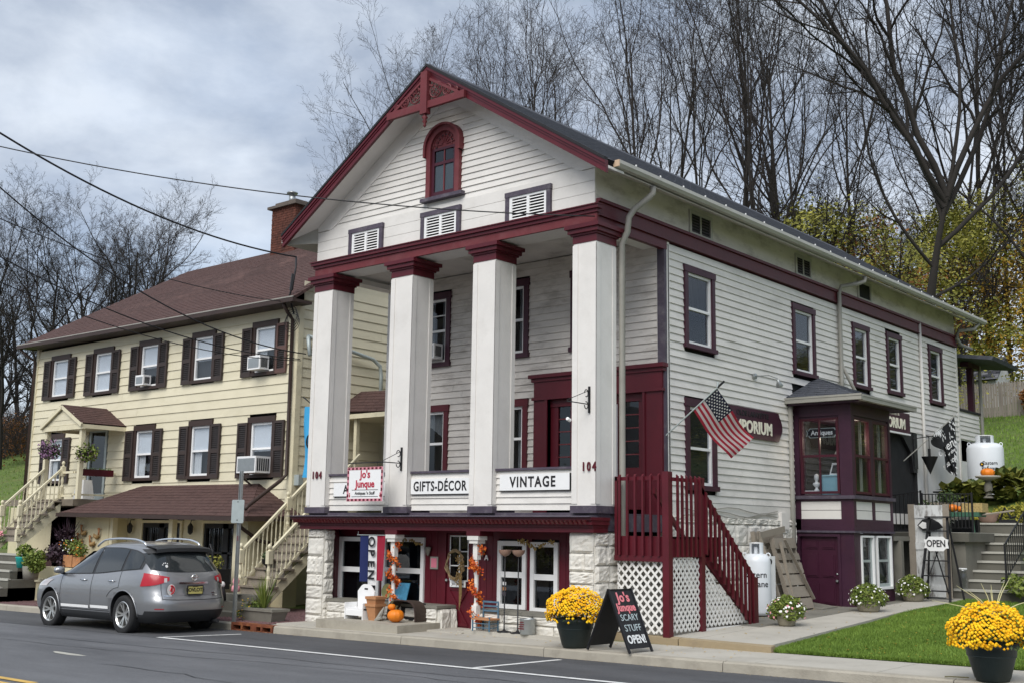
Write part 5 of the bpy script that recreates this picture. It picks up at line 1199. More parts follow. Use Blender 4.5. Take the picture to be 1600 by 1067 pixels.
mb = MB(); mb.hexa([(-18.4, .8, 2.12), (-10.3, .8, 2.04), (-10.3, 2.4, 2.06), (-18.4, 2.4, 2.12), (-18.4, .8, 2.15), (-10.3, .8, 2.07), (-10.3, 2.4, 2.09), (-18.4, 2.4, 2.15)]); part('awning_soffit', mb, M['creamtrim'], YH)
ypipe([(-10.55, .8, 2.05), (-10.6, .9, 1.9), (-10.45, 1.3, 1.6), (-10.2, 1.9, 1.45)])
# brick chimney
ch = part('chimney', MB().box(-13.12, -12.02, 5.62, 6.18, 9.2, 11.1), M['chimneymortar'], YH)
mb = MB(); pr = random.Random(2)
for k in range(22):
    z = 9.45+k*.076
    for pl, a, b in ((Pl('Y', 5.62), -13.13, -12.01), (Pl('X', -12.02), 5.61, 6.19)):
        u = a-(.11 if k % 2 else 0)
        while u < b:
            p, q = max(a, u+.005), min(b, u+.215); u += .22
            if q-p > .03: pl.box(mb, p, q, -.012-.006*pr.random(), .01, z+.004, z+.070)
part('bricks', mb, M['brick'], ch, kind='stuff')
mb = MB(); mb.box(-13.24, -11.9, 5.5, 6.3, 11.1, 11.18); mb.box(-13.06, -12.08, 5.66, 6.12, 11.18, 11.3); part('chimney_cap', mb, M['chimneymortar'], ch)
mb = MB(); mb.lathe([(.10, 0), (.10, .26)], (-12.57, 5.9, 11.28), 12); mb.lathe([(.04, 0), (.17, .03), (.17, .06), (.02, .12)], (-12.57, 5.9, 11.56), 12); part('flue_cowl', mb, M['galv'], ch, True)
for o_ in [ch]+list(ch.children):
    o_.data.transform(Matrix.Translation((-3.35, .25, .35)))
# left entrance porch
PG2 = Pl('Y', 1.08)
pc, pw2, pz, pk = -19.18, 1.10, 4.66, 5.22
for sg in (-1, 1):
    q = [Vector((pc+sg*pw2, 1.0, pz)), Vector((pc+sg*pw2, 2.42, pz)), Vector((pc, 2.42, pk)), Vector((pc, 1.0, pk))]
    if sg < 0: q = [q[1], q[0], q[3], q[2]]
    rs = roof_slab('porch_roof', q, .05, M['roofbrown'], YH)
    courses(rs, *q, 9, .28, M['shinglebrown'], 'shingles')
mb = MB(); mb.prism([(pc-pw2+.1, pz-.02), (pc+pw2-.1, pz-.02), (pc, pk-.10)], PG2.P, 0, .06); pgb = part('porch_gable', mb, M['cream'], YH)
for sg in (-1, 1):
    b = MB(); b.bar((pc+sg*(pw2+.02), 1.02, pz-.06), (pc, 1.02, pk-.06), .05, .10, (0, 0, 1)); part('porch_fascia', b, M['creamtrim'], YH)
for z in (pz+.12, pz+.33): 
    b = MB(); h_ = (pk-.15-z)/(pk-pz)*pw2; PG2.box(b, pc-h_, pc+h_, -.012, 0, z, z+.18) if h_ > .2 else None
    if b.v: part('clapboard', b, M['cream'], pgb)
mb = MB(); mb.box(pc-pw2, pc+pw2, 1.06, 1.14, pz-.16, pz-.03); mb.box(pc+pw2-.10, pc+pw2, 1.14, 2.4, pz-.14, pz-.03); mb.box(pc-pw2, pc-pw2+.1, 1.14, 2.4, pz-.14, pz-.03); mb.box(pc-pw2+.1, pc+pw2-.1, 1.14, 2.4, pz-.06, pz-.03); part('porch_beam', mb, M['creamtrim'], YH)
for x in (pc-pw2+.14, pc+pw2-.18): b = MB(); b.box(x-.06, x+.06, 1.12, 1.24, 2.6, pz-.14); part('porch_post', b, M['creamtrim'], YH)
mb = MB(); mb.box(-22.4, -18.45, 1.15, 2.4, 2.42, 2.60); mb.box(-20.9, -18.5, 1.9, 2.4, 0, 2.42); part('porch_floor', mb, M['treadwood'], YH)
d = MB(); PY.box(d, -19.98, -19.88, -.03, .04, 2.62, 4.66); PY.box(d, -19.12, -19.02, -.03, .04, 2.62, 4.66); PY.box(d, -19.88, -19.12, -.03, .04, 4.56, 4.66); PY.box(d, -19.88, -19.12, -.01, .04, 3.42, 3.50); PY.box(d, -19.88, -19.12, -.01, .04, 2.62, 2.8)
dw = part('front_door', d, M['signback'], YH); g = MB(); PY.box(g, -19.88, -19.12, .01, .015, 2.8, 4.56); part('pane', g, M['glass_dark'], dw)
def turned(h, r=.022, n=6):
    b = MB(); b.box(-.02, .02, -.02, .02, 0, h*.16); b.lathe([(r*.6, h*.16), (r, h*.22), (r*.55, h*.28), (r*.8, h*.5), (r*.5, h*.74), (r, h*.8), (r*.6, h*.84)], n=n, cap=False); b.box(-.02, .02, -.02, .02, h*.84, h); return b
TB = turned(.72).mesh('baluster', M['creamtrim'])
def newel(x, y, z0, h, parent):
    b = MB(); b.box(x-.055, x+.055, y-.055, y+.055, z0, z0+h*.30); b.lathe([(.045, h*.30), (.055, h*.34), (.03, h*.40), (.045, h*.5), (.03, h*.60), (.05, h*.64)], (x, y, z0), 8, cap=False); b.box(x-.055, x+.055, y-.055, y+.055, z0+h*.64, z0+h*.90); b.lathe([(.05, h*.90), (.02, h*.93), (.045, h*.97), (.05, h), (.02, h+.05)], (x, y, z0), 8); part('newel_post', b, M['creamtrim'], parent)
def flight(name, label, xl, xr, y0, y1, z0, z1, n, rail_h=.86):
    S_ = thing(name, label, 'staircase', ((xl+xr)/2, y0, z0)); m = (z1-z0)/(y1-y0)
    for x in (xl, xr):
        b = MB(); b.hexa([(x-.02, y0, z0-.28), (x+.02, y0, z0-.28), (x+.02, y1, z1-.42), (x-.02, y1, z1-.42), (x-.02, y0, z0-.04), (x+.02, y0, z0-.04), (x+.02, y1, z1-.10), (x-.02, y1, z1-.10)]); part('stringer', b, M['creamtrim'], S_)
    for i in range(n):
        y = y0+(y1-y0)*i/n; z = z0+(z1-z0)*(i+1)/n-.05
        b = MB(); b.box(xl-.06, xr+.08, y-.04, y+(y1-y0)/n+.02, z-.035, z); part('stair_tread', b, M['treadwood'], S_)
        b = MB(); b.box(xl, xr, y, y+.02, z-.2, z-.035); part('riser', b, M['wood'], S_)
    for x in (xl, xr):
        b = MB(); b.bar((x, y0, z0+rail_h), (x, y1, z1+rail_h), .07, .05); rl = part('handrail', b, M['creamtrim'], S_)
        b = MB(); b.bar((x, y0, z0+.12), (x, y1, z1+.12), .05, .05); part('bottom_rail', b, M['creamtrim'], rl)
        k = int((y1-y0)/.12)
        for i in range(k): y = y0+.10+i*.12; link('baluster', TB, rl, (x, y, z0+(y-y0)*m+.13))
        newel(x, y0, z0-.05, 1.05, S_)
        if name == 'cream_staircase': newel(x, (y0+y1)/2+.0, z0+(z1-z0)/2, 1.05, S_)
    return S_
flight('cream_staircase', 'cream wooden staircase with turned balusters between the yellow house and shop', -10.0, -9.0, .5, 3.0, .50, 2.75, 12)
stl_ = flight('cream_porch_staircase', 'cream wooden staircase climbing to the gabled left porch of the yellow house', -20.1, -19.1, .0, 1.15, 1.50, 2.60, 6)
newel(-19.1, 1.15, 2.6, 1.0, stl_); 
mb = MB(); mb.box(-18.5, -18.44, 1.15, 2.38, 3.30, 3.36); pr_ = part('porch_railing', mb, M['creamtrim'], YH)
mb = MB(); mb.box(-18.5, -18.44, 1.15, 2.38, 2.70, 2.75); part('bottom_rail', mb, M['creamtrim'], pr_)
for i in range(9): link('baluster', turned(.58).mesh('baluster', M['creamtrim']) if i == 0 else pr_.children[-1].data, pr_, (-18.47, 1.26+i*.13, 2.73))
mb = MB(); mb.box(-19.05, -18.5, 1.12, 1.18, 3.30, 3.36); mb.box(-19.05, -18.5, 1.12, 1.18, 2.66, 2.72); p2 = part('porch_railing', mb, M['creamtrim'], YH)
for i in range(4): link('baluster', pr_.children[-1].data, p2, (-18.98+i*.14, 1.15, 2.70))
t = thing('flower_box', 'dark red flower box hung on the porch railing of the yellow house', 'planter box', (-18.42, 1.7, 3.25))
b = MB(); b.box(-18.44, -18.26, 1.22, 2.2, 3.24, 3.42); part('box', b, M['crimson'], t)
b = MB()
for i in range(60): x, y, z = rnd.uniform(-18.42, -18.28), rnd.uniform(1.25, 2.18), 3.42; s_ = .02; b._add([(x-s_, y, z), (x+s_, y, z), (x, y+s_, z+.06)], [(0,1,2)])
part('seedlings', b, M['leaf2'], t, kind='stuff')
# stone terrace and concrete steps to the left
t = thing('garden_steps', 'weathered concrete steps rising from the street to the left porch staircase', 'steps', (-19.7, -.9, 0))
for i in range(6):
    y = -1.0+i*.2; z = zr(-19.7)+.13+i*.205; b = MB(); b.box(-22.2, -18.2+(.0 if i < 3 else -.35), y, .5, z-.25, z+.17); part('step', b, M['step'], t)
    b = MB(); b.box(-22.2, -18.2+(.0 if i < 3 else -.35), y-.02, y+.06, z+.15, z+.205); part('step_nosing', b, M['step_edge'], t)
t = thing('retaining_wall', 'low cream retaining wall below the purple plants by the steps', 'wall', (-17.5, .3, 0))
b = MB(); b.box(-18.5, -10.9, .15, .35, -.2, .42); b.box(-18.5, -16.6, .36, 1.2, -.1, .8); part('wall', b, M['creamwall'], t); b = MB(); b.box(-18.55, -10.85, .10, .40, .42, .50); part('coping', b, M['creamtrim'], t)
b = MB(); b.box(-10.9, -8.9, -.35, .5, -.2, .14); b.box(-10.6, -8.95, -.05, .5, .14, .32); b.box(-10.5, -8.95, .22, .55, .32, .46); o = part('stair_footing', b, M['step']); tag(o, 'stepped concrete pad at the foot of the cream staircase', 'steps')
# side porch of the yellow house
def VV(*p): return [Vector(q) for q in p]
t_ = VV((-10.7, 3.6, 4.76), (-8.5, 3.6, 4.66), (-9.7, 4.5, 5.32), (-10.7, 4.5, 5.36)); rs = roof_slab('side_porch_roof', t_, .05, M['roofbrown'], YH); courses(rs, *t_, 7, .28, M['shinglebrown'], 'shingles')
roof_slab('side_porch_roof', VV((-8.5, 3.6, 4.66), (-8.5, 5.6, 4.66), (-9.7, 4.6, 5.32), (-9.7, 4.5, 5.32)), .05, M['roofbrown'], YH)
mb = MB(); mb.box(-10.68, -8.55, 3.62, 5.6, 4.58, 4.62); mb.box(-10.25, -8.52, 3.56, 3.60, 4.55, 4.66); part('side_porch_beam', mb, M['creamtrim'], YH)
mb = MB(); mb.box(-10.0, -9.9, 3.68, 3.78, 2.75, 4.6); part('porch_post', mb, M['creamtrim'], YH)
mb = MB(); mb.box(-10.7, -7.3, 3.0, 7.0, 2.55, 2.72); mb.box(-10.0, -9.0, 2.9, 3.1, 2.3, 2.7); part('side_landing', mb, M['treadwood'], YH)
mb = MB(); mb.box(-10.65, -9.9, 5.3, 5.35, 2.72, 4.5); part('side_door', mb, M['signback'], YH)
mb = MB(); mb.box(-10.62, -10.3, 5.27, 5.30, 2.8, 4.4); part('door_opening', mb, M['dark'], YH)
mb = MB(); mb.tube([(-10.5, 2.55, 6.5), (-10.5, 3.9, 6.32), (-10.5, 4.7, 6.2), (-10.5, 4.95, 6.05), (-10.5, 5.0, 5.8), (-10.5, 5.0, 4.9)], .05, 8); part('conduit', mb, M['signback'], YH, True)
mb = MB(); mb.tube([(-10.5, 2.55, 6.5), (-10.45, 2.5, 6.45), (-10.3, 2.45, 6.0)], .05, 8); part('conduit_head', mb, M['signback'], YH, True)
b = MB(); b.box(-10.66, -10.48, 2.42, 2.56, 2.9, 3.15); o = part('meter_box', b, M['signback']); tag(o, 'small grey electric meter box on the corner of the yellow house', 'meter')
# =================================================================== parked grey SUV (built in its own frame: x forward, y left)
def pchip(xs, ys):
    xs = list(xs); ys = list(ys); n = len(xs); h = [xs[i+1]-xs[i] for i in range(n-1)]; d = [(ys[i+1]-ys[i])/h[i] for i in range(n-1)]
    m = [d[0]]+[0 if d[i-1]*d[i] <= 0 else 2*d[i-1]*d[i]/(d[i-1]+d[i]) for i in range(1, n-1)]+[d[-1]]
    def f(x):
        if x <= xs[0]: return ys[0]
        if x >= xs[-1]: return ys[-1]
        i = 0
        while xs[i+1] < x: i += 1
        t = (x-xs[i])/h[i]; t2 = t*t; t3 = t2*t
        return (2*t3-3*t2+1)*ys[i]+(t3-2*t2+t)*h[i]*m[i]+(-2*t3+3*t2)*ys[i+1]+(t3-t2)*h[i]*m[i+1]
    return f
cz = [.22, .30, .42, .55, .70, .82, .92, .99, 1.04, 1.09, 1.20, 1.35, 1.50, 1.56, 1.61, 1.64, 1.655]
cxr = [.16, .06, .0, -.01, .05, .09, .10, .12, .14, .17, .25, .36, .50, .60, .80, 1.10, 1.45]
cxf = [4.42, 4.55, 4.63, 4.65, 4.62, 4.50, 4.25, 3.92, 3.62, 3.42, 3.18, 2.90, 2.60, 2.45, 2.22, 2.0, 1.8]
cw = [.80, .86, .885, .90, .905, .90, .885, .87, .855, .84, .80, .735, .66, .62, .54, .40, .20]
Xr, Xf, Wd = pchip(cz, cxr), pchip(cz, cxf), pchip(cz, cw)
def nn(z): return 5.2 if z < 1.0 else 5.2-1.2*min(1, (z-1.0)/.5)
def cpt(phi, z, off=0.0):
    a = (Xf(z)-Xr(z))/2; xc = (Xf(z)+Xr(z))/2; n = nn(z); c, s_ = math.cos(phi), math.sin(phi)
    x = xc-a*math.copysign(abs(c)**(2/n), c); y = Wd(z)*math.copysign(abs(s_)**(2/n), s_)
    if off:
        e = 1e-3; q1 = cpt(phi+e, z); q0 = cpt(phi-e, z); u1 = cpt(phi, z+e); u0 = cpt(phi, z-e)
        nrm = (q1-q0).cross(u1-u0)
        if nrm.length > 1e-12:
            nrm.normalize()
            if nrm.dot(Vector((x-xc, y, .1))) < 0: nrm = -nrm
            return Vector((x, y, z))+nrm*off
    return Vector((x, y, z))
def phi_of_x(x, z):      # left side
    a = (Xf(z)-Xr(z))/2; xc = (Xf(z)+Xr(z))/2; t = max(-1, min(1, (xc-x)/a)); n = nn(z); return math.acos(math.copysign(abs(t)**(n/2), t))
def phi_of_y(y, z):      # rear face
    t = max(-1, min(1, y/Wd(z))); n = nn(z); return math.asin(math.copysign(abs(t)**(n/2), t))
CAR = thing('parked_car', 'grey compact SUV parked at the kerb before the yellow house', 'car', (-7.72, -2.19, zr(-9.5)-.005), local=True, rot=(0, .012, math.pi-R(1.0)))
CAR.scale = (1.04, 1.04, 1.045)
def carpaint():
    m, n, l, b = new_mat('grey_metallic_paint'); b.inputs['Base Color'].default_value = (.30, .305, .315, 1); b.inputs['Metallic'].default_value = .65; b.inputs['Roughness'].default_value = .34
    b.inputs['Coat Weight'].default_value = .8; b.inputs['Coat Roughness'].default_value = .06
    g = n.new('ShaderNodeNewGeometry'); t = n.new('ShaderNodeTexNoise'); t.inputs['Scale'].default_value = 3; l.new(g.outputs['Position'], t.inputs['Vector'])
    mr = n.new('ShaderNodeMapRange'); mr.inputs[3].default_value = .26; mr.inputs[4].default_value = .42; l.new(t.outputs['Fac'], mr.inputs[0]); l.new(mr.outputs[0], b.inputs['Roughness'])
    return m
M['car'] = carpaint(); M['cladding'] = plain('black_plastic', (.02, .021, .023), .55); M['tyre'] = pm('tyre_rubber', (.018,.018,.019), .8, .2, 20)
M['rim'] = plain('alloy', (.62, .62, .60), .28, .85); M['redlens'] = plain('red_lens', (.40, .010, .022), .3, 0, .15); M['clearlens'] = plain('clear_lens', (.55, .50, .48), .1, .3, .5); M['chrome_shine'] = plain('painted_chrome_shine', (.85, .85, .84), .3, 0)
M['chrome'] = plain('chrome', (.80, .81, .82), .12, 1)
phis = []
for i in range(96):
    phis.append(2*math.pi*i/96)
mb = MB(); zs = [cz[0]+(cz[-1]-cz[0])*i/70 for i in range(71)]
def rev(phi, z): return cpt(phi, z)
for z in zs:
    for p in phis: mb.v.append(tuple(cpt(p, z)))
K = 96
for i in range(70):
    for j in range(K):
        zz = zs[i]; mb.f.append((i*K+j, i*K+(j+1) % K, (i+1)*K+(j+1) % K, (i+1)*K+j)); mb.m.append(1 if zz < .36 else 0)
mb.f.append(tuple(reversed(range(K)))); mb.m.append(1); mb.f.append(tuple(70*K+j for j in range(K))); mb.m.append(0)
body_me = mb.mesh('body', [M['car'], M['cladding'], M['dark']], True)
body = link('body', body_me, CAR)
# cut the wheel arches
cut = MB()
AX = (.96, 3.65); WR = .345
for ax in AX:
    for sg in (-1, 1):
        c_ = MB(); c_.lathe([(0, 0), (.405, 0), (.405, .36), (0, .36)], n=40, cap=False); c_.xf(Matrix.Translation((ax, sg*1.0, .36)) @ Matrix.Rotation(R(90)*sg, 4, 'X'))
        b0 = len(cut.v); cut.v += c_.v; cut.f += [tuple(i+b0 for i in f) for f in c_.f]; cut.m += [0]*len(c_.f)
co = bpy.data.objects.new('cutter', cut.mesh('cutter', M['dark'])); COL.objects.link(co); co.parent = CAR
md = body.modifiers.new('arches', 'BOOLEAN'); md.operation = 'DIFFERENCE'; md.object = co; md.solver = 'EXACT'
dg = bpy.context.evaluated_depsgraph_get(); dg.update()
nm = bpy.data.meshes.new_from_object(body.evaluated_get(dg)); body.modifiers.clear()
if len(nm.polygons) > 1000: body.data = nm; nm.name = 'body'
bpy.data.objects.remove(co)
def cpatch(name, fn, nu, nv, mat, parent=CAR, smooth=True): b = MB(); b.grid(fn, nu, nv); return part(name, b, mat, parent, smooth)
def side_grid(x0, x1, zb, zt, off, sgn=1):
    def f(i, j):
        x = x0+(x1-x0)*i; z = zb(x)+(zt(x)-zb(x))*j; p = cpt(phi_of_x(x, z), z, off); return (p.x, p.y*sgn, p.z)
    return f
ztop = pchip([.50, .72, 1.0, 1.6, 2.2, 2.6, 2.9, 3.2, 3.42], [1.20, 1.40, 1.475, 1.515, 1.515, 1.46, 1.33, 1.17, 1.065])
zbot = pchip([.5, 1.1, 2.0, 3.42], [1.17, 1.13, 1.065, 1.03])
for sg in (1, -1):
    wb = cpatch('window_surround', side_grid(.56, 3.42, lambda x: zbot(x)-.015, lambda x: ztop(x)+.02, .004, sg), 40, 4, M['cladding'])
    for nm_, x0, x1 in (('quarter_window', .63, 1.10), ('rear_door_window', 1.17, 2.04), ('front_door_window', 2.13, 3.30)):
        cpatch('window', side_grid(x0, x1, zbot, ztop, .010, sg), 16, 4, plain('dark_tinted_glass', (.022, .026, .028), .05, 0, .25) if 'dtg' not in M else M['dtg'])
        if 'dtg' not in M: M['dtg'] = bpy.data.materials['dark_tinted_glass']
    for x in (1.13, 2.085): 
        zb_ = .42
        cpatch('door_seam', side_grid(x-.005, x+.005, lambda q: .40 if x > 1.5 else .82, lambda q: zbot(x), .003, sg), 1, 14, M['dark'])
    cpatch('door_seam', side_grid(3.22, 3.23, lambda q: .40, lambda q: 1.02, .003, sg), 1, 14, M['dark'])
    cpatch('door_seam', side_grid(1.36, 3.23, lambda q: .385, lambda q: .395, .003, sg), 20, 1, M['dark'])
    b = MB(); b.tube([tuple((lambda p: (p.x, p.y*sg, p.z))(cpt(phi_of_x(1.13+.30*math.cos(t)*0-.0+ (.45*math.sin(t)) - .0, .42+.40*math.cos(t)), .42+.40*math.cos(t), .003))) for t in [k*.12 for k in range(0, 9)]], .004, 5); part('door_seam', b, M['dark'], CAR)
    cpatch('chrome_strip', side_grid(2.12, 3.15, lambda q: .425, lambda q: .475, .022, sg), 10, 2, M['chrome_shine']); cpatch('chrome_strip', side_grid(1.42, 2.05, lambda q: .435, lambda q: .485, .022, sg), 8, 2, M['chrome_shine'])  # plain white stands for the bright reflection on the chrome
    for x in (1.28, 2.28):
        b = MB(); p = [cpt(phi_of_x(x+q, .93), .93, o_) for q, o_ in ((0, .005), (.03, .035), (.16, .035), (.19, .005))]; b.tube([(v.x, v.y*sg, v.z) for v in p], .014, 6); part('door_handle', b, M['chrome'], CAR, True)
    # mirror
    b = MB(); b.lathe([(0, -.10), (.07, -.08), (.095, 0), (.085, .07), (0, .095)], n=12, sy=.75); b.xf(Matrix.Translation((3.18, sg*.97, 1.10)) @ Matrix.Rotation(R(90), 4, 'X')); mir = part('mirror', b, M['car'], CAR, True)
    b = MB(); b.tube([(3.22, sg*.84, 1.03), (3.2, sg*.93, 1.06)], .03, 6); part('mirror_arm', b, M['cladding'], mir)
    # roof rail
    pts = [(.78, sg*.56, 1.565), (.86, sg*.57, 1.625), (1.2, sg*.575, 1.685), (1.7, sg*.575, 1.70), (2.2, sg*.565, 1.675), (2.42, sg*.56, 1.60), (2.5, sg*.56, 1.555)]
    xs_ = pchip([p[0] for p in pts], [p[2] for p in pts]); b = MB(); b.tube([(x, sg*.57, xs_(x)) for x in [.78+.0717*i for i in range(25)]], .021, 6); part('roof_rail', b, M['chrome'], CAR, True)
    # arch lip
    for ax in AX:
        b = MB(); P_ = []
        for k in range(19):
            t = math.pi*(k/18)*1.06-.09; x = ax+.415*math.cos(t); z = .36+.415*math.sin(t); q = cpt(phi_of_x(x, max(.25, z)), max(.25, z), .004); P_.append((q.x, q.y*sg, z))
        b.tube(P_, .012, 6); part('arch_lip', b, M['car'], CAR, True)
    # tail lamp wraps the corner
    lo = pchip([0, 1], [.90, .865]); 
    def tl(i, j):
        ph = R(12)+(R(54)-R(12))*i; zb = .885-.03*i+.07*(1-i)**3; zt = 1.055-.04*(1-i)**2+.03*i; z = zb+(zt-zb)*j; p = cpt(ph, z, .014); return (p.x, p.y*sg, p.z)
    tlp = cpatch('tail_lamp', tl, 16, 6, M['redlens'])
    def tl2(i, j):
        ph = R(15)+(R(19)-R(15))*i; z = .925+.075*j; p = cpt(ph, z, .020); return (p.x, p.y*sg, p.z)
    cpatch('reversing_lens', tl2, 4, 3, M['clearlens'], tlp)
    # headlamp
    def hl(i, j):
        ph = math.pi-R(24)-(R(70)-R(24))*i; z = .74+.13*j+.05*i; p = cpt(ph, z, .008); return (p.x, p.y*sg, p.z)
    cpatch('headlamp', hl, 8, 4, M['clearlens'])
def rear_grid(y0, y1, zb, zt, off):
    def f(i, j):
        u = y0+(y1-y0)*i; z = zb(u)+(zt(u)-zb(u))*j; return tuple(cpt(phi_of_y(u, z), z, off))
    return f
cpatch('rear_window', rear_grid(-.70, .70, lambda u: 1.10+.05*abs(u/.70)**3, lambda u: 1.47-.04*(u/.70)**2, .008), 24, 8, M['cladding'] if 0 else M['dtg'])
# spoiler
b = MB(); b.grid(lambda i, j: ((.36+.39*j)+.06*abs(2*i-1)**2, -.58+1.16*i, 1.535+.062*j**.6-.03*abs(2*i-1)**3), 16, 6); b.grid(lambda i, j: ((.36+.25*j)+.06*abs(2*i-1)**2, -.58+1.16*i, 1.47-.03*abs(2*i-1)**3), 16, 2)
b.grid(lambda i, j: (.36+.06*abs(2*i-1)**2, -.58+1.16*i, 1.47+.065*j-.03*abs(2*i-1)**3), 16, 1); part('spoiler', b, M['cladding'], CAR, True)
cpatch('spoiler_underside', rear_grid(-.62, .62, lambda u: 1.42, lambda u: 1.50, .02), 16, 2, M['cladding'])
cpatch('windscreen', lambda i, j: (lambda z, y: (Xf(z)+.006-.18*(y/.8)**2*.6, y, z+.004))(1.10+.36*j, (-.66+1.32*i)*(1-.12*j)), 12, 6, M['dtg'])
# tailgate seams, plate, trim
for y in (-.62, .62): cpatch('tailgate_seam', rear_grid(y-.004, y+.004, lambda u: .62, lambda u: 1.08, .003), 1, 12, M['dark'])
cpatch('tailgate_seam', rear_grid(-.62, .62, lambda u: .612+.02*(abs(u)/.62)**3, lambda u: .622+.02*(abs(u)/.62)**3, .003), 20, 1, M['dark'])
cpatch('bumper_lower', rear_grid(-.80, .80, lambda u: .23, lambda u: .43, .006), 24, 4, M['cladding'])
cpatch('plate_recess', rear_grid(-.32, .32, lambda u: .70, lambda u: .90, .004), 8, 4, M['car'])
cpatch('chrome_bar', rear_grid(-.30, .30, lambda u: .895, lambda u: .925, .026), 12, 2, M['chrome'])
b = MB(); b.box(.012, .03, -.155, .155, .72, .86); pl_ = part('licence_plate', b, plain('plate_yellow', (.52, .46, .15), .4), CAR)
b = MB()
for y0, y1, z0, z1 in ((-.165, .165, .855, .872), (-.165, .165, .708, .722), (-.165, -.152, .722, .855), (.152, .165, .722, .855)): b.box(.006, .03, y0, y1, z0, z1)
part('plate_frame', b, M['dark'], pl_)
REAR = Matrix.Rotation(R(-90), 4, 'Z') @ Matrix.Rotation(R(90), 4, 'X')
me = text_mesh('LOVLOTE', .088, .002, M['dark'], .003); me.transform(Matrix.Translation((.010, 0, .79)) @ REAR); link('plate_lettering', me, pl_)
me = text_mesh('NEW JERSEY', .022, .002, M['dark'], .0); me.transform(Matrix.Translation((.010, 0, .848)) @ REAR); link('plate_lettering', me, pl_)
b = MB(); b.tube([(.055, .055*math.cos(t), 1.01+.05*math.sin(t)) for t in [k*math.pi/10 for k in range(21)]], .009, 6); b.box(.045, .06, -.075, .075, 1.0, 1.02); part('emblem', b, M['chrome'], CAR)
b = MB(); b.lathe([(0, 0), (.08, 0), (.08, .004), (0, .004)], n=20, sy=1.25); b.xf(Matrix.Translation((.062, .47, .80)) @ REAR); em = part('sticker', b, plain('sticker_white', (.7, .68, .66), .5), CAR, label='round red and white team sticker')
b = MB(); b.tube([(.048, .47+.055*math.cos(t), .80+.07*math.sin(t)) for t in [k*.3 for k in range(4, 17)]], .012, 5); b.box(.046, .05, .45, .475, .76, .86); b.bar((.048, .475, .84), (.048, .50, .78), .004, .02, (1, 0, 0)); part('sticker_mark', b, plain('sticker_red', (.5, .02, .03), .5), em)
for y, z, w_ in ((.52, .685, .14), (-.42, .72, .09), (-.44, .68, .11)): cpatch('badge', rear_grid(y-w_/2, y+w_/2, lambda u: z, lambda u: z+.016, .005), 3, 1, M['chrome'])
b = MB(); [b.lathe([(0, 0), (.022, 0), (.018, .03), (0, .034)], (0, 0, 0), 8) for _ in range(1)]; b.v = []; b.f = []; b.m = []
for (y, z, r) in ((.46, 1.20, .028), (.43, 1.245, .012), (.46, 1.255, .012), (.49, 1.25, .012), (.515, 1.225, .012)):
    p = cpt(phi_of_y(y, z), z, .016); k0 = len(b.v); b.lathe([(0, 0), (r, 0), (r, .002), (0, .002)], n=8); b.xf(Matrix.Translation(p) @ Matrix.Rotation(R(-68), 4, 'Y'), k0)
part('hand_sticker', b, M['trimwhite'], CAR)
b = MB(); b.tube([(1.02, -.08, 1.60), (.93, -.08, 1.74)], [.006, .003], 5); b.lathe([(.03, 0), (.02, .03), (0, .035)], (1.02, -.08, 1.60), 8); part('antenna', b, M['cladding'], CAR)
for y in (.66, -.66):
    cpatch('reflector', rear_grid(y-.06, y+.06, lambda u: .46, lambda u: .475, .005), 3, 1, M['redlens'])
# wheels
def wheel_mesh():
    ty = MB(); ty.lathe([(.235, -.10), (.30, -.115), (.335, -.10), (.345, -.06), (.345, .06), (.335, .10), (.30, .115), (.235, .10)], n=40, cap=False)
    rim = MB(); rim.lathe([(.235, -.10), (.238, .10), (.225, .108), (.205, .085), (.20, -.02), (.20, -.10)], n=36, cap=False)
    rim.lathe([(0, .06), (.055, .06), (.06, .045), (.06, -.02)], n=16, cap=False)
    for k in range(5):
        for s_ in (-1, 1):
            a0 = 2*math.pi*k/5+s_*.10; a1 = 2*math.pi*k/5+s_*.20
            rim.bar((.04*math.cos(a0), .04*math.sin(a0), .045), (.218*math.cos(a1), .218*math.sin(a1), .075), .030, .030, (0, 0, 1))
    disc = MB(); disc.lathe([(0, -.03), (.15, -.03), (.15, -.02), (0, -.02)], n=24, cap=False); disc.lathe([(0, -.10), (.235, -.10), (.235, -.09), (0, -.09)], n=24, cap=False)
    return ty, rim, disc
ty, rim_, disc = wheel_mesh(); TY, RM, DC = ty.mesh('tyre', M['tyre'], True), rim_.mesh('rim', M['rim']), disc.mesh('brake_disc', M['cladding'])
for ax in AX:
    for sg in (1, -1):
        wh = link('wheel', DC, CAR, (ax, sg*.775, WR), (-R(90)*sg, 0, .0)); wh.rotation_euler = (R(-90)*sg, 0, R(4) if ax > 2 and sg > 0 else 0)
        link('tyre', TY, wh); link('rim', RM, wh)
b = MB(); b.box(.5, 4.2, -.62, .62, .2, .34); part('underbody', b, M['dark'], CAR)
b = MB(); b.lathe([(.035, -.12), (.04, .12)], n=10); b.xf(Matrix.Translation((.12, -.5, .22)) @ Matrix.Rotation(R(90), 4, 'Y')); part('exhaust_pipe', b, M['cladding'], CAR)
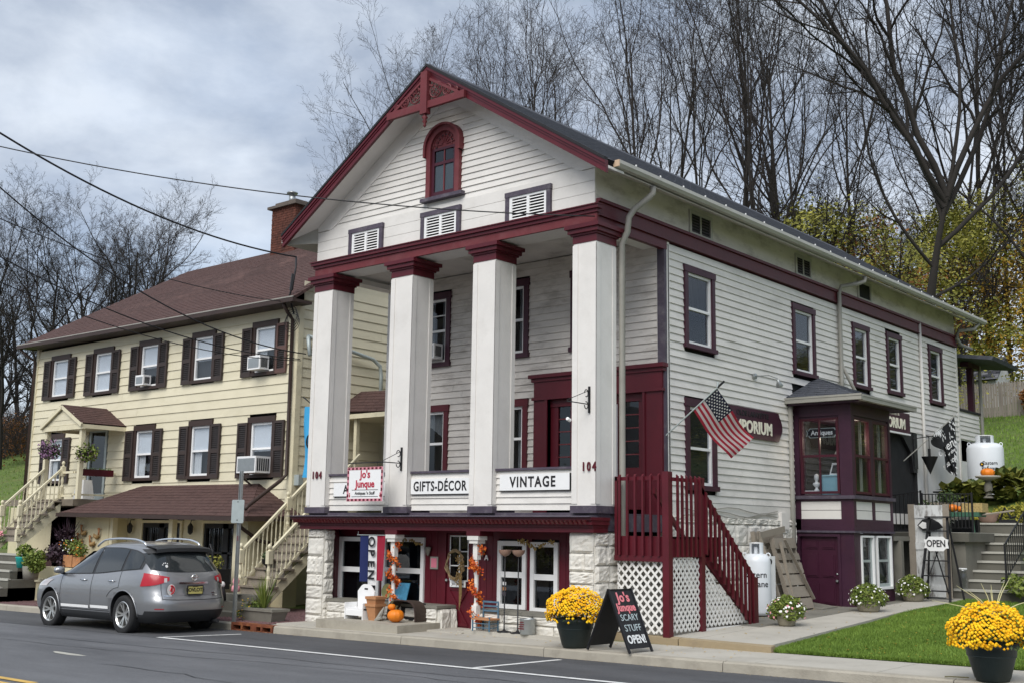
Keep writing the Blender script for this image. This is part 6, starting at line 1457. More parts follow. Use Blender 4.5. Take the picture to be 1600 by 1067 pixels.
# =================================================================== signs and flags
def zsw(x): return zr(x)+.146
def board_sign(name, label, x0, x1, z0, z1, y, text, size, tx, dy=.02, tilt=0, **k):
    t = thing(name, label, 'sign', ((x0+x1)/2, y, (z0+z1)/2)); b = MB(); b.box(x0, x1, y, y+dy, z0, z1); part('board', b, M['trimwhite'], t)
    b = MB(); b.box(x0-.012, x1+.012, y+.004, y+dy+.012, z0-.014, z0); b.box(x1, x1+.014, y+.004, y+dy+.012, z0, z1); part('board_edge', b, M['blackmatte'], t)
    put_text('lettering', text, size, M['blackmatte'], t, Matrix.Translation((tx, y-.003, (z0+z1)/2-.005)) @ FRONT, .003, **k); return t
board_sign('wall_sign', 'white board reading ANTIQUES on the left parapet, half behind the hanging sign', -6.50, -5.02, 2.52, 2.78, .06, 'ANTIQUES', .235, -5.66, bold=.004, spacing=1.12, xs=.90)
board_sign('wall_sign', 'white board reading GIFTS-DÉCOR on the middle parapet', -4.32, -2.84, 2.54, 2.82, .06, 'GIFTS-DÉCOR', .25, -3.58, bold=.005, spacing=1.1, xs=.80)
board_sign('wall_sign', 'white board reading VINTAGE on the right parapet', -2.12, -.58, 2.58, 2.86, .06, 'VINTAGE', .25, -1.38, bold=.006, spacing=1.2, xs=.85)
for x, lab in ((-6.94, 'dark red house number 104 on the leftmost column'), (-.10, 'dark red house number 104 on the rightmost column')):
    t = thing('house_number', lab, 'house number', (x, -.02, 2.94)); 
    for k, ch_ in enumerate('104'): put_text('digit', ch_, .20, M['burgundy'], t, Matrix.Translation((x-.11+k*.11 if x < -1 else x-.13+k*.11, -.022, 2.94)) @ FRONT, .006, bold=.006, xs=.8)
# hanging sign
HS = thing('hanging_sign', 'hanging white Jo\'s Junque sign with a red and black dashed border', 'sign', (-5.02, -.45, 2.72))
x0, x1, z0, z1, y = -5.52, -4.54, 2.40, 3.04, -.46
b = MB(); b.box(x0, x1, y, y+.03, z0, z1); part('board', b, M['trimwhite'], HS)
red = pm('sign_red', (.45,.03,.06), .5, .05); pinkb = pm('sign_pink', (.62,.25,.30), .5, .05)
b = MB()
for (a0, a1, c0, c1) in ((x0, x1, z1-.05, z1), (x0, x1, z0, z0+.05), (x0, x0+.05, z0+.05, z1-.05), (x1-.05, x1, z0+.05, z1-.05)): b.box(a0, a1, y-.004, y-.001, c0, c1)
part('border', b, pinkb, HS)
b = MB()
for i in range(9): 
    xx = x0+.02+i*.108; b.box(xx, xx+.055, y-.007, y-.004, z1-.045, z1-.008); b.box(xx, xx+.055, y-.007, y-.004, z0+.008, z0+.045)
for i in range(5): 
    zz = z0+.08+i*.11; b.box(x0+.006, x0+.045, y-.007, y-.004, zz, zz+.055); b.box(x1-.045, x1-.006, y-.007, y-.004, zz, zz+.055)
part('border_dash', b, M['burgundy'], HS)
put_text('lettering', "Jo's", .20, red, HS, Matrix.Translation((-5.02, y-.004, 2.90)) @ FRONT, .003, bold=.005); put_text('lettering', 'Junque', .19, red, HS, Matrix.Translation((-5.02, y-.004, 2.72)) @ FRONT, .003, bold=.005)
put_text('lettering', "Antiques 'n Stuff", .082, M['blackmatte'], HS, Matrix.Translation((-5.02, y-.004, 2.55)) @ FRONT, .002, bold=.001)
b = MB(); b.box(-5.38, -4.66, y-.005, y-.001, 2.61, 2.618); b.box(-5.38, -4.66, y-.005, y-.001, 2.485, 2.493); part('rule', b, M['blackmatte'], HS)
b = MB()
for xx in (-5.44, -4.60): b.box(xx-.008, xx+.008, y-.006, y-.001, 2.5, 2.56); b._add([(xx-.025, y-.006, 2.51), (xx+.025, y-.006, 2.51), (xx, y-.006, 2.47)], [(0,1,2)])
part('arrow', b, red, HS)
def scroll_bracket(name, label, x, y0, z, arm=.55):
    t = thing(name, label, 'bracket', (x, y0, z)); b = MB(); b.box(x-.015, x+.015, y0-.03, y0, z-.22, z+.22)
    for s_ in (1, -1):
        b.tube([(x, y0-.05-.06*(1+math.cos(q))*.8, z+s_*(.10+.06*math.sin(q))) for q in [k*.5 for k in range(0, 11)]], .009, 5)
    part('backplate', b, M['black'], t); b = MB(); b.tube([(x, y0, z-.08), (x, y0-arm, z-.08)], .010, 6); b.tube([(x, y0, z+.16), (x, y0-arm, z-.06)], .006, 5); part('arm', b, M['black'], t); return t
scroll_bracket('sign_bracket', 'black scrolled iron bracket holding the Jo\'s Junque sign', -4.52, .0, 3.20, .5)
b = MB(); b.tube([(-4.52, -.46, 3.12), (-5.5, -.46, 3.12)], .010, 6); b.tube([(-5.35, -.46, 3.12), (-5.35, -.46, 3.03)], .006, 5); b.tube([(-4.7, -.46, 3.12), (-4.7, -.46, 3.03)], .006, 5); part('hanger', b, M['black'], HS)
scroll_bracket('sign_bracket', 'empty black scrolled bracket on the rightmost column', .0-.12, .0, 4.05, .62)
b = MB(); b.lathe([(0, 0), (.03, 0), (.03, .08), (0, .09)], n=8); b.xf(Matrix.Translation((-.50, -.04, 3.72)) @ Matrix.Rotation(R(70), 4, 'X')); o = part('security_camera', b, M['trimwhite']); tag(o, 'small white camera on the edge of the rightmost column', 'camera')
# big EMPORIUM sign on the side wall
t = thing('shop_sign', 'dark plum EMPORIUM board on the side wall behind the flag', 'sign', (.1, 5.2, 4.05))
PX = Pl('X', .07); n_ = 10; outl = [(3.95, 3.77), (6.30, 3.77)] + [(6.30+.16*math.sin(math.pi*k/n_), 3.80+.52*k/n_+.0) for k in range(1, n_)] + [(6.30, 4.36), (3.95, 4.36)]
b = MB(); b.prism(outl, PX.P, 0, .04); part('board', b, M['plumtrim'], t)
put_text('lettering', 'EMPORIUM', .33, M['ivory'], t, Matrix.Translation((.076, 5.16, 3.98)) @ SIDE, .004, bold=.012, xs=1.0, spacing=1.05)
put_text('lettering', 'OLDE LAFAYETTE', .15, M['blackmatte'], t, Matrix.Translation((.076, 5.2, 4.24)) @ SIDE, .004, bold=.002, xs=1.1)
t = thing('shop_sign', 'second plum EMPORIUM board hanging beyond the bay, its end showing', 'sign', (.25, 11.6, 4.5))
PX2 = Pl('X', .22); b = MB(); PX2.box(b, 10.9, 13.0, 0, .05, 4.42, 4.92); part('board', b, M['plumtrim'], t); put_text('lettering', 'EMPORIUM', .34, M['ivory'], t, Matrix.Translation((.225, 11.85, 4.62)) @ SIDE, .004, bold=.012)
put_text('lettering', 'OLDE LAFAYETTE', .12, M['ivory'], t, Matrix.Translation((.225, 11.85, 4.86)) @ SIDE, .004)
b = MB(); PX2.box(b, 10.9, 13.0, -.01, .06, 4.38, 4.42); part('board_edge', b, M['trimwhite'], t)
# sandwich board
t = thing('sandwich_board', 'black A-frame board chalked Jo\'s Junque SCARY STUFF OPEN!', 'sandwich board', (1.25, -1.0, .16))
def aframe():
    zb = zsw(1.3); top = zb+1.05; return zb
zb = aframe()
W_ = .56; n_v = Vector((1, -.06, 0)).normalized(); d_ = Vector((.06, 1, 0)).normalized()
C0 = Vector((1.12, -.92, zb)); 
def afp(u, s_, h):        # u across, s_=+1 front face -1 back face, h along the slope 0..1 from foot to top
    return C0 + d_*u + n_v*s_*(.37*(1-h)) + Vector((0, 0, .06+.83*h)) - (n_v*0)
for s_, nm_ in ((1, 'front_panel'), (-1, 'back_panel')):
    b = MB(); th = n_v*.02*s_
    q = [afp(-W_/2, s_, 0), afp(W_/2, s_, 0), afp(W_/2, s_, 1), afp(-W_/2, s_, 1)]; b.hexa([q[0], q[1], q[1]-th, q[0]-th, q[3], q[2], q[2]-th, q[3]-th]); pn = part(nm_, b, M['blackmatte'], t)
    for u in (-W_/2+.015, W_/2-.015): b = MB(); b.bar(afp(u, s_, -.07), afp(u, s_, 1.0), .03, .03); part('leg', b, M['black'], pn)
ez = (afp(0, 1, 1)-afp(0, 1, 0)).normalized(); MT = Matrix((tuple(d_)+(0,), tuple(ez)+(0,), tuple(d_.cross(ez))+(0,), (0, 0, 0, 1))).transposed()
M['chalkpink'] = pm('pink_chalk', (.75,.22,.25), .8, .1, 30); M['chalkwhite'] = pm('white_chalk', (.72,.74,.74), .8, .15, 30); M['chalkgrey'] = pm('grey_chalk', (.42,.50,.52), .8, .15, 30)
for txt, h, sz_, m_, bo, xs_ in (("Jo's", .85, .20, 'chalkpink', .006, 1.0), ('Junque', .68, .165, 'chalkpink', .005, .92), ('SCARY', .51, .14, 'chalkgrey', .0, .95), ('STUFF', .335, .145, 'chalkgrey', .0, .95), ('OPEN!', .145, .17, 'chalkwhite', .005, .85)):
    me = text_mesh(txt, sz_, .002, M[m_], bo, 1.05, xs_); me.transform(Matrix.Translation(afp(0.0, 1, h)+d_.cross(ez)*.004) @ MT); link('lettering', me, t)
# street sign seen from behind
t = thing('street_sign', 'galvanised post with the pale blank back of a parking sign', 'street sign', (-8.02, -1.05, -.1))
b = MB(); b.box(-8.055, -7.985, -1.06, -1.035, zr(-8)+.0, 3.0); b.box(-8.055, -8.04, -1.085, -1.06, zr(-8), 3.0); b.box(-8.0, -7.985, -1.085, -1.06, zr(-8), 3.0); part('post', b, M['galv'], t)
b = MB(); pts = [(-8.22+.02, 1.97), (-7.82-.02, 1.97), (-7.82, 1.99), (-7.82, 2.41), (-7.84, 2.43), (-8.20, 2.43), (-8.22, 2.41), (-8.22, 1.99)]; b.prism(pts, Pl('Y', -1.11).P, 0, .004); sp = part('sign_plate', b, M['signback'], t)
b = MB(); [b.box(-8.03, -8.01, -1.118, -1.11, z, z+.02) for z in (2.02, 2.38)]; part('bolt', b, M['dark'], sp)
b = MB(); b.box(-8.06, -7.98, -1.075, -1.068, 1.62, 1.72); part('sticker', b, M['crimson_pale'], t)
# stars and stripes
t = thing('national_flag', 'stars and stripes flag flying from a wall pole', 'flag', (.03, 2.1, 3.6))
b = MB(); p0, p1 = Vector((.03, 2.08, 3.60)), Vector((.98, 2.28, 4.42)); b.tube([p0, p1], .013, 8); b.lathe([(0, 0), (.02, .0), (.02, .08), (0, .1)], tuple(p1), 8); pole = part('pole', b, M['signback'], t); b = MB(); b.tube([p1+(p1-p0)*.0, p1+(p1-p0).normalized()*.16], .02, 8); part('pole_tip', b, M['dark'], pole)
fl_red, fl_wh, fl_bl = pm('flag_red', (.42,.025,.05), .8, .08, 6), pm('flag_white', (.66,.58,.57), .8, .05, 6), pm('flag_navy', (.012,.014,.035), .8, .1, 6)
# cloth: hoist along the pole, fly hanging out and down
h0 = p0.lerp(p1, .985); h1 = p0.lerp(p1, .53); fd = Vector((.16, .98, -.80)).normalized()*1.28
def cloth(i, j):         # i along the fly 0..1, j down the hoist 0..1
    p = h0.lerp(h1, j)+fd*i; sag = Vector((0, 0, -1))*.05*math.sin(i*3.1); wv = Vector((.9, -.4, .1))*(.055*math.sin(i*6.5+j*2.2)*i); return p+wv+sag
for k in range(13):
    j0, j1 = k/13, (k+1)/13; i0 = .40 if k < 7 else 0
    b = MB(); b.grid(lambda i, j: cloth(i0+(1-i0)*i, j0+(j1-j0)*j), 18, 1); part('stripe', b, fl_red if k % 2 == 0 else fl_wh, t, True)
b = MB(); b.grid(lambda i, j: cloth(.40*i, 7/13*j), 10, 6); cn = part('canton', b, fl_bl, t, True)
b = MB()
nrm = (h1-h0).cross(fd).normalized(); nrm = nrm if nrm.dot(CAMLOC-p0) > 0 else -nrm
for r_ in range(9):
    for c_ in range(11):
        if (r_+c_) % 2: continue
        for s_ in (1, -1):
            p = cloth(.40*(c_+1)/12, 7/13*(r_+1)/10)+nrm*.004*s_; e1 = fd.normalized(); e2 = (h1-h0).normalized(); vs = [p]+[p+(e1*math.cos(q)+e2*math.sin(q))*(.022 if m_ % 2 == 0 else .010) for m_, q in enumerate([x*math.pi/5 for x in range(10)])]; b._add(vs, [(0, m_+1, (m_+1) % 10+1) for m_ in range(10)])
part('stars', b, M['trimwhite'], cn)
# OPEN banner in the shop front
t = thing('open_banner', 'blue, white and red vertical OPEN banner hanging before the shop window', 'banner', (-5.2, -.06, 1.8))
for k, (x0_, x1_, m_) in enumerate(((-5.54, -5.31, pm('banner_navy', (.010,.018,.09), .8)), (-5.31, -5.08, M['curtain']), (-5.08, -4.84, pm('banner_red', (.30,.012,.035), .8)))):
    zb_ = (.90, .84, .93)[k]
    b = MB(); b.grid(lambda i, j: (x0_+(x1_-x0_)*i-.06*(1-j)*(-1 if k == 0 else -.3 if k == 1 else 1)*.5, -.05+.03*math.sin((x0_+(x1_-x0_)*i)*16)*(1-j*.7), zb_+(1.77-zb_)*j), 8, 8); part('stripe', b, m_, t, True)
for k, ch_ in enumerate('OPEN'):
    me = text_mesh(ch_, .25, .002, M['blackmatte'], .006); me.transform(Matrix.Translation((-5.19+k*.004, -.093, 1.65-k*.205)) @ FRONT @ Matrix.Rotation(R(-90), 4, 'Z')); link('lettering', me, t)
b = MB(); b.tube([(-5.62, -.06, 1.775), (-4.56, -.06, 1.775)], .009, 6); b.tube([(-5.6, -.06, 1.775), (-5.6, -.06, 1.84)], .004, 5); part('rod', b, M['signback'], t)
# leafy open flag near the back door
t = thing('welcome_flag', 'black and white leaf-print flag lettered open for the season, on a wall pole', 'flag', (.02, 12.0, 3.75))
q0, q1 = Vector((.05, 13.25, 3.88)), Vector((.55, 15.25, 5.05)); b = MB(); b.tube([q0-(q1-q0)*.1, q1+(q1-q0)*.02], .014, 6); part('pole', b, M['downpipe'], t)
tA, tB = q0.lerp(q1, .50), q0.lerp(q1, .99)
def wf(i, j): 
    p = tB.lerp(tA, i); bz = p.z-(1.55-.85*i)*j if i < .55 else p.z-(.62-(i-.55)*.9)*j; return Vector((p.x+.04*math.sin(i*9+j*3), p.y-.25*j*(1-i)*.4, bz))
b = MB(); b.grid(wf, 14, 12); part('cloth', b, M['blackmatte'], t, True)
b = MB(); pr = random.Random(9)
for k in range(75):
    i, j = pr.random(), pr.random()*.34 if k < 52 else 0.4+pr.random()*.6
    if k >= 52: i = pr.random()*.12
    p = wf(i, j)+Vector((.012, -.012, 0)); a = pr.uniform(0, 3.1); e1 = Vector((-.2, .8*math.cos(a), math.sin(a))).normalized()*.075; e2 = Vector((-.1, -math.sin(a), math.cos(a))).normalized()*.028
    b._add([p-e1, p+e2, p+e1, p-e2], [(0,1,2,3)])
part('leaf_print', b, M['trimwhite'], t)
for tx_, i_, j_, sz_ in (('open', .40, .52, .30), ('for the', .20, .62, .12), ('season', .22, .80, .2)):
    me = text_mesh(tx_, sz_, .002, M['trimwhite'], .002, shear=.3); me.transform(Matrix.Translation(wf(i_, j_)+Vector((.03, -.04, 0))) @ Matrix.Rotation(R(60), 4, 'Z') @ FRONT @ Matrix.Rotation(R(35), 4, 'Z')); link('lettering', me, t)
b = MB(); b.tube([wf(.0, 1), wf(.55, .8)], .03, 6); part('hem_rod', b, M['black'], t)
# hanging cone lantern
t = thing('hanging_lantern', 'black cone-shaped wire lantern hanging by the rendered wall', 'lantern', (.4, 13.75, 4.0)); b = MB(); b.lathe([(.0, 3.45), (.20, 3.88), (.21, 3.90), (.0, 3.9)], (.4, 13.75, 0), 10); b.box(.375, .425, 13.71, 13.77, 3.9, 4.10); part('cone', b, M['black'], t); b = MB(); b.tube([(.4, 13.75, 4.1), (.4, 13.75, 4.42)], .012, 5); b.tube([(.0, 13.6, 4.35), (.45, 13.8, 4.42), (.6, 13.9, 4.35)], .012, 5); part('hook', b, M['black'], t)
# blue banner flag at the yellow house
t = thing('blue_flag', 'bright blue garden flag on a short pole at the corner of the yellow house', 'flag', (-9.3, 1.6, 4.6)); b = MB(); b.grid(lambda i, j: (-9.36+.30*i+.03*math.sin(j*7), 1.6+.04*math.sin(i*5+j*4), 3.02+1.60*j), 6, 8); part('cloth', b, pm('sky_blue_cloth', (.05,.36,.66), .8, .06), t, True)
b = MB(); b.tube([(-9.02, 1.6, 4.60), (-9.50, 1.66, 4.86)], .014, 6); part('pole', b, M['black'], t)
b = MB(); b.tube([(-9.05+.12*math.cos(q), 1.53, 3.82+.16*math.sin(q)) for q in [k*.4+1.2 for k in range(10)]], .02, 5); part('printed_ring', b, M['black'], t)
# wall spotlight
t = thing('wall_spotlight', 'grey gooseneck spotlight over the EMPORIUM sign', 'lamp', (.05, 5.35, 5.03)); b = MB(); b.lathe([(0, 0), (.06, 0), (.06, .05), (0, .06)], n=10); b.xf(Matrix.Translation((.03, 5.35, 5.03)) @ Matrix.Rotation(R(90), 4, 'Y')); part('mount', b, M['galv'], t); b = MB(); b.tube([(.06, 5.35, 5.03), (.45, 5.2, 5.0), (.78, 4.9, 4.88)], .010, 6); part('arm', b, M['galv'], t)
b = MB(); b.lathe([(.02, .0), (.035, -.05), (.075, -.14), (.07, -.15), (0, -.12)], n=12); b.xf(Matrix.Translation((.80, 4.88, 4.86)) @ Matrix.Rotation(R(28), 4, 'X')); part('lamp_head', b, M['galv'], t, True)
# meter and cables low on the side wall
b = MB(); b.box(.0, .09, 6.30, 6.62, 2.0, 2.34); b.box(.02, .07, 6.38, 6.55, 1.93, 2.0); o = part('utility_box', b, M['white']); tag(o, 'small white utility box on the side wall left of the bay', 'utility box')
for k in range(3):
    b = MB(); b.tube([(.05, 2.6+.4*i, 2.34-.03*k-.05*math.sin(i*1.1+k*1.3)-(.05 if k else 0)) for i in range(10)], .009, 5); o = part('wall_cable', b, M['downpipe']); tag(o, ('uppermost', 'middle', 'lowest')[k]+' of three slack cables along the foot of the side wall', 'cable')
# =================================================================== pots, plants, street-side goods
def mum(name, label, loc, r, seed, grass=False):
    t = thing(name, label, 'potted plant', loc, local=True); pr = random.Random(seed); k = r/.30
    b = MB(); b.lathe([(.0, 0), (.185*k, 0), (.19*k, .025), (.20*k, .03), (.265*k, .27), (.275*k, .28), (.285*k, .36), (.30*k, .37), (.31*k, .39), (.31*k, .43), (.285*k, .435), (.26*k, .40), (.0, .38)], n=32); part('pot', b, M['pot'], t, True)
    b = MB(); b.lathe([(.272*k, .275), (.278*k, .285), (.272*k, .295)], n=32, cap=False); part('pot_band', b, M['pot'], t, True)
    # foliage dome
    R_, H0 = .47*k, .44; vs = MB()
    for i in range(900):
        a = pr.uniform(0, 6.283); h = pr.random()**.6; rr = R_*math.sqrt(max(0, 1-h*h))*pr.uniform(.55, .97); z = H0-.02+h*.40*k*pr.uniform(.6, .95)-.05
        p = Vector((rr*math.cos(a), rr*math.sin(a), z)); d = Vector((pr.gauss(0, 1), pr.gauss(0, 1), pr.gauss(0, .6))).normalized()*.035; e = d.cross(Vector((0, 0, 1))).normalized()*.014 if abs(d.z) < .034 else Vector((.012, 0, 0))
        vs._add([p-d, p+e, p+d, p-e], [(0,1,2,3)])
    part('foliage', vs, M['leaf'], t, kind='stuff')
    fl = MB(); n = 1250; pts = []
    for i in range(n):
        g = i*2.399963; h = (i+.5)/n; el = math.asin(1-1.25*h) if 1-1.25*h > -1 else 0
        lump = 1+.16*noise.noise(Vector((math.cos(g)*1.9+seed, math.sin(g)*1.9, el*2.5)))+.06*noise.noise(Vector((math.cos(g)*6, math.sin(g)*6, el*7+seed)))
        rr = R_*math.cos(el)*lump; z = H0+.02+math.sin(el)*.42*k*lump
        if el < 0: z = H0+.02+math.sin(el)*.30*k; rr *= .97
        ax = (g % 6.283)
        if el < .12 and pr.random() < (.25+.6*(math.sin(ax*1.0+seed) > .55)): continue
        p = Vector((rr*math.cos(g), rr*math.sin(g), z)); nrm = Vector((math.cos(g)*math.cos(el), math.sin(g)*math.cos(el), math.sin(el)+.25)).normalized(); s_ = pr.uniform(.017, .025)*k
        p += nrm*pr.uniform(-.03, .018)
        a_ = nrm.orthogonal().normalized(); b_ = nrm.cross(a_); q = []
        for m_ in range(8):
            th = m_*math.pi/4+pr.random()*.3; q.append(p+(a_*math.cos(th)+b_*math.sin(th))*s_*(1 if m_ % 2 else .8))
        top = p+nrm*s_*.75; q2 = [p+(a_*math.cos(m_*math.pi/2)+b_*math.sin(m_*math.pi/2))*s_*.55+nrm*s_*.6 for m_ in range(4)]
        fl._add(q+q2+[top], [(m_, (m_+1) % 8, 8+((m_+1)//2) % 4, 8+(m_//2) % 4) if m_ % 2 else (m_, (m_+1) % 8, 8+(m_//2) % 4) for m_ in range(8)]+[(8+m_, 8+(m_+1) % 4, 12) for m_ in range(4)])
    part('blossoms', fl, M['mum'], t, kind='stuff')
    if grass:
        b = MB()
        for (a, ln, tilt) in ((2.4, .55, .9), (2.6, .42, .8), (2.0, .40, .35), (1.2, .36, .05), (.6, .5, -.45), (.5, .42, -.35), (1.5, .3, .1), (3.3, .75, 1.35), (.3, .6, -1.2)):
            dx_ = -math.sin(tilt)*ln; dz_ = math.cos(tilt)*ln; c = Vector((.02, .1, H0+.30)); st = [c, c+Vector((dx_*.5*.78, dx_*.5*.6, dz_*.6)), c+Vector((dx_*.78, dx_*.6, dz_))]
            b.tube([p for p in st], [.008, .006, .002], 4)
        part('grass_blade', b, pm('dry_grass_blade', (.55,.53,.30), .7, .1), t)
    return t
mum('potted_mum', 'round yellow chrysanthemum in a dark green pot before the right stone pier', (.30, -.93, zsw(.3)), .30, 3)
mum('potted_mum', 'large yellow chrysanthemum with dry grass blades in a dark pot at the lawn edge', (6.50, -1.02, zsw(6.5)), .30, 8, True)
b = MB(); b.tube([(6.25, -1.1, zsw(6.3)+.02), (6.05, -1.12, zsw(6.3)+.015), (5.98, -1.14, zsw(6.3)+.01)], .008, 5); o = part('twig', b, M['stem']); tag(o, 'small dry twig lying left of the big yellow chrysanthemum pot', 'twig')
def bush_planter(name, label, loc, r, seed, pot, col2=None, tall=.30, flower='whiteflower'):
    t = thing(name, label, 'potted plant', loc, local=True); pr = random.Random(seed)
    b = MB(); b.lathe(pot, n=24); part('pot', b, M['plnt'], t, True)
    lv = MB()
    for i in range(1500):
        u, v = pr.uniform(0, 6.283), pr.uniform(-.45, 1); rr = r*(1-.15*pr.random())*math.sqrt(max(.02, 1-v*v))*pr.uniform(.5, 1.05); p = Vector((rr*math.cos(u), rr*math.sin(u), .24+v*tall+(.03*math.sin(u*3+seed))))
        d = Vector((pr.gauss(0, 1), pr.gauss(0, 1), pr.gauss(.1, .8))).normalized(); e = d.orthogonal().normalized(); s_ = pr.uniform(.022, .042); lv._add([p-d*s_, p+e*s_*.45, p+d*s_, p-e*s_*.45], [(0,1,2,3)])
    part('foliage', lv, M['leafmix'], t, kind='stuff')
    for cnt, m_ in ((52, flower), (col2[1] if col2 else 0, col2[0] if col2 else flower)):
        if not cnt: continue
        f = MB()
        for i in range(cnt):
            u, v = pr.uniform(0, 6.283), pr.uniform(-.4, .95); rr = r*math.sqrt(1-v*v)*1.03; p = Vector((rr*math.cos(u), rr*math.sin(u), .24+v*tall*1.04)); nrm = Vector((math.cos(u), math.sin(u), v+.3)).normalized(); a_ = nrm.orthogonal().normalized(); b_ = nrm.cross(a_); s_ = pr.uniform(.016, .028)
            f._add([p+(a_*math.cos(q*1.047)+b_*math.sin(q*1.047))*s_*(1 if q % 2 else .75) for q in range(6)]+[p+nrm*s_*.4], [(q, (q+1) % 6, 6) for q in range(6)])
        part('flowers', f, M[m_], t, kind='stuff')
    return t
M['plnt'] = pm('aged_planter', (.27,.245,.18), .85, .15, 6, .3, 50); M['leafmix'] = leafmat('planter_leaves', (.06,.10,.018), (.20,.24,.05), 5)
P1 = [(0, 0), (.13, 0), (.14, .03), (.17, .14), (.20, .26), (.17, .26), (0, .24)]; P2_ = [(0, 0), (.18, 0), (.20, .03), (.23, .16), (.21, .2), (.16, .2), (0, .18)]
bush_planter('flower_planter', 'planter of pink and white flowers at the foot of the crimson stair', (1.80, 3.05, zw(1.8, 3.05)), .33, 1, P1, ('pinkflower', 22), .24)
bush_planter('flower_planter', 'rounded planter of white flowers before the plum basement windows', (1.84, 6.35, zw(1.8, 6.35)), .37, 2, P2_, None, .26)
bush_planter('flower_planter', 'planter of white flowers at the foot of the old door and ladder', (1.62, 9.15, zw(1.6, 9.15)), .36, 3, P2_, None, .27)
# --- shop stoops
b = MB(); b.box(-5.72, -3.56, -.93, .14, -.05, zsw(-4)+.135); o = part('stoop', b, M['kerbstone']); tag(o, 'low concrete stoop under the left shop window', 'stoop')
b = MB(); b.box(-2.72, -.52, -.14, .13, 0, zsw(-2)+.06); b.box(-2.9, -2.72, -.12, .13, 0, zsw(-2)+.03); o = part('stoop', b, M['concrete']); tag(o, 'thin concrete slab along the right half of the shop front', 'stoop')
b = MB(); b.box(-6.9, -3.6, -.9, .6, -.1, zsw(-5)-.005); o = part('pavement', b, M['concrete']); o['kind'] = 'structure'
for x, lab in ((-4.66, 'thin white porch post wrapped by the left leaf garland'), (-2.58, 'thin white porch post wrapped by the right leaf garland')):
    z0 = zsw(x)+(.127 if x < -4 else .06); t = thing('porch_post', lab, 'post', (x, 0, z0)); b = MB(); b.box(x-.055, x+.055, -.045, .065, z0, z0+.42); part('post_base', b, M['white'], t); b = MB(); b.lathe([(.05, 0), (.035, .04), (.04, .5), (.05, .55), (.03, .6), (.04, .98)], (x, .01, z0+.42), 10, cap=False); part('post_shaft', b, M['white'], t, True); b = MB(); b.box(x-.05, x+.05, -.04, .06, 1.38, 1.66); b.box(x-.10, x+.10, -.09, .11, 1.66, 1.72); b.box(x-.13, x+.13, -.11, .13, 1.72, 1.79); part('post_capital', b, M['white'], t)
def garland(label, x, z0, z1, seed, turns=3.2):
    pr = random.Random(seed); t = thing('leaf_garland', label, 'garland', (x, 0, z1)); b = MB(); b.tube([(x+.07*math.cos(q*turns*6.28/40), .01+.07*math.sin(q*turns*6.28/40), z1+(z0-z1)*q/40) for q in range(41)], .006, 4); part('stem', b, M['stem'], t)
    lv = MB()
    for i in range(900):
        q = pr.random(); a = q*turns*6.28; w_ = 1.0 if (q % .45) < .3 else .3
        if pr.random() > w_: continue
        p = Vector((x+.075*math.cos(a), .01+.075*math.sin(a), z1+(z0-z1)*q))+Vector((pr.gauss(0, .035), pr.gauss(-.01, .03), pr.gauss(0, .03))); d = Vector((pr.gauss(0, 1), pr.gauss(0, 1), pr.gauss(0, 1))).normalized(); e = d.orthogonal().normalized(); s_ = pr.uniform(.018, .034); lv._add([p-d*s_, p+e*s_*.6, p+d*s_, p-e*s_*.6], [(0,1,2,3)])
    part('leaves', lv, M['vine'], t, kind='stuff')
garland('orange and red leaf garland on the left shop post, above the pumpkin', -4.66, .55, 1.62, 1); garland('orange and red leaf garland on the right shop post, beside the door', -2.58, .25, 1.60, 2)
# white child's chair
t = thing('white_chair', 'small white wooden high-backed chair on the left stoop', 'chair', (-5.1, -.35, zsw(-5)+.16)); zc0 = zsw(-4)+.135; x0, x1 = -5.40, -4.90
b = MB(); b.box(x0, x1, -.5, -.2, zc0+.17, zc0+.20); part('seat', b, M['trimwhite'], t)
b = MB(); b.prism([(x0+.04, zc0+.2), (x1-.04, zc0+.2), (x1-.02, zc0+.5), (x1-.12, zc0+.60), (x1-.18, zc0+.63), (x0+.18, zc0+.63), (x0+.12, zc0+.60), (x0+.02, zc0+.5)], Pl('Y', -.22).P, 0, .025); bk = part('backrest', b, M['trimwhite'], t); b = MB(); b.box(-5.19, -5.10, -.225, -.221, zc0+.53, zc0+.56); part('hand_hole', b, M['dark'], bk)
for x in (x0, x1-.02):
    b = MB(); b.box(x, x+.02, -.52, -.18, zc0, zc0+.30); part('side_panel', b, M['trimwhite'], t)
b = MB(); b.box(x0+.02, x1-.02, -.505, -.49, zc0+.07, zc0+.17); part('front_panel', b, M['trimwhite'], t)
t = thing('flower_pots', 'stack of two square terracotta pots beside the white chair', 'pots', (-4.74, -.35, zc0))
for k in range(2):
    z = zc0+k*.13; b = MB(); w0, w1 = .085, .125; b.hexa([(-4.74-w0, -.35-w0, z), (-4.74+w0, -.35-w0, z), (-4.74+w0, -.35+w0, z), (-4.74-w0, -.35+w0, z), (-4.74-w1, -.35-w1, z+.25), (-4.74+w1, -.35-w1, z+.25), (-4.74+w1, -.35+w1, z+.25), (-4.74-w1, -.35+w1, z+.25)]); b.box(-4.74-w1-.015, -4.74+w1+.015, -.35-w1-.015, -.35+w1+.015, z+.25, z+.30); part('flower_pot', b, M['tile_orange'], t)
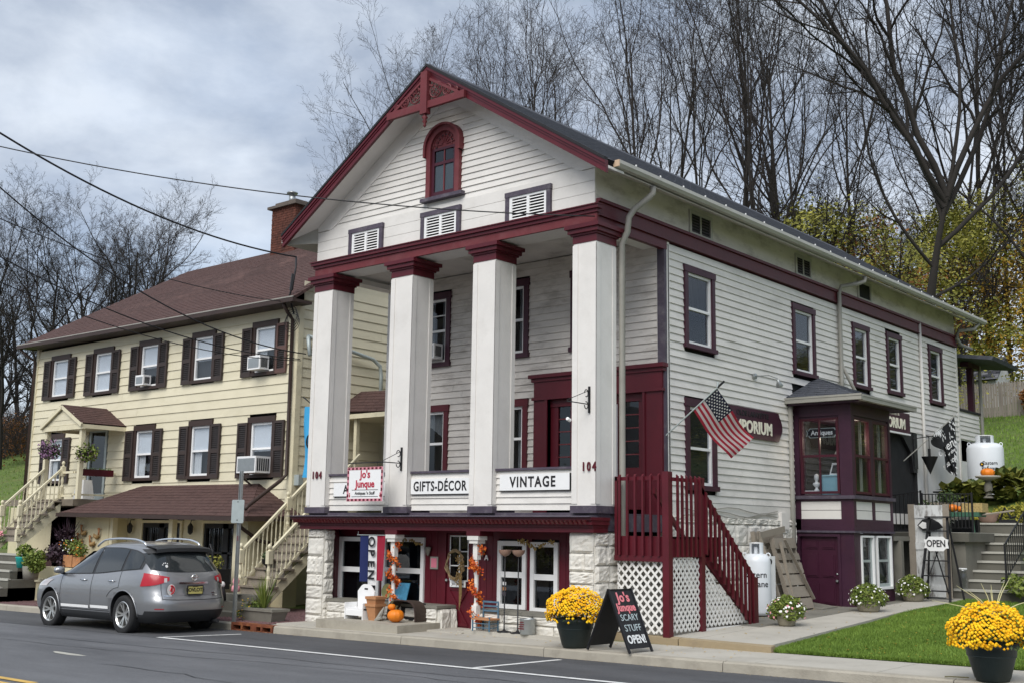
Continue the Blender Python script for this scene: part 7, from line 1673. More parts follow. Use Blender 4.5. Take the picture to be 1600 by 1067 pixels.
t = thing('wicker_hood', 'dark half-round wicker basket lying on its side behind the pumpkin', 'basket', (-4.2, -.1, zc0)); b = MB(); b.grid(lambda i, j: (-4.2+.36*math.copysign(abs(math.cos(math.pi*i))**.6, -math.cos(math.pi*i)), -.22+.3*j, zc0+.36*abs(math.sin(math.pi*i))**.6+.01), 24, 4); part('shell', b, pm('dark_wicker', (.045,.03,.022), .8, .3, 25), t, True); b = MB(); b.tube([(-4.2+.36*math.copysign(abs(math.cos(math.pi*k/24))**.6, -math.cos(math.pi*k/24)), -.22, zc0+.36*abs(math.sin(math.pi*k/24))**.6+.015) for k in range(25)], .014, 6); part('rim', b, M['browntrim'], t); b = MB(); b.box(-4.52, -3.88, .08, .09, zc0, zc0+.33); part('inside', b, M['dark'], t)
def pumpkin(name, label, loc, r, squash=.8):
    t = thing(name, label, 'pumpkin', loc, local=True); b = MB(); nu, nv = 40, 14
    b.grid(lambda i, j: ((lambda a, ph: ((r*(1-.07*abs(math.cos(a*5))**.5*1.0)*math.cos(ph)*math.cos(a)), (r*(1-.07*abs(math.cos(a*5))**.5)*math.cos(ph)*math.sin(a)), r*squash*(1+math.sin(ph)*(1-.12*max(0, math.sin(ph))**4))))(i*2*math.pi, -math.pi/2+j*math.pi)), nu, nv); part('skin', b, M['pumpkin'], t, True)
    b = MB(); b.tube([(0, 0, 2*r*squash*.86), (.01, 0, 2*r*squash+.02), (.03, 0, 2*r*squash+.05)], [.018, .014, .016], 6); part('stalk', b, M['stem'], t); return t
pumpkin('pumpkin', 'orange pumpkin at the foot of the left garlanded post', (-4.13, -.42, zc0), .155, .78)
pumpkin('gourd', 'smaller orange pumpkin perched on the one by the left post', (-4.22, -.44, zc0+.21), .075, .8)
b = MB(); b.tube([(-4.62, -.4, zc0+.02), (-4.55, -.38, zc0+.14), (-4.5, -.36, zc0+.25)], [.05, .04, .01], 7); b.tube([(-4.66, -.42, zc0+.01), (-4.5, -.42, zc0+.06)], .03, 6); o = part('corn_bundle', b, M['downpipe']); tag(o, 'small bundle of pale dried corn between the pots and the post', 'corn')
# dog-eared basket chair etc. on the right
t = thing('blue_chair', 'small blue ladder-back chair with a woven seat by the right post', 'chair', (-2.4, .2, .2)); zb2 = zsw(-2)+.06; x0, x1 = -2.46, -2.08; bl = pm('worn_blue_paint', (.07,.14,.20), .7, .2, 10)
for x, y, h in ((x0, -.20, .24), (x1, -.20, .24), (x0+.02, .05, .50), (x1-.02, .05, .50)): b = MB(); b.tube([(x, y, zb2), (x, y, zb2+h)], .014, 6); part('leg', b, bl, t)
for h in (.32, .40, .47): b = MB(); b.box(x0+.02, x1-.02, .04, .06, zb2+h, zb2+h+.03); part('back_slat', b, bl, t)
for h in (.06, .13): b = MB(); b.tube([(x0, -.2, zb2+h), (x1, -.2, zb2+h)], .008, 5); b.tube([(x1, -.2, zb2+h), (x1-.02, .05, zb2+h)], .008, 5); part('rung', b, bl, t)
b = MB(); b.box(x0-.01, x1+.01, -.22, .06, zb2+.19, zb2+.215); part('seat', b, M['tile_orange'], t)
for x, lab in ((-2.02, 'left of two thin black torchiere lamps before the right window'), (-1.72, 'right of two thin black torchiere lamps before the right window')):
    t = thing('floor_lamp', lab, 'lamp', (x+.12, -.02, zb2), local=True); b = MB(); b.lathe([(.0, 0), (.13, 0), (.12, .015), (.03, .03), (.012, .06), (.010, 1.28), (.0, 1.29)], n=14); part('stand', b, M['black'], t, True); b = MB(); b.lathe([(.015, 1.27), (.06, 1.29), (.10, 1.33), (.115, 1.38)], n=16, cap=False); part('lamp_shade', b, pm('amber_glass_shade', (.32,.20,.15), .3, .1), t, True)
t = thing('metal_bucket', 'grey metal bucket with red lettering standing on the right slab', 'bucket', (-1.47, .2, zb2)); b = MB(); b.lathe([(0, 0), (.125, 0), (.13, .02), (.132, .235), (.14, .25), (.14, .26), (.12, .26), (.118, .24)], (-1.35, -.06, zb2), 22, cap=False); part('pail', b, M['galv'], t, True); b = MB(); 
for k in range(4): b.box(-1.44+.01*k, -1.32-.01*(k % 2), -.196, -.190, zb2+.09+k*.035, zb2+.108+k*.035)
part('lettering', b, M['crimson_pale'], t)
t = thing('dried_wreath', 'brown vine wreath with dried flowers hung on the crimson shop door', 'wreath', (-3.54, 0.52, 1.25))
b = MB(); pr = random.Random(4)
for k in range(5): b.tube([(-3.56+(.20+.02*pr.gauss(0, 1))*math.cos(q*.2618), 0.50+.015*pr.gauss(0, 1), 1.26+(.24+.01*k)*math.sin(q*.2618)) for q in range(25)], .013, 5)
part('vines', b, pm('dry_vine', (.25,.18,.10), .9, .3, 12), t); b = MB()
for i in range(110): a = pr.uniform(-1.2, .9); p = Vector((-3.56+.2*math.cos(a)+pr.gauss(0, .04), 0.46+pr.gauss(0, .02), 1.24+.22*math.sin(a)-.04+pr.gauss(0, .05))); s_ = .018; b._add([p+Vector((s_, 0, 0)), p+Vector((0, -.01, s_)), p-Vector((s_, 0, 0)), p-Vector((0, .01, s_))], [(0,1,2,3)])
for i in range(6): b.tube([(-3.42+.01*i, 0.47, 1.1), (-3.40+.012*i, 0.46, .85), (-3.40+.01*i, 0.47, .45+.05*i)], .007, 4)
part('dried_flowers', b, pm('straw', (.20,.13,.05), .9, .3, 20), t, kind='stuff')
t = thing('door_sign', 'small white sign lettered Jo\'s Junque on the shop door', 'sign', (-3.52, 0.55, .91)); b = MB(); b.box(-3.72, -3.33, 0.545, .555, .855, .975); part('board', b, M['trimwhite'], t); put_text('lettering', "Jo's Junque", .085, M['blackmatte'], t, Matrix.Translation((-3.52, 0.542, .915)) @ FRONT, .002, xs=.8)
t = thing('notice', 'pink notice in a pale frame left of the shop door', 'notice', (-4.16, 0.58, 1.26)); b = MB(); b.box(-4.27, -4.07, 0.575, .595, 1.16, 1.39); part('frame_border', b, M['downpipe'], t); b = MB(); b.box(-4.24, -4.10, 0.57, .575, 1.19, 1.36); part('paper', b, pm('pink_paper', (.75,.22,.30), .8, .05), t)
for x, z, lab in ((-4.31, 1.50, 'pale carved mask hung left of the shop door'), (-2.95, 1.50, 'pale bell-shaped wall pocket right of the shop door')):
    t = thing('wall_pocket', lab, 'ornament', (x, .55, z), local=True); b = MB(); b.lathe([(0, -.10), (.03, -.08), (.06, 0), (.075, .05), (.05, .07), (0, .075)], n=12, sy=.6); part('shell', b, M['concrete_old'], t, True); b = MB(); b.tube([(0, .02, .07), (0, .035, .12)], .006, 5); part('hook', b, M['black'], t)
put = thing('letter_a', 'small white letter A hanging right of the shop door', 'letter', (-2.82, 0.56, 1.42)); put_text('glyph', 'A', .14, M['trimwhite'], put, Matrix.Translation((-2.84, 0.56, 1.40)) @ FRONT, .01)
t = thing('window_posters', 'yellow plate and blue picture leaning in the left shop window', 'decor', (-5.19, .7, .5)); b = MB(); b.lathe([(0, 0), (.13, 0), (.14, .015), (0, .015)], n=18); b.xf(Matrix.Translation((-5.21, 0.38, .72)) @ Matrix.Rotation(R(80), 4, 'X')); part('plate', b, pm('yellow_plate', (.62,.60,.22), .4, .05), t); b = MB(); b.hexa([(-5.13, 0.40, .55), (-4.72, 0.40, .55), (-4.72, 0.42, .55), (-5.13, 0.42, .55), (-5.13, 0.50, .88), (-4.72, 0.50, .88), (-4.72, 0.52, .88), (-5.13, 0.52, .88)]); part('picture', b, pm('blue_picture', (.10,.38,.60), .5, .3, 9), t)
b = MB(); pr = random.Random(12)
for (xa, xb) in ((-5.29, -4.31), (-2.05, -1.17)):
    for i in range(90):
        x = pr.uniform(xa, xb); z = 1.66+.05*math.sin(x*9)+pr.gauss(0, .02); p = Vector((x, 0.42+pr.gauss(0, .02), z)); s_ = pr.uniform(.012, .026); b._add([p+Vector((s_, 0, 0)), p+Vector((0, -.01, s_)), p-Vector((s_, 0, 0)), p-Vector((0, .01, s_))], [(0,1,2,3)])
o = part('flower_swag', b, pm('dull_gold_flowers', (.32,.22,.07), .9, .4, 20)); tag(o, 'dried flower swags strung over the shop windows', 'garland', kind='stuff')
t = thing('window_stickers', 'small white and blue stickers in the lower right shop window', 'stickers', (-2.44, .9, .8)); 
for k, m_ in enumerate(('trimwhite', 'tile_orange', 'lilac')): b = MB(); b.box(-2.48, -2.40, 0.598, .6035, .93-.09*k, .99-.09*k); part('sticker', b, M[m_], t)
# --- storm drain inlet
t = thing('storm_drain', 'rusty iron storm drain inlet set in the kerb left of the shop', 'drain', (-7.27, -1.1, -.05)); b = MB(); z = zr(-7.3); b.box(-7.91, -6.63, -1.205, -1.02, z+.10, z+.145); b.box(-7.91, -6.63, -1.20, -1.05, z-.05, z+.02); part('frame', b, M['rust'], t)
for k in range(5): b = MB(); x = -7.91+k*.305; b.box(x, x+.06+.11*(k == 2), -1.205, -1.05, z+.02, z+.10); part('bar', b, M['rust'], t)
b = MB(); b.box(-7.9, -6.64, -1.06, -1.05, z-.04, z+.1); part('void', b, M['dark'], t)
# --- spiky planter and doll near the cream stair
t = thing('spiky_planter', 'long pale planter with spiky grass and small yellow flowers at the kerb', 'potted plant', (-7.75, -.55, .05)); z = T(-7.8, -.5)+.02; b = MB(); b.hexa([(-8.2, -.72, z), (-7.3, -.72, z), (-7.3, -.4, z), (-8.2, -.4, z), (-8.28, -.76, z+.22), (-7.22, -.76, z+.22), (-7.22, -.36, z+.22), (-8.28, -.36, z+.22)]); b.box(-8.3, -7.2, -.78, -.34, z+.20, z+.25); part('pot', b, M['concrete_old'], t)
b = MB(); pr = random.Random(6)
for i in range(60):
    a = pr.uniform(0, 6.28); tl = pr.uniform(.05, .9); ln = pr.uniform(.45, .85); c = Vector((-7.75, -.55, z+.2)); d = Vector((math.cos(a)*math.sin(tl), math.sin(a)*math.sin(tl), math.cos(tl))); m_ = c+d*ln*.6; e = c+d*ln-Vector((0, 0, .12*tl*tl)); s_ = Vector((-math.sin(a), math.cos(a), 0))*.010
    b._add([c-s_, c+s_, m_+s_, m_-s_, e], [(0,1,2,3), (3,2,4)])
part('spikes', b, M['leafmix'], t, kind='stuff')
def leafball(pts, n, s0, s1, mat, parent, seed, name='foliage'):
    b = MB(); pr = random.Random(seed)
    for i in range(n):
        c, r = pts[pr.randrange(len(pts))]; d = Vector((pr.gauss(0, 1), pr.gauss(0, 1), pr.gauss(0, 1))).normalized()*r*pr.random()**.4; p = Vector(c)+Vector((d.x, d.y, d.z*.8)); v = Vector((pr.gauss(0, 1), pr.gauss(0, 1), pr.gauss(0, .7))).normalized(); e = v.orthogonal().normalized(); s_ = pr.uniform(s0, s1); b._add([p-v*s_, p+e*s_*.5, p+v*s_, p-e*s_*.5], [(0,1,2,3)])
    return part(name, b, mat, parent, kind='stuff')
leafball([((-8.1, -.6, z+.28), .2), ((-8.25, -.65, z+.15), .18), ((-7.9, -.6, z+.3), .14)], 420, .018, .035, M['leafmix'], t, 21); leafball([((-8.1, -.66, z+.3), .22), ((-8.25, -.7, z+.12), .2)], 60, .012, .02, M['yellow'], t, 22, 'flowers')
t = thing('doll_figure', 'small dark-dressed doll and pink bear seated on the cream stair foot', 'doll', (-9.9, .1, .3)); b = MB(); b.lathe([(0, 0), (.10, .02), (.09, .15), (.05, .28), (0, .3)], (-9.85, -.05, .32), 10); part('dress', b, M['blackmatte'], t, True); b = MB(); b.lathe([(0, 0), (.06, .03), (.07, .08), (.04, .13), (0, .14)], (-9.85, -.06, .60), 10); part('head', b, M['curtain'], t, True); b = MB(); b.box(-9.93, -9.78, -.16, -.08, .32, .36); part('shoes', b, M['trimwhite'], t)
b = MB(); b.lathe([(0, 0), (.10, .04), (.09, .14), (.05, .18), (.08, .24), (.05, .32), (0, .33)], (-9.58, .1, .50), 10); part('bear', b, M['pinkflower'], t, True)
t = thing('stair_urn', 'dark iron urn with a grey plant standing on the lower cream stair', 'urn', (-9.6, .9, .9)); b = MB(); b.lathe([(.08, 0), (.03, .05), (.04, .1), (.12, .16), (.14, .26)], (-9.62, .95, .95), 12, cap=False); part('urn_body', b, M['black'], t, True); leafball([((-9.62, .95, 1.28), .13)], 120, .02, .04, M['leaf'], t, 31)
# --- dark window tub in front of lower windows
t = thing('window_tub', 'dark tub with scraggly red-tinged plants before the lower yellow-house window', 'potted plant', (-11.3, .7, .5)); b = MB(); b.box(-11.9, -10.95, .55, .95, .5, .95); part('tub', b, M['blackmatte'], t); leafball([((-11.7, .75, 1.05), .2), ((-11.3, .75, 1.1), .22)], 260, .02, .05, M['autumn_green'], t, 33); leafball([((-12.0, .5, .95), .18)], 30, .02, .03, M['whiteflower'], t, 34, 'flowers')
b = MB(); b.tube([(-10.95, .3, .5), (-10.95, .3, 1.35), (-10.85, .3, 1.5), (-10.75, .3, 1.35), (-10.75, .3, .5)], .025, 8); o = part('iron_arch', b, M['black']); tag(o, 'black iron hoop handrail beside the dark window tub', 'handrail')
# bird ornaments on the cream wall
for (x, z, fl, lab) in ((-17.78, 1.70, 1, 'brown wooden duck ornament, topmost on the cream wall'), (-17.95, 1.48, 1, 'brown wooden duck ornament, lower left on the cream wall'), (-17.32, 1.42, 1, 'brown wooden duck ornament, lower middle on the cream wall'), (-17.08, 1.62, -1, 'brown wooden duck ornament, rightmost on the cream wall')):
    t = thing('duck_ornament', lab, 'ornament', (x, 1.14, z), local=True); b = MB(); b.tube([(-.10*fl, 0, .02), (.0, -.01, -.03), (.10*fl, -.01, .0), (.16*fl, 0, .06)], [.02, .06, .05, .01], 8); part('duck_body', b, pm('tan_wood', (.33,.21,.09), .7, .2), t, True); b = MB(); b.tube([(-.07*fl, 0, .02), (-.10*fl, -.01, .12), (-.08*fl, -.01, .2)], [.03, .02, .035], 7); b.tube([(-.09*fl, -.01, .2), (-.17*fl, -.01, .19)], [.02, .008], 6); part('duck_head', b, M['tile_orange'], t, True)
# left garden plants
t = thing('purple_shrub', 'tall spiky dark purple plant beside the left porch stair', 'plant', (-18.0, .9, .8)); leafball([((-17.9, .75, 1.2), .40), ((-18.3, .7, 1.15), .35), ((-17.6, .7, .95), .3), ((-17.95, .75, 1.6), .25)], 1500, .03, .07, M['purpleleaf'], t, 41)
b = MB(); pr = random.Random(44)
for i in range(70):
    a = pr.uniform(0, 6.28); tl = pr.uniform(.05, 1.0); ln = pr.uniform(.5, .95); c = Vector((-17.95, .75, 1.35)); d = Vector((math.cos(a)*math.sin(tl), math.sin(a)*math.sin(tl), math.cos(tl))); e = c+d*ln; s_ = Vector((-math.sin(a), math.cos(a), 0))*.016; b._add([c-s_, c+s_, c+d*ln*.6+s_*.8, c+d*ln*.6-s_*.8, e], [(0,1,2,3), (3,2,4)])
part('spikes', b, M['purpleleaf'], t, kind='stuff')
t = thing('terracotta_trough', 'terracotta pots with orange and white flowers below the cream wall', 'potted plant', (-17.3, .5, .85)); b = MB(); b.box(-17.55, -17.12, .5, .8, .82, 1.12); b.box(-17.08, -16.7, .5, .8, .82, 1.08); part('pots', b, M['tile_orange'], t); leafball([((-17.3, .6, 1.35), .26), ((-16.9, .6, 1.25), .22)], 500, .025, .05, M['leafmix'], t, 45); leafball([((-17.3, .55, 1.4), .3), ((-16.9, .5, 1.2), .26)], 40, .02, .035, M['pumpkin'], t, 46, 'flowers'); leafball([((-17.2, .5, 1.35), .32)], 30, .02, .03, M['whiteflower'], t, 47, 'flowers')
t = thing('turquoise_pot', 'turquoise pot of green and white plants on the garden steps', 'potted plant', (-18.3, -.1, .8)); b = MB(); b.lathe([(0, 0), (.12, 0), (.17, .26), (.18, .28), (.15, .28)], (-18.25, -.25, .78), 16); part('pot', b, pm('turquoise_glaze', (.02,.40,.36), .35, .05), t, True); leafball([((-18.25, -.2, 1.2), .22), ((-17.9, -.1, 1.05), .30)], 520, .03, .07, M['leafmix'], t, 51)
t = thing('grey_tub', 'grey stone tub of pale leafy plants beside the turquoise pot', 'potted plant', (-17.7, -.2, .5)); b = MB(); b.lathe([(0, 0), (.18, 0), (.22, .34), (.0, .34)], (-17.65, -.3, .50), 14); part('tub', b, M['concrete_old'], t, True); leafball([((-17.65, -.25, .98), .30), ((-17.4, -.3, .85), .22)], 620, .03, .07, M['leafmix'], t, 52)
t = thing('flower_bush', 'green bush dotted with white flowers at the left photo edge by the steps', 'bush', (-19.9, -.9, .1)); leafball([((-20.1, -.8, .45), .42), ((-19.6, -.85, .35), .33), ((-20.5, -.8, .55), .4), ((-18.9, -.9, .15), .2)], 1700, .025, .055, M['leafmix'], t, 53); leafball([((-20.1, -.9, .5), .44), ((-19.6, -.95, .35), .34), ((-18.7, -.95, .15), .2)], 90, .018, .03, M['whiteflower'], t, 54, 'flowers')
b = MB(); b.lathe([(0, 0), (.22, 0), (.28, .2), (.0, .2)], (-19.6, -.98, -.12), 14); o = part('terracotta_bowl', b, M['tile_orange'], smooth=True); tag(o, 'terracotta bowl half hidden under the white-flowered bush', 'pot')
for (x, y, z, m_, lab, sd) in ((-19.62, 1.0, 4.00, 'lilacflower', 'hanging basket overflowing with purple flowers on the porch left post', 61), (-18.0, 1.2, 3.88, 'autumn_green', 'hanging basket of green and pinkish foliage on the porch right post', 62)):
    t = thing('hanging_basket', lab, 'hanging basket', (x, y, z)); b = MB(); b.lathe([(0, -.2), (.15, -.14), (.22, 0)], (x, y, z), 14, cap=False); part('basket', b, M['blackmatte'], t, True); b = MB(); [b.tube([(x+.2*math.cos(q), y+.2*math.sin(q), z), (x, y, z+.45)], .004, 4) for q in (0, 2.1, 4.2)]; part('chain', b, M['black'], t); leafball([((x, y, z), .32), ((x+.15, y, z-.1), .25), ((x-.15, y, z-.12), .24)], 560, .03, .055, M['leafmix'] if sd == 62 else M['leaf'], t, sd); leafball([((x, y-.05, z), .36), ((x+.15, y-.05, z-.12), .26)], 420 if sd == 61 else 60, .025, .045, M[m_] if sd == 61 else M['lilacflower'], t, sd+5, 'flowers')
t = thing('pink_flower', 'small pink flower cluster at the railing foot by the left photo edge', 'flower', (-19.6, -.3, 1.6)); leafball([((-19.75, -.2, 1.62), .11)], 60, .03, .05, M['pinkflower'], t, 71, 'petals'); leafball([((-19.7, -.15, 1.5), .12)], 60, .02, .04, M['leaf2'], t, 72)
b = MB(); b.hexa([(-19.3, 1.6, 2.62), (-18.75, 1.6, 2.62), (-18.75, 1.95, 2.62), (-19.3, 1.95, 2.62), (-19.2, 1.65, 3.15), (-18.85, 1.65, 3.15), (-18.85, 1.9, 3.15), (-19.2, 1.9, 3.15)]); o = part('covered_chair', b, M['curtain']); tag(o, 'white draped chair standing behind the porch railing', 'chair')
# window air conditioners
def ac(label, x0, x1, z0, z1, y, dep=.32):
    t = thing('air_conditioner', label, 'air conditioner', ((x0+x1)/2, y, z0)); b = MB(); b.box(x0, x1, y-dep, y, z0, z1); part('casing', b, M['trimwhite'], t); b = MB(); b.box(x0+.04, x1-.04, y-dep-.006, y-dep, z0+.04, z1-.05); part('grille', b, M['galv'], t)
    b = MB(); n = 6
    for k in range(n): yy = y-dep+.04+(dep-.08)*k/n; b.box(x1, x1+.006, yy, yy+(dep-.08)/n*.6, z0+.05, z1-.05)
    part('side_vent', b, M['dark'], t)
ac('white window air conditioner under the top right window of the yellow house', -12.25, -11.75, 5.76, 6.10, 2.36, .28); ac('small white window air conditioner in the third upper window of the yellow house', -17.35, -16.95, 5.74, 6.02, 2.36, .24)
ac('large white air conditioner propped in the lower right window of the yellow house', -12.22, -11.48, 3.20, 3.60, 2.36, .46); b = MB(); b.bar((-12.2, 1.9, 3.2), (-12.05, 2.35, 2.85), .04, .04); o = part('support_strut', b, M['browntrim']); tag(o, 'brown strut under the large air conditioner', 'strut')
ac('window air conditioner in the upper left window of the shop porch', -6.02, -5.50, 5.44, 5.76, 2.06, .26)
# --- pallets, tanks right of the crimson stair
def tank(name, label, c, r, h, txt, logo, ry, th):
    t = thing(name, label, 'propane tank', c); x, y, z = c; b = MB(); b.lathe([(.0, 0), (r*.9, .02), (r, .08), (r, h-.16), (r*.93, h-.07), (r*.7, h-.01), (0, h)], c, 32); part('shell', b, M['tank'], t, True)
    k = r*.50; b = MB(); b.grid(lambda i, j: (x+k*math.cos(ry+.6+i*5.1), y+k*math.sin(ry+.6+i*5.1), z+h-.03+.22*j), 24, 1); part('valve_collar', b, M['tank'], t, True); b = MB(); b.lathe([(0, 0), (k*.95, 0), (k*.95, .02), (0, .03)], (x, y, z+h+.18), 16); part('collar_lid', b, M['curtain'], t)
    b = MB(); b.box(x-.03, x+.03, y-.03, y+.03, z+h, z+h+.12); part('valve', b, M['tank'], t)
    for s_ in (-1, 1): b = MB(); a = ry+s_*1.45; b.tube([(x+r*.8*math.cos(a), y+r*.8*math.sin(a), z+h-.10+.05*math.sin(q)+.02) if False else (x+(r*.86+.04*math.cos(q))*math.cos(a), y+(r*.86+.04*math.cos(q))*math.sin(a), z+h-.04+.05*math.sin(q)) for q in [m_*.7 for m_ in range(10)]], .012, 5); part('lifting_lug', b, M['tank'], t)
    d = Vector((math.cos(ry), math.sin(ry), 0)); sx = Vector((-d.y, d.x, 0)); B = Matrix((tuple(sx)+(0,), (0, 0, 1, 0), tuple(d)+(0,), (0, 0, 0, 1))).transposed()
    for i, s_ in enumerate(txt):
        me = text_mesh(s_, th, .002, M['blackmatte'], .001)
        for v in me.vertices:
            a = ry+v.co.x/(r+.004)+logo*.15; v.co = Vector((x+(r+.004+v.co.z)*math.cos(a), y+(r+.004+v.co.z)*math.sin(a), z+h*.66-i*th*1.05+v.co.y))
        link('lettering', me, t)
    if logo:
        a = ry-.30; b = MB(); b.lathe([(0, 0), (.055, 0), (.055, .003), (0, .003)], n=16); dd_ = Vector((math.cos(a), math.sin(a), 0)); b.xf(Matrix.Translation((x+(r+.001)*math.cos(a), y+(r+.001)*math.sin(a), z+h*.64)) @ dd_.to_track_quat('Z', 'Y').to_matrix().to_4x4()); part('logo', b, M['dark'], t)
        b = MB(); b.lathe([(0, 0), (.032, 0), (.032, .003), (0, .003)], n=3); b.xf(Matrix.Translation((x+(r+.005)*math.cos(a), y+(r+.005)*math.sin(a), z+h*.64)) @ dd_.to_track_quat('Z', 'Y').to_matrix().to_4x4()); part('logo', b, M['yellow'], t)
cd = lambda x, y: math.atan2(-15.33-y, 11.18-x)
tank('propane_tank', 'narrow white gas tank with black lettering behind the crimson stair', (.55, 4.35, zw(.5, 4.3)), .26, 1.14, ('Eastern', 'Propane'), 0, cd(.6, 4.5)-.15, .16)
b = MB(); b.box(.1, .62, 4.55, 4.95, zw(.3, 4.5), zw(.3, 4.5)+1.08); o = part('white_cabinet', b, M['trimwhite']); b = MB(); tag(o, 'boxy white cabinet just behind the narrow gas tank', 'cabinet')
b = MB(); b.lathe([(0, 0), (.05, 0), (.05, .01), (0, .01)], n=12); b.xf(Matrix.Translation((.62, 4.76, zw(.3, 4.5)+.98)) @ Matrix.Rotation(R(90), 4, 'Y')); part('knob', b, M['dark'], o)
tank('propane_tank', 'large white gas tank with round logo behind the garden plants', (1.04, 16.0, 2.75), .46, 1.62, ('Eastern', 'Propane'), 1, cd(1.04, 16)+.1, .13)
def pallet(label, x, y, lean, z, wd, ht, grp='weathered pallets leaning on the shop side wall'):
    t = thing('wooden_pallet', label, 'pallet', (x, y, z), grp, local=True, rot=(0, lean[0], lean[1])); pr = random.Random(int(y*10))
    for k in range(6):
        zz = .04+k*ht/6.2+(.03 if k > 3 else 0); b = MB(); b.box(-.01, .014, 0, wd, zz, zz+ht/6.2*(.88 if k != 4 else .55)); part('plank', b, M['wood'], t)
    for yy in (0, wd/2-.02, wd-.04): b = MB(); b.box(-.09, -.011, yy, yy+.04, 0, ht); part('runner', b, M['wood'], t)
    return t
pallet('grey slatted pallet, nearest of those leaning against the side wall', .80, 5.30, (R(-16), R(2)), zw(.5, 5.6), .95, 1.45); pallet('second weathered pallet tilted behind the nearest one', .42, 4.95, (R(-9), R(-3)), zw(.5, 5), 1.05, 1.55)
for (a, b_, lab) in (((.66, 5.18, zw(0, 5)), (.36, 4.78, 1.95), 'leftmost loose grey board leaning on the pallets'), ((.78, 5.45, zw(0, 5)), (.5, 5.42, 1.75), 'upright loose grey board before the pallets'), ((.75, 6.28, .65), (.55, 5.5, 1.8), 'diagonal loose grey board crossing the nearest pallet'), ((.62, 6.2, .62), (.3, 5.95, 1.72), 'rightmost loose grey board beside the downpipe')):
    b = MB(); b.bar(a, b_, .03, .06, (1, 0, .3)); o = part('loose_board', b, M['wood']); tag(o, lab, 'board')
b = MB(); b.bar((.36, 4.75, 1.86), (.42, 5.75, 2.0), .03, .12, (0, 0, 1)); o = part('top_board', b, M['wood']); tag(o, 'wide grey board lying across the top of the pallets', 'board')
b = MB(); b.hexa([(.25, 6.3, .45), (.98, 6.15, .46), (.98, 6.85, .48), (.3, 6.95, .47), (.25, 6.3, .50), (.98, 6.15, .47), (.98, 6.85, .49), (.3, 6.95, .56)]); o = part('splash_slab', b, M['concrete_old']); tag(o, 'sloping concrete splash slab under the downpipe by the plum door', 'slab')
# =================================================================== right-hand steps, terrace and garden
RS = thing('concrete_steps', 'wide worn concrete steps climbing to the terrace on the right', 'steps', (2.8, 10.3, .6))
sxl = [2.02, 2.02, 2.05, 2.08, 2.28, 2.28, 2.28]; sxr = [3.6, 3.75, 3.75, 3.2, 3.1, 3.1, 3.1]
z0 = .59
for i in range(7):
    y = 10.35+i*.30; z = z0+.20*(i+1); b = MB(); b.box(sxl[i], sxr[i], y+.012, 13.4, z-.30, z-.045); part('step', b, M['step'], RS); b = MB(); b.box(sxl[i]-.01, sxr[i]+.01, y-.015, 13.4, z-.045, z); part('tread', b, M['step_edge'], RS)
b = MB(); b.box(1.9, 3.4, 12.65, 13.4, 1.9, 2.20); part('step', b, M['step'], RS); b = MB(); b.box(1.9, 3.4, 12.62, 13.4, 2.20, 2.24); part('tread', b, M['step_edge'], RS)
b = MB(); b.box(.0, 2.28, 10.55, 13.9, .3, 1.80); o = part('retaining_wall', b, M['concrete_old']); tag(o, 'dark concrete retaining wall left of the right-hand steps', 'wall'); b = MB(); b.box(.0, 2.40, 10.45, 13.9, 1.80, 1.99); part('coping', b, M['step'], o)
b = MB(); b.box(-.0, 2.4, 10.5, 13.9, 1.99, 2.0); b.box(0, 3.4, 13.0, 16.5, 1.7, 2.0); o = part('terrace', b, M['step_edge']); o['kind'] = 'structure'
b = MB(); b.box(.4, 1.35, 9.30, 9.42, .45, 1.80); b.box(.0, 1.3, 9.06, 10.5, 1.8, 1.9); o = part('bin_store', b, M['concrete_old']); tag(o, 'dark recess wall between the bay and the old door', 'wall')
def iron_rail(name, label, a, b_, h, n, grp=None):
    t = thing(name, label, 'railing', a, grp); a = Vector(a); b_ = Vector(b_); up = Vector((0, 0, h)); m_ = MB(); m_.bar(a+up, b_+up, .03, .02); part('top_rail', m_, M['black'], t); m_ = MB(); m_.bar(a+up*.12, b_+up*.12, .02, .015); part('bottom_rail', m_, M['black'], t)
    bm_ = MB(); bm_.box(-.008, .008, -.008, .008, h*.12, h); BM = bm_.mesh('bar', M['black'])
    for k in range(n+1): p = a.lerp(b_, k/n); link('bar', BM, t).matrix_world = Matrix.Identity(4); t_o = t.children[-1] if t.children else None
    for k, o in enumerate([c for c in bpy.data.objects if c.parent == t and c.name.startswith('bar')]): p = a.lerp(b_, k/n); o.location = p
    for p in (a, b_): m_ = MB(); m_.box(p.x-.018, p.x+.018, p.y-.018, p.y+.018, p.z, p.z+h+.03); part('post', m_, M['black'], t)
    return t
iron_rail('iron_railing', 'black iron railing on the terrace edge above the retaining wall', (1.35, 10.6, 2.0), (2.45, 10.6, 2.0), .84, 14); iron_rail('iron_railing', 'black iron railing panel between the bay and the old door', (.55, 10.58, 1.9), (1.32, 10.6, 2.0), .90, 8)
iron_rail('iron_railing', 'slanting black iron handrail right of the concrete steps', (3.28, 10.0, .95), (3.22, 11.6, 1.65), .80, 10); iron_rail('iron_railing', 'thin black railing on the grassy bank behind the gas tank', (1.1, 20.5, 3.7), (2.2, 18.2, 3.1), .8, 9)
b = MB(); b.tube([(3.25, 11.6, 2.45), (3.2, 11.9, 2.55), (3.3, 12.1, 2.62)], .02, 6); o = part('handrail_end', b, M['concrete']); tag(o, 'pale curled upper end of the slanting handrail', 'handrail')
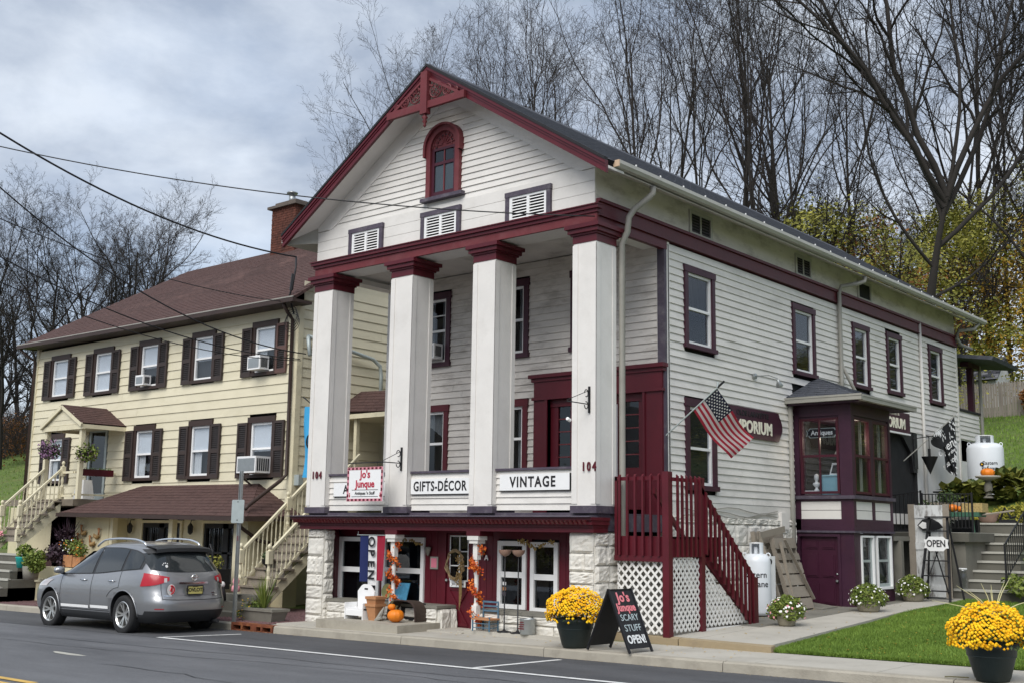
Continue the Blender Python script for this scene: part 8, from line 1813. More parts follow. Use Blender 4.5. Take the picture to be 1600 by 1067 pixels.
# old door, ladder, OPEN sign, fish
OD = thing('old_door', 'salvaged door with flaking white paint leaning by the terrace wall', 'door', (1.75, 9.9, .6)); pk_ = pm('flaking_paint', (.66,.67,.66), .8, .1, 4, .4, 20, dirt=(.11,.09,.075), dirt_amt=1.4, dscale=2.4, stretch=(2.5,1,.9)); dy0 = 9.92; P3 = Pl('Y', dy0)
b = MB(); P3.box(b, 1.28, 2.18, .02, .05, .62, 2.58); part('door_panel', b, pk_, OD); b = MB(); P3.box(b, 1.28, 1.42, 0, .05, .60, 2.60); P3.box(b, 2.04, 2.18, 0, .05, .60, 2.60); part('stile', b, M['wood'], OD); b = MB(); P3.box(b, 1.42, 2.04, .0, .02, 2.30, 2.58); P3.box(b, 1.42, 2.04, 0, .02, 1.62, 1.78); P3.box(b, 1.42, 2.04, 0, .02, .62, .85); part('rail', b, pk_, OD); b = MB(); P3.box(b, 1.70, 1.76, .0, .02, .85, 1.62); part('muntin', b, pk_, OD)
LD = thing('step_ladder', 'black wooden step ladder standing before the old door', 'ladder', (2.05, 9.45, .58)); zf = zw(2, 9.4)
for (x0_, xt) in ((1.72, 1.87), (2.36, 2.26)): b = MB(); b.bar((x0_, 9.25, zf), (xt, 9.58, 2.30), .05, .03, (0, 1, 0)); part('rail', b, M['blackmatte'], LD)
for (x0_, xt) in ((1.66, 1.88), (2.44, 2.25)): b = MB(); b.bar((x0_, 9.86, zf+.02), (xt, 9.62, 2.26), .035, .025, (0, 1, 0)); part('back_leg', b, M['blackmatte'], LD)
for k in range(5): s_ = (k+.7)/5.6; z = zf+(2.3-zf)*s_; xa = 1.72+.15*s_; xb = 2.36-.10*s_; y = 9.25+.33*s_; b = MB(); b.box(xa, xb, y-.07, y+.05, z-.012, z+.012); part('rung', b, M['blackmatte'], LD)
b = MB(); b.bar((1.75, 9.3, zf+.1), (2.2, 9.45, 1.9), .02, .02); b.bar((2.34, 9.3, zf+.1), (1.95, 9.45, 1.9), .02, .02); part('brace', b, M['blackmatte'], LD); b = MB(); b.box(1.80, 2.32, 9.5, 9.66, 2.30, 2.33); part('top_step', b, M['blackmatte'], LD)
t = thing('open_sign', 'white scalloped sign reading OPEN hung on the black ladder', 'sign', (2.12, 9.3, 1.75)); pts = [(1.93, 1.66), (1.98, 1.60), (2.28, 1.60), (2.33, 1.655), (2.39, 1.66), (2.37, 1.75), (2.39, 1.84), (2.33, 1.855), (2.28, 1.90), (1.98, 1.90), (1.93, 1.84), (1.87, 1.84), (1.90, 1.75), (1.87, 1.66)]; b = MB(); b.prism(pts, Pl('Y', 9.22).P, 0, .02); part('board', b, M['trimwhite'], t); put_text('lettering', 'OPEN', .20, M['blackmatte'], t, Matrix.Translation((2.13, 9.217, 1.75)) @ FRONT, .003, bold=.004, xs=.78)
t = thing('metal_fish', 'flat white and black metal fish mounted on the old door', 'ornament', (1.75, 9.85, 2.15)); b = MB(); b.prism([(1.50, 2.14), (1.62, 2.27), (1.80, 2.30), (1.98, 2.20), (2.06, 2.10), (1.95, 2.06), (1.80, 2.02), (1.62, 2.03)], Pl('Y', 9.86).P, 0, .02); part('fish_body', b, M['blackmatte'], t); b = MB(); b.prism([(1.53, 2.14), (1.62, 2.22), (1.70, 2.20), (1.70, 2.08), (1.62, 2.07)], Pl('Y', 9.855).P, 0, .004); part('fish_head', b, M['trimwhite'], t)
t = thing('glass_jar', 'tall clear glass jar standing against the retaining wall', 'jar', (2.2, 10.5, .8)); b = MB(); b.lathe([(.06, 0), (.09, .03), (.09, .3), (.07, .36), (.09, .4), (.0, .4)], (2.25, 10.38, .80), 12); part('jar_body', b, M['glass'], t, True); b = MB(); b.lathe([(.09, 0), (.10, .02), (.09, .04)], (2.25, 10.38, 1.2), 12, cap=False); part('jar_rim', b, M['curtain'], t)
# bird bath + pumpkin, bowl, watering can, wheelbarrow, hay, pumpkins
def bx_(X, Y): return X
t = thing('bird_bath', 'grey concrete bird bath carrying a pumpkin', 'bird bath', (1.85, 13.6, 2.84), local=True); b = MB(); b.lathe([(0, 0), (.13, 0), (.12, .03), (.08, .06), (.07, .12), (.10, .22), (.09, .34), (.06, .40), (.10, .44)], n=16); part('pedestal', b, M['concrete_old'], t, True); b = MB(); b.lathe([(.08, .43), (.28, .50), (.29, .54), (.27, .54), (.1, .48), (0, .48)], n=20); part('bowl', b, M['concrete'], t, True)
pumpkin('pumpkin', 'orange pumpkin sitting in the concrete bird bath', (1.85, 13.6, 3.34), .165, .72)
t = thing('garden_bowl', 'wide pinkish terracotta bowl on the upper step', 'pot', (2.05, 12.85, 2.24), local=True); b = MB(); b.lathe([(0, 0), (.13, 0), (.20, .06), (.235, .18), (.25, .2), (.25, .235), (.22, .235), (.2, .2), (0, .2)], n=20); part('bowl', b, pm('pinkish_clay', (.36,.24,.19), .8, .1), t, True)
t = thing('watering_can', 'galvanised watering can on the terrace beside the bird bath', 'watering can', (1.62, 12.5, 2.30), local=True); b = MB(); b.lathe([(0, 0), (.13, 0), (.13, .26), (.10, .29), (0, .29)], n=16); part('can_body', b, M['galv'], t, True); b = MB(); b.tube([(-.1, 0, .06), (-.25, 0, .22), (-.36, 0, .32)], [.025, .018, .03], 7); part('spout', b, M['galv'], t, True); b = MB(); b.tube([(.12, 0, .06), (.24, 0, .14), (.20, 0, .30), (.05, 0, .34)], .011, 6); part('handle', b, M['galv'], t, True)
t = thing('garden_cart', 'green garden cart with long handle loaded with hay and pumpkins', 'cart', (1.9, 11.6, 2.0)); grn = pm('green_cart', (.05,.14,.09), .6, .1); b = MB(); b.box(1.35, 2.35, 11.3, 11.8, 2.36, 2.46); part('tray', b, grn, t)
for x in (1.45, 2.2):
    b = MB(); b.tube([(x, 11.35, 2.36), (x+.02, 11.35, 2.0)], .02, 6); part('leg', b, grn, t)
b = MB(); b.tube([(2.35, 11.5, 2.40), (3.0, 11.7, 2.50)], .02, 6); part('handle', b, M['wood'], t)
b = MB(); b.box(1.95, 2.42, 11.35, 11.75, 2.46, 2.66); o = part('hay_bale', b, pm('hay', (.42,.31,.13), .95, .35, 25, .8, 40)); tag(o, 'short hay bale lying on the green cart', 'hay bale')
for k, (x, r, lab) in enumerate(((1.55, .10, 'leftmost pumpkin on the green cart behind the railing'), (1.72, .12, 'middle pumpkin on the green cart behind the railing'), (1.90, .09, 'pumpkin on the green cart next to the hay bale'))): pumpkin('pumpkin', lab, (x, 11.45, 2.46), r, .8)
t = thing('black_planter', 'black iron tractor-seat ornament beside the pinkish bowl', 'ornament', (2.4, 12.9, 2.24)); b = MB(); b.box(2.3, 2.7, 12.8, 13.1, 2.24, 2.32); b.tube([(2.3, 12.9, 2.3), (2.42, 12.9, 2.6), (2.55, 12.9, 2.36), (2.8, 12.9, 2.42)], .03, 6); part('ironwork', b, M['black'], t)
t = thing('wooden_box_planter', 'weathered wooden box of ferns behind the terrace railing', 'planter', (1.3, 12.8, 2.3)); b = MB(); b.box(.75, 1.55, 12.7, 13.0, 2.3, 2.72); part('box', b, M['wood'], t); leafball([((1.15, 12.8, 2.82), .25), ((.7, 12.8, 2.55), .3)], 500, .03, .07, M['leaf'], t, 81)
t = thing('iron_sewing_table', 'dark iron ornament stand behind the terrace railing', 'stand', (1.7, 11.8, 2.0)); b = MB(); b.box(1.5, 2.1, 11.95, 12.1, 2.0, 2.3); part('stand_base', b, M['black'], t); leafball([((1.6, 11.7, 2.35), .16)], 60, .02, .04, M['whiteflower'], t, 84, 'pale_flowers')
t = thing('small_table', 'small slate-topped white side table against the rendered wall', 'table', (.5, 14.6, 2.8)); b = MB(); b.box(.2, .8, 14.4, 14.9, 3.02, 3.06); part('table_top', b, M['blackmatte'], t); b = MB(); b.box(.38, .62, 14.5, 14.8, 2.0, 3.02); part('pedestal', b, M['signback'], t)
b = MB(); b.grid(lambda i, j: (.6+3.6*i, 13.2+2.2*j, 2.22+.72*math.sin(math.pi/2*min(1, j*1.6))), 10, 8); o = part('planting_bank', b, M['grass'], None, True); o['kind'] = 'structure'
# hostas: big leaves on the bank
def hosta(label, pts, seed, n=64, L0=.42):
    t = thing('hosta_plants', label, 'plants', pts[0][:3]); pr = random.Random(seed); b = MB()
    for (x, y, z) in pts:
        for i in range(n):
            a = pr.uniform(0, 6.283); tl = pr.uniform(.35, 1.25); ln = pr.uniform(.6, 1.1)*L0; d = Vector((math.cos(a)*math.sin(tl), math.sin(a)*math.sin(tl), math.cos(tl))); s_ = Vector((-math.sin(a), math.cos(a), 0))*ln*.30; c = Vector((x+pr.gauss(0, .10), y+pr.gauss(0, .10), z+.42+pr.uniform(0, .2))); m_ = c+d*ln*.55; e = c+d*ln+Vector((0, 0, -.35*ln*tl)); k_ = Vector((0, 0, -.02))
            b._add([c, m_+s_, e, m_-s_, m_+k_], [(0, 1, 4), (1, 2, 4), (2, 3, 4), (3, 0, 4)])
    part('leaves', b, M['hosta2'], t, kind='stuff')
M['hosta2'] = leafmat('hosta_leaves', (.035, .06, .014), (.22, .22, .045), 1.6)
hosta('leafy hosta bank between the rendered wall and the bird bath', [(.75, 14.2, 2.5), (1.05, 14.5, 2.5), (1.35, 14.2, 2.5), (1.65, 14.6, 2.55), (1.0, 13.9, 2.3), (1.5, 14.0, 2.3)], 5); hosta('leafy hosta bank right of the bird bath at the photo edge', [(2.0, 14.4, 2.7), (2.35, 14.2, 2.7), (2.2, 14.9, 2.7), (2.7, 14.4, 2.7), (2.6, 14.0, 2.5), (3.0, 14.1, 2.6), (2.15, 13.9, 2.3), (1.9, 14.9, 2.8)], 6)
t = thing('yellowing_bed', 'low yellowing ground plants behind the pinkish bowl', 'plants', (2.9, 13.8, 2.3)); leafball([((2.2, 13.4, 2.45), .25), ((2.6, 13.5, 2.5), .3), ((3.0, 13.3, 2.45), .3), ((1.8, 13.3, 2.35), .25), ((2.9, 12.9, 2.3), .25)], 1700, .03, .06, leafmat('yellow_green', (.12,.12,.02), (.40,.36,.05), 4), t, 88)
t = thing('edge_vine', 'leafy green vine beside the slanting handrail at the photo edge', 'plant', (3.6, 11.0, 1.2)); leafball([((3.55, 11.3, 2.2), .22), ((3.6, 11.2, 1.8), .25), ((3.55, 11.0, 1.4), .2), ((3.35, 10.2, .95), .25), ((3.6, 10.1, .9), .3)], 900, .03, .07, M['leafmix'], t, 89)
# stone wall & boulder by the tank
b = MB(); pr = random.Random(8)
t = thing('rubble_wall', 'low rubble stone wall on the bank right of the gas tank', 'wall', (2.2, 17.5, 3.0))
for k in range(14): b = MB(); x = 1.55+.13*k; z = 3.25-.03*k+.10*(k % 2); b.lathe([(0, 0), (.14, .03), (.16, .1), (.12, .18), (0, .2)], (x, 16.9-.1*k, z-.1), 7, sy=.8); part('stone', b, M['concrete_old'], t)
# shed and picket fence on the bank
FN = thing('picket_fence', 'long weathered board fence along the top of the grassy bank', 'fence', (-4, 42, 7.4)); FNm = MB(); pr = random.Random(10)
def fz(x): return T(x, 42)
for i in range(210):
    x = -16+i*.125; z = fz(x); h = 1.72+pr.uniform(-.04, .04); w_ = .105; b = FNm; y = 42+pr.uniform(-.01, .01)
    b._add([(x, y, z-.1), (x+w_, y, z-.1), (x+w_, y, z+h-.10), (x+w_*.5, y, z+h), (x, y, z+h-.10)], [(0,1,2,3,4)]); b._add([(x, y+.02, z-.1), (x+w_, y+.02, z-.1), (x+w_, y+.02, z+h-.10), (x+w_*.5, y+.02, z+h), (x, y+.02, z+h-.10)], [(4,3,2,1,0)])
M['fencewood'] = pm('fence_boards', (.30,.265,.225), .9, .25, 1.2, .2, 20, stretch=(6,1,.5), dirt=(.16,.12,.10), dirt_amt=.6, dscale=2)
part('pickets', FNm, M['fencewood'], FN, kind='stuff')
for x in rng(-16, 10, 2.4): b = MB(); b.box(x, x+.1, 42.03, 42.13, fz(x)-.2, fz(x)+1.6); part('fence_post', b, M['fencewood'], FN)
b = MB(); b.box(-16, 10, 42.02, 42.06, 7.9, 7.98); part('fence_rail', b, M['fencewood'], FN)
SH = thing('garden_shed', 'pale shed with a dark roof and two skylights behind the fence', 'shed', (-8, 48, 8.5)); b = MB(); zg = 8.6
b.box(-14.0, -8.4, 47.5, 50.3, 7.5, 10.35); part('wall', b, M['curtain'], SH); b = MB(); b.prism([(47.5, 10.35), (50.3, 10.35), (48.9, 11.55)], Pl('X', -8.4).P, .0, .06); part('shed_gable', b, M['curtain'], SH)
rs = roof_slab('shed_roof', [Vector((-14.3, 47.2, 10.25)), Vector((-8.25, 47.2, 10.25)), Vector((-8.25, 48.9, 11.65)), Vector((-14.3, 48.9, 11.65))], .08, M['roofgrey'], SH); roof_slab('shed_roof', [Vector((-8.25, 50.6, 10.25)), Vector((-14.3, 50.6, 10.25)), Vector((-14.3, 48.9, 11.65)), Vector((-8.25, 48.9, 11.65))], .08, M['roofgrey'], SH)
for x in (-11.9, -9.9): b = MB(); b.hexa([(x, 48.0, 11.0), (x+1.0, 48.0, 11.0), (x+1.0, 48.3, 11.25), (x, 48.3, 11.25), (x, 47.98, 11.08), (x+1.0, 47.98, 11.08), (x+1.0, 48.28, 11.33), (x, 48.28, 11.33)]); part('skylight', b, M['tank'], SH)
leafball([((-4.9, 41.6, 8.2), .55), ((-5.2, 41.6, 8.6), .4)], 500, .06, .12, M['autumn_rust'], thing('fence_creeper', 'reddish green creeper growing over the board fence', 'creeper', (-5, 41.6, 8)), 91)

# =================================================================== overhead wires
def wire(label, a, b_, sag, r=.016):
    a = Vector(a); b_ = Vector(b_); pts = [a.lerp(b_, i/26)-Vector((0, 0, sag*4*(i/26)*(1-i/26))) for i in range(27)]; m_ = MB(); m_.tube(pts, r, 5); o = part('overhead_wire', m_, M['black'], None, True); tag(o, label, 'wire', 'overhead utility wires'); return o
def rayp(x, y, t_): return CAMLOC + (_f + _r*((x-800)/1798.06) - _u*((y-533.5)/1798.06))*t_
wire('wire crossing highest left sky and ending at the shop entablature', rayp(-120, 201, 22), (.05, -.10, 7.13), .35, .011)
wire('uppermost wire running down to the weatherhead at the yellow house eave', rayp(-150, 108, 20), (-10.55, 2.1, 8.40), .55, .020)
wire('second wire from the left edge sagging to the pipe head on the yellow house', rayp(-150, 150, 20), (-10.45, 2.45, 6.05), .9, .015)
wire('thin double wire ending at the yellow house eave', rayp(-130, 282, 20), (-10.8, 2.0, 7.30), .35, .010)
wire('wire crossing the brown roof to the corner of the yellow house', rayp(-140, 318, 20), (-10.55, 2.35, 5.92), .55, .013)
wire('lowest wire crossing the upper windows of the yellow house', rayp(-140, 372, 20), (-10.50, 2.35, 5.88), .5, .010)
t = thing('service_drop', 'black service cable hanging from the eave and looping down the corner', 'cable', (-10.5, 2.1, 8.4)); m_ = MB(); m_.tube([(-10.55, 2.1, 8.40), (-10.42, 2.0, 8.1), (-10.5, 2.0, 7.7), (-10.62, 2.0, 7.4), (-10.6, 2.15, 7.0)], .022, 6); part('cable', m_, M['black'], t, True); m_ = MB(); m_.tube([(-10.50, 2.0, 7.95), (-10.56, 2.0, 7.55)], .045, 6); part('splice_cover', m_, M['black'], t)
for k in range(4): m_ = MB(); m_.tube([(-10.6+.30*math.sin(q)*(.6+.12*k), 2.1, 6.95-.12*k*.5+.22*math.cos(q)) for q in [i*.45 for i in range(15)]], .008, 4); part('cable_loop', m_, M['black'], t)

# =================================================================== trees
def grow_tree(seed, height, spread, r0, fork=.35, nmain=5, up=.55, dens=1.0, lean=0.0, limbs=None):
    pr = random.Random(seed); segs = []      # (points, radii, level)
    def branch(p, d, ln, r, lvl):
        n = max(3, int(ln/(.9 if lvl < 2 else .45 if lvl < 3 else .3))); n = min(n, 12); pts = [p.copy()]; rad = [r]; q = p.copy(); dd = d.copy()
        for i in range(n):
            jit = (.10, .16, .22, .3, .35)[min(lvl, 4)]; dd = (dd+Vector((pr.gauss(0, jit), pr.gauss(0, jit), pr.gauss(0, jit*.6)))*(.6 if lvl else .35)+Vector((0, 0, 1))*(up*.10 if lvl else .03)).normalized(); q = q+dd*ln/n; pts.append(q.copy()); rad.append(max(.004, r*(1-.78*(i+1)/n)))
        segs.append((pts, rad, lvl))
        if lvl >= 4: return
        if lvl == 0 and limbs:
            for (f_, an, az, l_, r_) in limbs:
                i = min(n-1, int(f_*n)); base = pts[i].lerp(pts[i+1], f_*n-i); hz = _r*math.cos(az)+Vector((-_r.y, _r.x, 0))*math.sin(az); branch(base, (Vector((0, 0, 1))*math.cos(an)+hz*math.sin(an)).normalized(), l_, r_, 1)
            return
        cnt = int((nmain, 8, 7, 5)[lvl]*dens+.5) if lvl else nmain
        for k in range(cnt):
            t_ = (fork+(1-fork)*(k+pr.random())/cnt) if lvl == 0 else .18+.82*(k+pr.random())/cnt; i = min(n-1, int(t_*n)); f_ = t_*n-i; base = pts[i].lerp(pts[i+1], f_); rr = rad[i]*(.62 if lvl else .66)
            dcur = (pts[i+1]-pts[i]).normalized(); side = dcur.orthogonal().normalized(); side.rotate(Matrix.Rotation(pr.uniform(0, 6.283), 3, dcur)); ang = (spread, .62, .75, .85)[lvl]*pr.uniform(.7, 1.25)
            nd = (dcur*math.cos(ang)+side*math.sin(ang)).normalized()
            if nd.z < -.1: nd.z = abs(nd.z)*.4; nd.normalize()
            branch(base, nd, ln*(.72, .50, .46, .42)[lvl]*pr.uniform(.7, 1.1)*(1-.35*t_ if lvl else 1-.25*t_), rr, lvl+1)
    branch(Vector((0, 0, -.3)), Vector((lean, 0, 1)).normalized(), height*.80, r0, 0)
    big, tw = MB(), MB()
    for pts, rad, lvl in segs:
        if lvl <= 1: big.tube(pts, rad, 7 if lvl == 0 else 5, cap=False)
        else: tw.tube(pts, [max(.006, x) for x in rad], 3, cap=False)
    return big, tw
TREES = []
specs = [(1, 25, .60, .20, .25, 9, .6, 1.1), (2, 25, .45, .17, .30, 8, .7, 1.1), (3, 28, .38, .19, .38, 8, .8, 1.0), (4, 24, .65, .18, .22, 9, .5, 1.15), (5, 26, .48, .15, .28, 7, .7, 1.1), (6, 27, .34, .15, .40, 8, .9, 1.0)]
for sp in specs:
    big, tw = grow_tree(*sp); TREES.append((big.mesh('trunk', M['bark'], True), tw.mesh('twigs', M['twig'])))
bigB, twB = grow_tree(77, 13.5, .70, .36, .20, 10, .45, 1.25, 0, [(.97, -.75, .2, 15, .13), (.95, -.42, -.3, 17, .145), (.99, -.12, .6, 17, .15), (.98, .22, -.4, 16, .135), (.93, .50, .3, 15, .125), (.80, .80, -.2, 13, .11), (.72, -.95, .5, 11, .08), (.60, 1.15, .4, 9, .07), (.88, -.25, 2.0, 14, .10), (.9, .35, 2.2, 13, .10)]); BIG = (bigB.mesh('trunk', M['bark'], True), twB.mesh('twigs', M['twig']))
lfB, ltB = grow_tree(31, 17.5, .62, .24, .10, 10, .5, 1.35); LEFT = [(lfB.mesh('trunk', M['bark'], True), ltB.mesh('twigs', M['twig']))]
lfB, ltB = grow_tree(36, 16, .7, .19, .12, 9, .55, 1.25); LEFT.append((lfB.mesh('trunk', M['bark'], True), ltB.mesh('twigs', M['twig'])))
def place_tree(meshes, px, Yd, label, cat='tree', scale=1.0, name='bare_tree', zoff=0, group='bare trees on the wooded hill'):
    """stand a tree on the hill along the sight line of photo column px, at depth Y=Yd"""
    d = _f + _r*((px-800)/1798.06); d = Vector((d.x, d.y, 0)); t_ = (Yd+15.33)/d.y; X = 11.18+d.x*t_; z = T(X, Yd)+zoff
    o = thing(name, label, cat, (X, Yd, z-.2), group, local=True, rot=(0, 0, rnd.uniform(0, 6.28))); o.scale = (scale, scale, scale*rnd.uniform(.94, 1.06))
    link('trunk', meshes[0], o); link('crown', meshes[1], o); return o, X, z
bt_ = place_tree(BIG, 1437, 31, 'largest bare tree, forking widely behind the right end of the roof', scale=1.0)[0]; bt_.rotation_euler = (0, 0, 0)
place_tree(TREES[0], 1542, 56, 'tall bare tree right of the widest forked tree', scale=1.3); place_tree(TREES[3], 1605, 60, 'bare tree at the right photo edge', scale=1.35)
lst = [(505, 46, 3, 0.72), (552, 42, 0, .85), (596, 38, 3, .92), (650, 40, 0, 1.0), (700, 38, 4, .95), (742, 46, 2, 1.0), (788, 36, 0, .88), (835, 44, 5, 1.0), (862, 36, 2, .92), (905, 46, 4, 1.0), (985, 54, 1, 1.1), (1022, 42, 2, .98), (1065, 40, 1, 1.0), (1098, 48, 5, 1.05), (1128, 38, 4, 1.0), (1152, 44, 2, 1.0), (1190, 38, 5, 1.0), (1215, 50, 0, 1.0), (1250, 42, 2, 1.0), (1275, 40, 4, 1.0), (1345, 44, 5, 1.0), (1490, 52, 4, 1.0), (1575, 56, 5, 1.05), (1630, 48, 1, 1.0)]
near = {505: 'small bare tree, leftmost in the row behind the shop gable', 1630: 'bare tree partly cut by the right photo edge'}
lm = ['left of the gable peak', 'over the shop roof slope', 'over the long grey roof', 'beyond the far roof end']
for i, (px, Yd, k, sc) in enumerate(lst):
    side = lm[0] if px < 670 else lm[1] if px < 950 else lm[2] if px < 1330 else lm[3]
    lab = near.get(px) or 'slender bare tree %s, trunk %d of its run from the left' % (side, 0)
    ords = ['first', 'second', 'third', 'fourth', 'fifth', 'sixth', 'seventh', 'eighth', 'ninth', 'tenth', 'eleventh']
    rank = sum(1 for q in lst[:i] if (q[0] < 670) == (px < 670) and (q[0] < 950) == (px < 950) and (q[0] < 1330) == (px < 1330) and q[0] not in near)
    if px not in near: lab = 'slender bare tree %s, %s trunk from the left there' % (side, ords[rank])
    place_tree(TREES[k], px, Yd, lab, scale=sc)
for px, Yd, k, sc, lab in ((108, 27, 0, .95, 'bare tree behind the leftmost upper windows of the yellow house'), (185, 25, 1, .98, 'bare tree behind the brown roof, right of the spreading one'), (245, 34, 0, .95, 'bare tree behind the brown roof, left of the small far ones'), (150, 22, 0, .84, 'spreading bare tree directly behind the left end of the brown roof'), (70, 20, 1, 1.0, 'bare tree just left of the yellow house'), (15, 22, 0, 1.0, 'bare tree at the left photo edge'), (215, 28, 1, 1.1, 'bare tree showing over the middle of the brown roof'), (290, 42, 1, .95, 'small bare tree far behind the brown roof'), (355, 48, 0, .80, 'small bare tree far behind, left of the brick chimney'), (410, 44, 1, .80, 'small bare tree next to the brick chimney'), (40, 34, 0, 1.0, 'darker bare tree behind the grass slope on the left'), (-15, 30, 1, 1.1, 'bare tree cut by the left photo edge')):
    place_tree(LEFT[k], px, Yd, lab, scale=sc, group='bare trees behind the yellow house')
# autumn foliage crowns
def leaf_mesh(name, n, rx, rz, s0, s1, mat, seed, clumps=26):
    pr = random.Random(seed); b = MB(); cs = []
    for i in range(clumps):
        a = pr.uniform(0, 6.28); rr = rx*pr.random()**.5; h = pr.uniform(.06, 1.0); k_ = math.sin(math.pi*min(1, h*.86+.12))**.6; cs.append((Vector((rr*k_*math.cos(a), rr*k_*math.sin(a), rz*h)), rx*pr.uniform(.18, .36)))
    for i in range(n):
        c, r = cs[pr.randrange(clumps)]; d = Vector((pr.gauss(0, 1), pr.gauss(0, 1), pr.gauss(0, .55)))*r*.55; p = c+d; v = Vector((pr.gauss(0, 1), pr.gauss(0, 1), pr.gauss(0, .6))).normalized(); e = v.orthogonal().normalized(); s_ = pr.uniform(s0, s1); b._add([p-v*s_, p+e*s_*.6, p+v*s_, p-e*s_*.6], [(0,1,2,3)])
    return b.mesh(name, mat)
yt, ytw = grow_tree(55, 11, .6, .16, .2, 8, .5, 1.0); YT = yt.mesh('trunk', M['bark'], True); YTW = ytw.mesh('twigs', M['twig'])
FO = [leaf_mesh('foliage', 5200, 3.6, 9.5, .05, .12, M['autumn_green'], 1, 60), leaf_mesh('foliage', 4300, 3.4, 8.5, .05, .12, M['autumn_gold'], 2, 50), leaf_mesh('foliage', 2600, 3.2, 9, .05, .11, M['autumn_rust'], 3, 40), leaf_mesh('foliage', 8000, 4.4, 11.5, .055, .13, M['autumn_green'], 4, 80)]
fol = [(1255, 40, 2, 1.15, 'thin russet-leaved tree low behind the middle of the grey roof'), (1312, 38, 0, 1.3, 'thin olive-leaved tree rising behind the grey roof, left of the widest forked tree'), (1350, 46, 1, 1.3, 'gold-leaved tree just left of the widest forked trunk'), (1415, 38, 0, .95, 'thin olive-leaved tree in front of the widest forked trunk'), (1462, 52, 1, 1.1, 'gold-leaved tree just right of the widest forked trunk'), (1285, 42, 0, 1.25, 'olive-leaved young tree behind the grey roof, left of the gold ones'), (1330, 40, 1, 1.1, 'gold-leaved young tree left of the widest forked tree'), (1372, 42, 2, 1.3, 'thinly russet-leaved tree left of the widest forked tree'), (1225, 44, 0, 1.05, 'olive-leaved sapling low behind the middle of the grey roof'), (1490, 47, 3, .95, 'dense olive-leaved tree just right of the widest forked tree'), (1530, 54, 3, 1.05, 'tallest dense olive-leaved tree on the right'), (1560, 53, 1, 1.1, 'gold-leaved tree low above the board fence'), (1625, 54, 1, 1.2, 'gold-leaved tree at the right photo edge'), (1500, 55, 1, 1.15, 'gold-leaved tree seen between the two dense olive trees'), (1180, 48, 1, .85, 'small gold-leaved sapling low behind the grey roof'), (1100, 50, 2, .85, 'small russet-leaved sapling low behind the grey roof'), (1650, 56, 3, 1.2, 'dense olive-leaved tree just beyond the right photo edge')]
for px, Yd, k, sc, lab in fol:
    o, X, z = place_tree((YT, YTW), px, Yd, lab, scale=sc, name='autumn_tree', group='leafy autumn trees behind the shop'); link('foliage', FO[k], o)
# brushy undergrowth on the hill top
def brush_mesh(seed):
    pr = random.Random(seed); b = MB()
    for i in range(260):
        p = Vector((pr.uniform(-5, 5), pr.uniform(-2, 2), 0)); d = Vector((pr.gauss(0, .35), pr.gauss(0, .35), 1)).normalized(); h = pr.uniform(1.2, 4.2); m_ = p+d*h*.5; e = p+d*h+Vector((pr.gauss(0, .5), pr.gauss(0, .3), 0)); b.tube([p, m_, e], [.02, .014, .006], 3, cap=False)
        for k in range(3): q = p.lerp(e, pr.uniform(.4, .9)); b.tube([q, q+Vector((pr.gauss(0, .5), pr.gauss(0, .4), pr.uniform(.3, .9)))], [.009, .004], 3, cap=False)
    return b.mesh('undergrowth', M['twig'])
BR = [brush_mesh(1), brush_mesh(2)]
BRF = [leaf_mesh('undergrowth_leaves', 2600, 4.6, 2.6, .06, .14, M['autumn_green'], 21, 20), leaf_mesh('undergrowth_leaves', 1800, 4.6, 2.6, .06, .14, M['autumn_rust'], 22, 20)]
pr = random.Random(15)
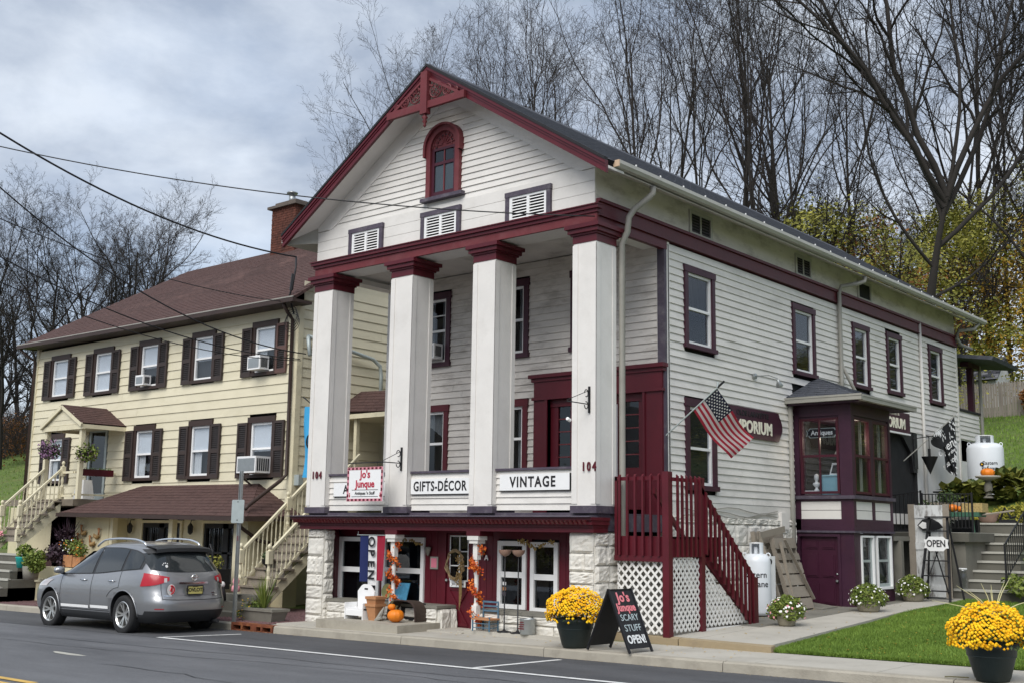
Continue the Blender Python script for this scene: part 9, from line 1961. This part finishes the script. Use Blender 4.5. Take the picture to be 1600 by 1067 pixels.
for i in range(44):
    Yd = pr.choice((46, 50, 56, 62)); px = -60+i*31+pr.uniform(-12, 12)
    if px < 420: Yd = pr.choice((27, 31, 36))
    d = _f + _r*((px-800)/1798.06); t_ = (Yd+15.33)/d.y; X = 11.18+d.x*t_; z = T(X, Yd)
    if px > 1450: Yd = max(Yd, 51)
    o = link('undergrowth', BR[i % 2], None, (X, Yd, z), (0, 0, pr.uniform(0, 6.28)), (1, 1, pr.uniform(.8, 1.3))); o['kind'] = 'stuff'
    o = link('undergrowth_leaves', BRF[0 if px > 1150 and i % 3 else 1], None, (X, Yd, z), (0, 0, pr.uniform(0, 6.28)), (1, 1, pr.uniform(.6, 1.1))); o['kind'] = 'stuff'
vs = []; fs = []; c = 0
for (xa, xb, ya, yb, nn_) in ((-11, 5, 15, 42, 30000), (-75, -24.5, 3, 44, 26000)):
    for i in range(nn_): 
        x = pr.uniform(xa, xb); y = ya+(yb-ya)*pr.random()**1.3; blade(x, y, pr.uniform(.07, .16), Tn(x, y)-.02)
me = bpy.data.meshes.new('grass'); me.from_pydata(vs, [], fs); me.materials.append(M['grassblade']); o = link('grass', me); o['kind'] = 'stuff'
# unseen trees across the street and right, added to darken the window reflections
for i in range(34):
    X, Y = (-50+i*5.2, -34-6*math.sin(i*2.3)) if i < 22 else (46+5*math.sin(i), -20+(i-22)*7)
    o = link('reflection_trees', FO[3], None, (X, Y, -.8), (0, 0, i), (1.25, 1.25, .5)); o['kind'] = 'stuff'
for i in range(30):
    X, Y = 9+6.5*(i % 6)+2*math.sin(i*3.1), 19+9*(i//6)+3*math.cos(i*1.7)
    o = link('reflection_trees', FO[3], None, (X, Y, T(X, Y)-.3), (0, 0, i*1.3), (1.2, 1.2, .36)); o['kind'] = 'stuff'
# far woods as one mass on the hill crest
big, tw = grow_tree(91, 20, .35, .22, .4, 7, .9, .75)
vsN = len(tw.v); wood = MB(); pr = random.Random(33)
fmesh = tw.mesh('far_woods', M['twig']); fbig = big.mesh('far_woods', M['bark_pale'])
for i in range(26):
    X = pr.uniform(-210, 40); Y = pr.uniform(66, 105); s_ = pr.uniform(.6, .95)
    for me_ in (fbig, fmesh):
        o = link('far_woods', me_, None, (X, Y, T(X, Y)-.5), (0, 0, pr.uniform(0, 6.28)), (s_, s_, s_)); o['kind'] = 'stuff'
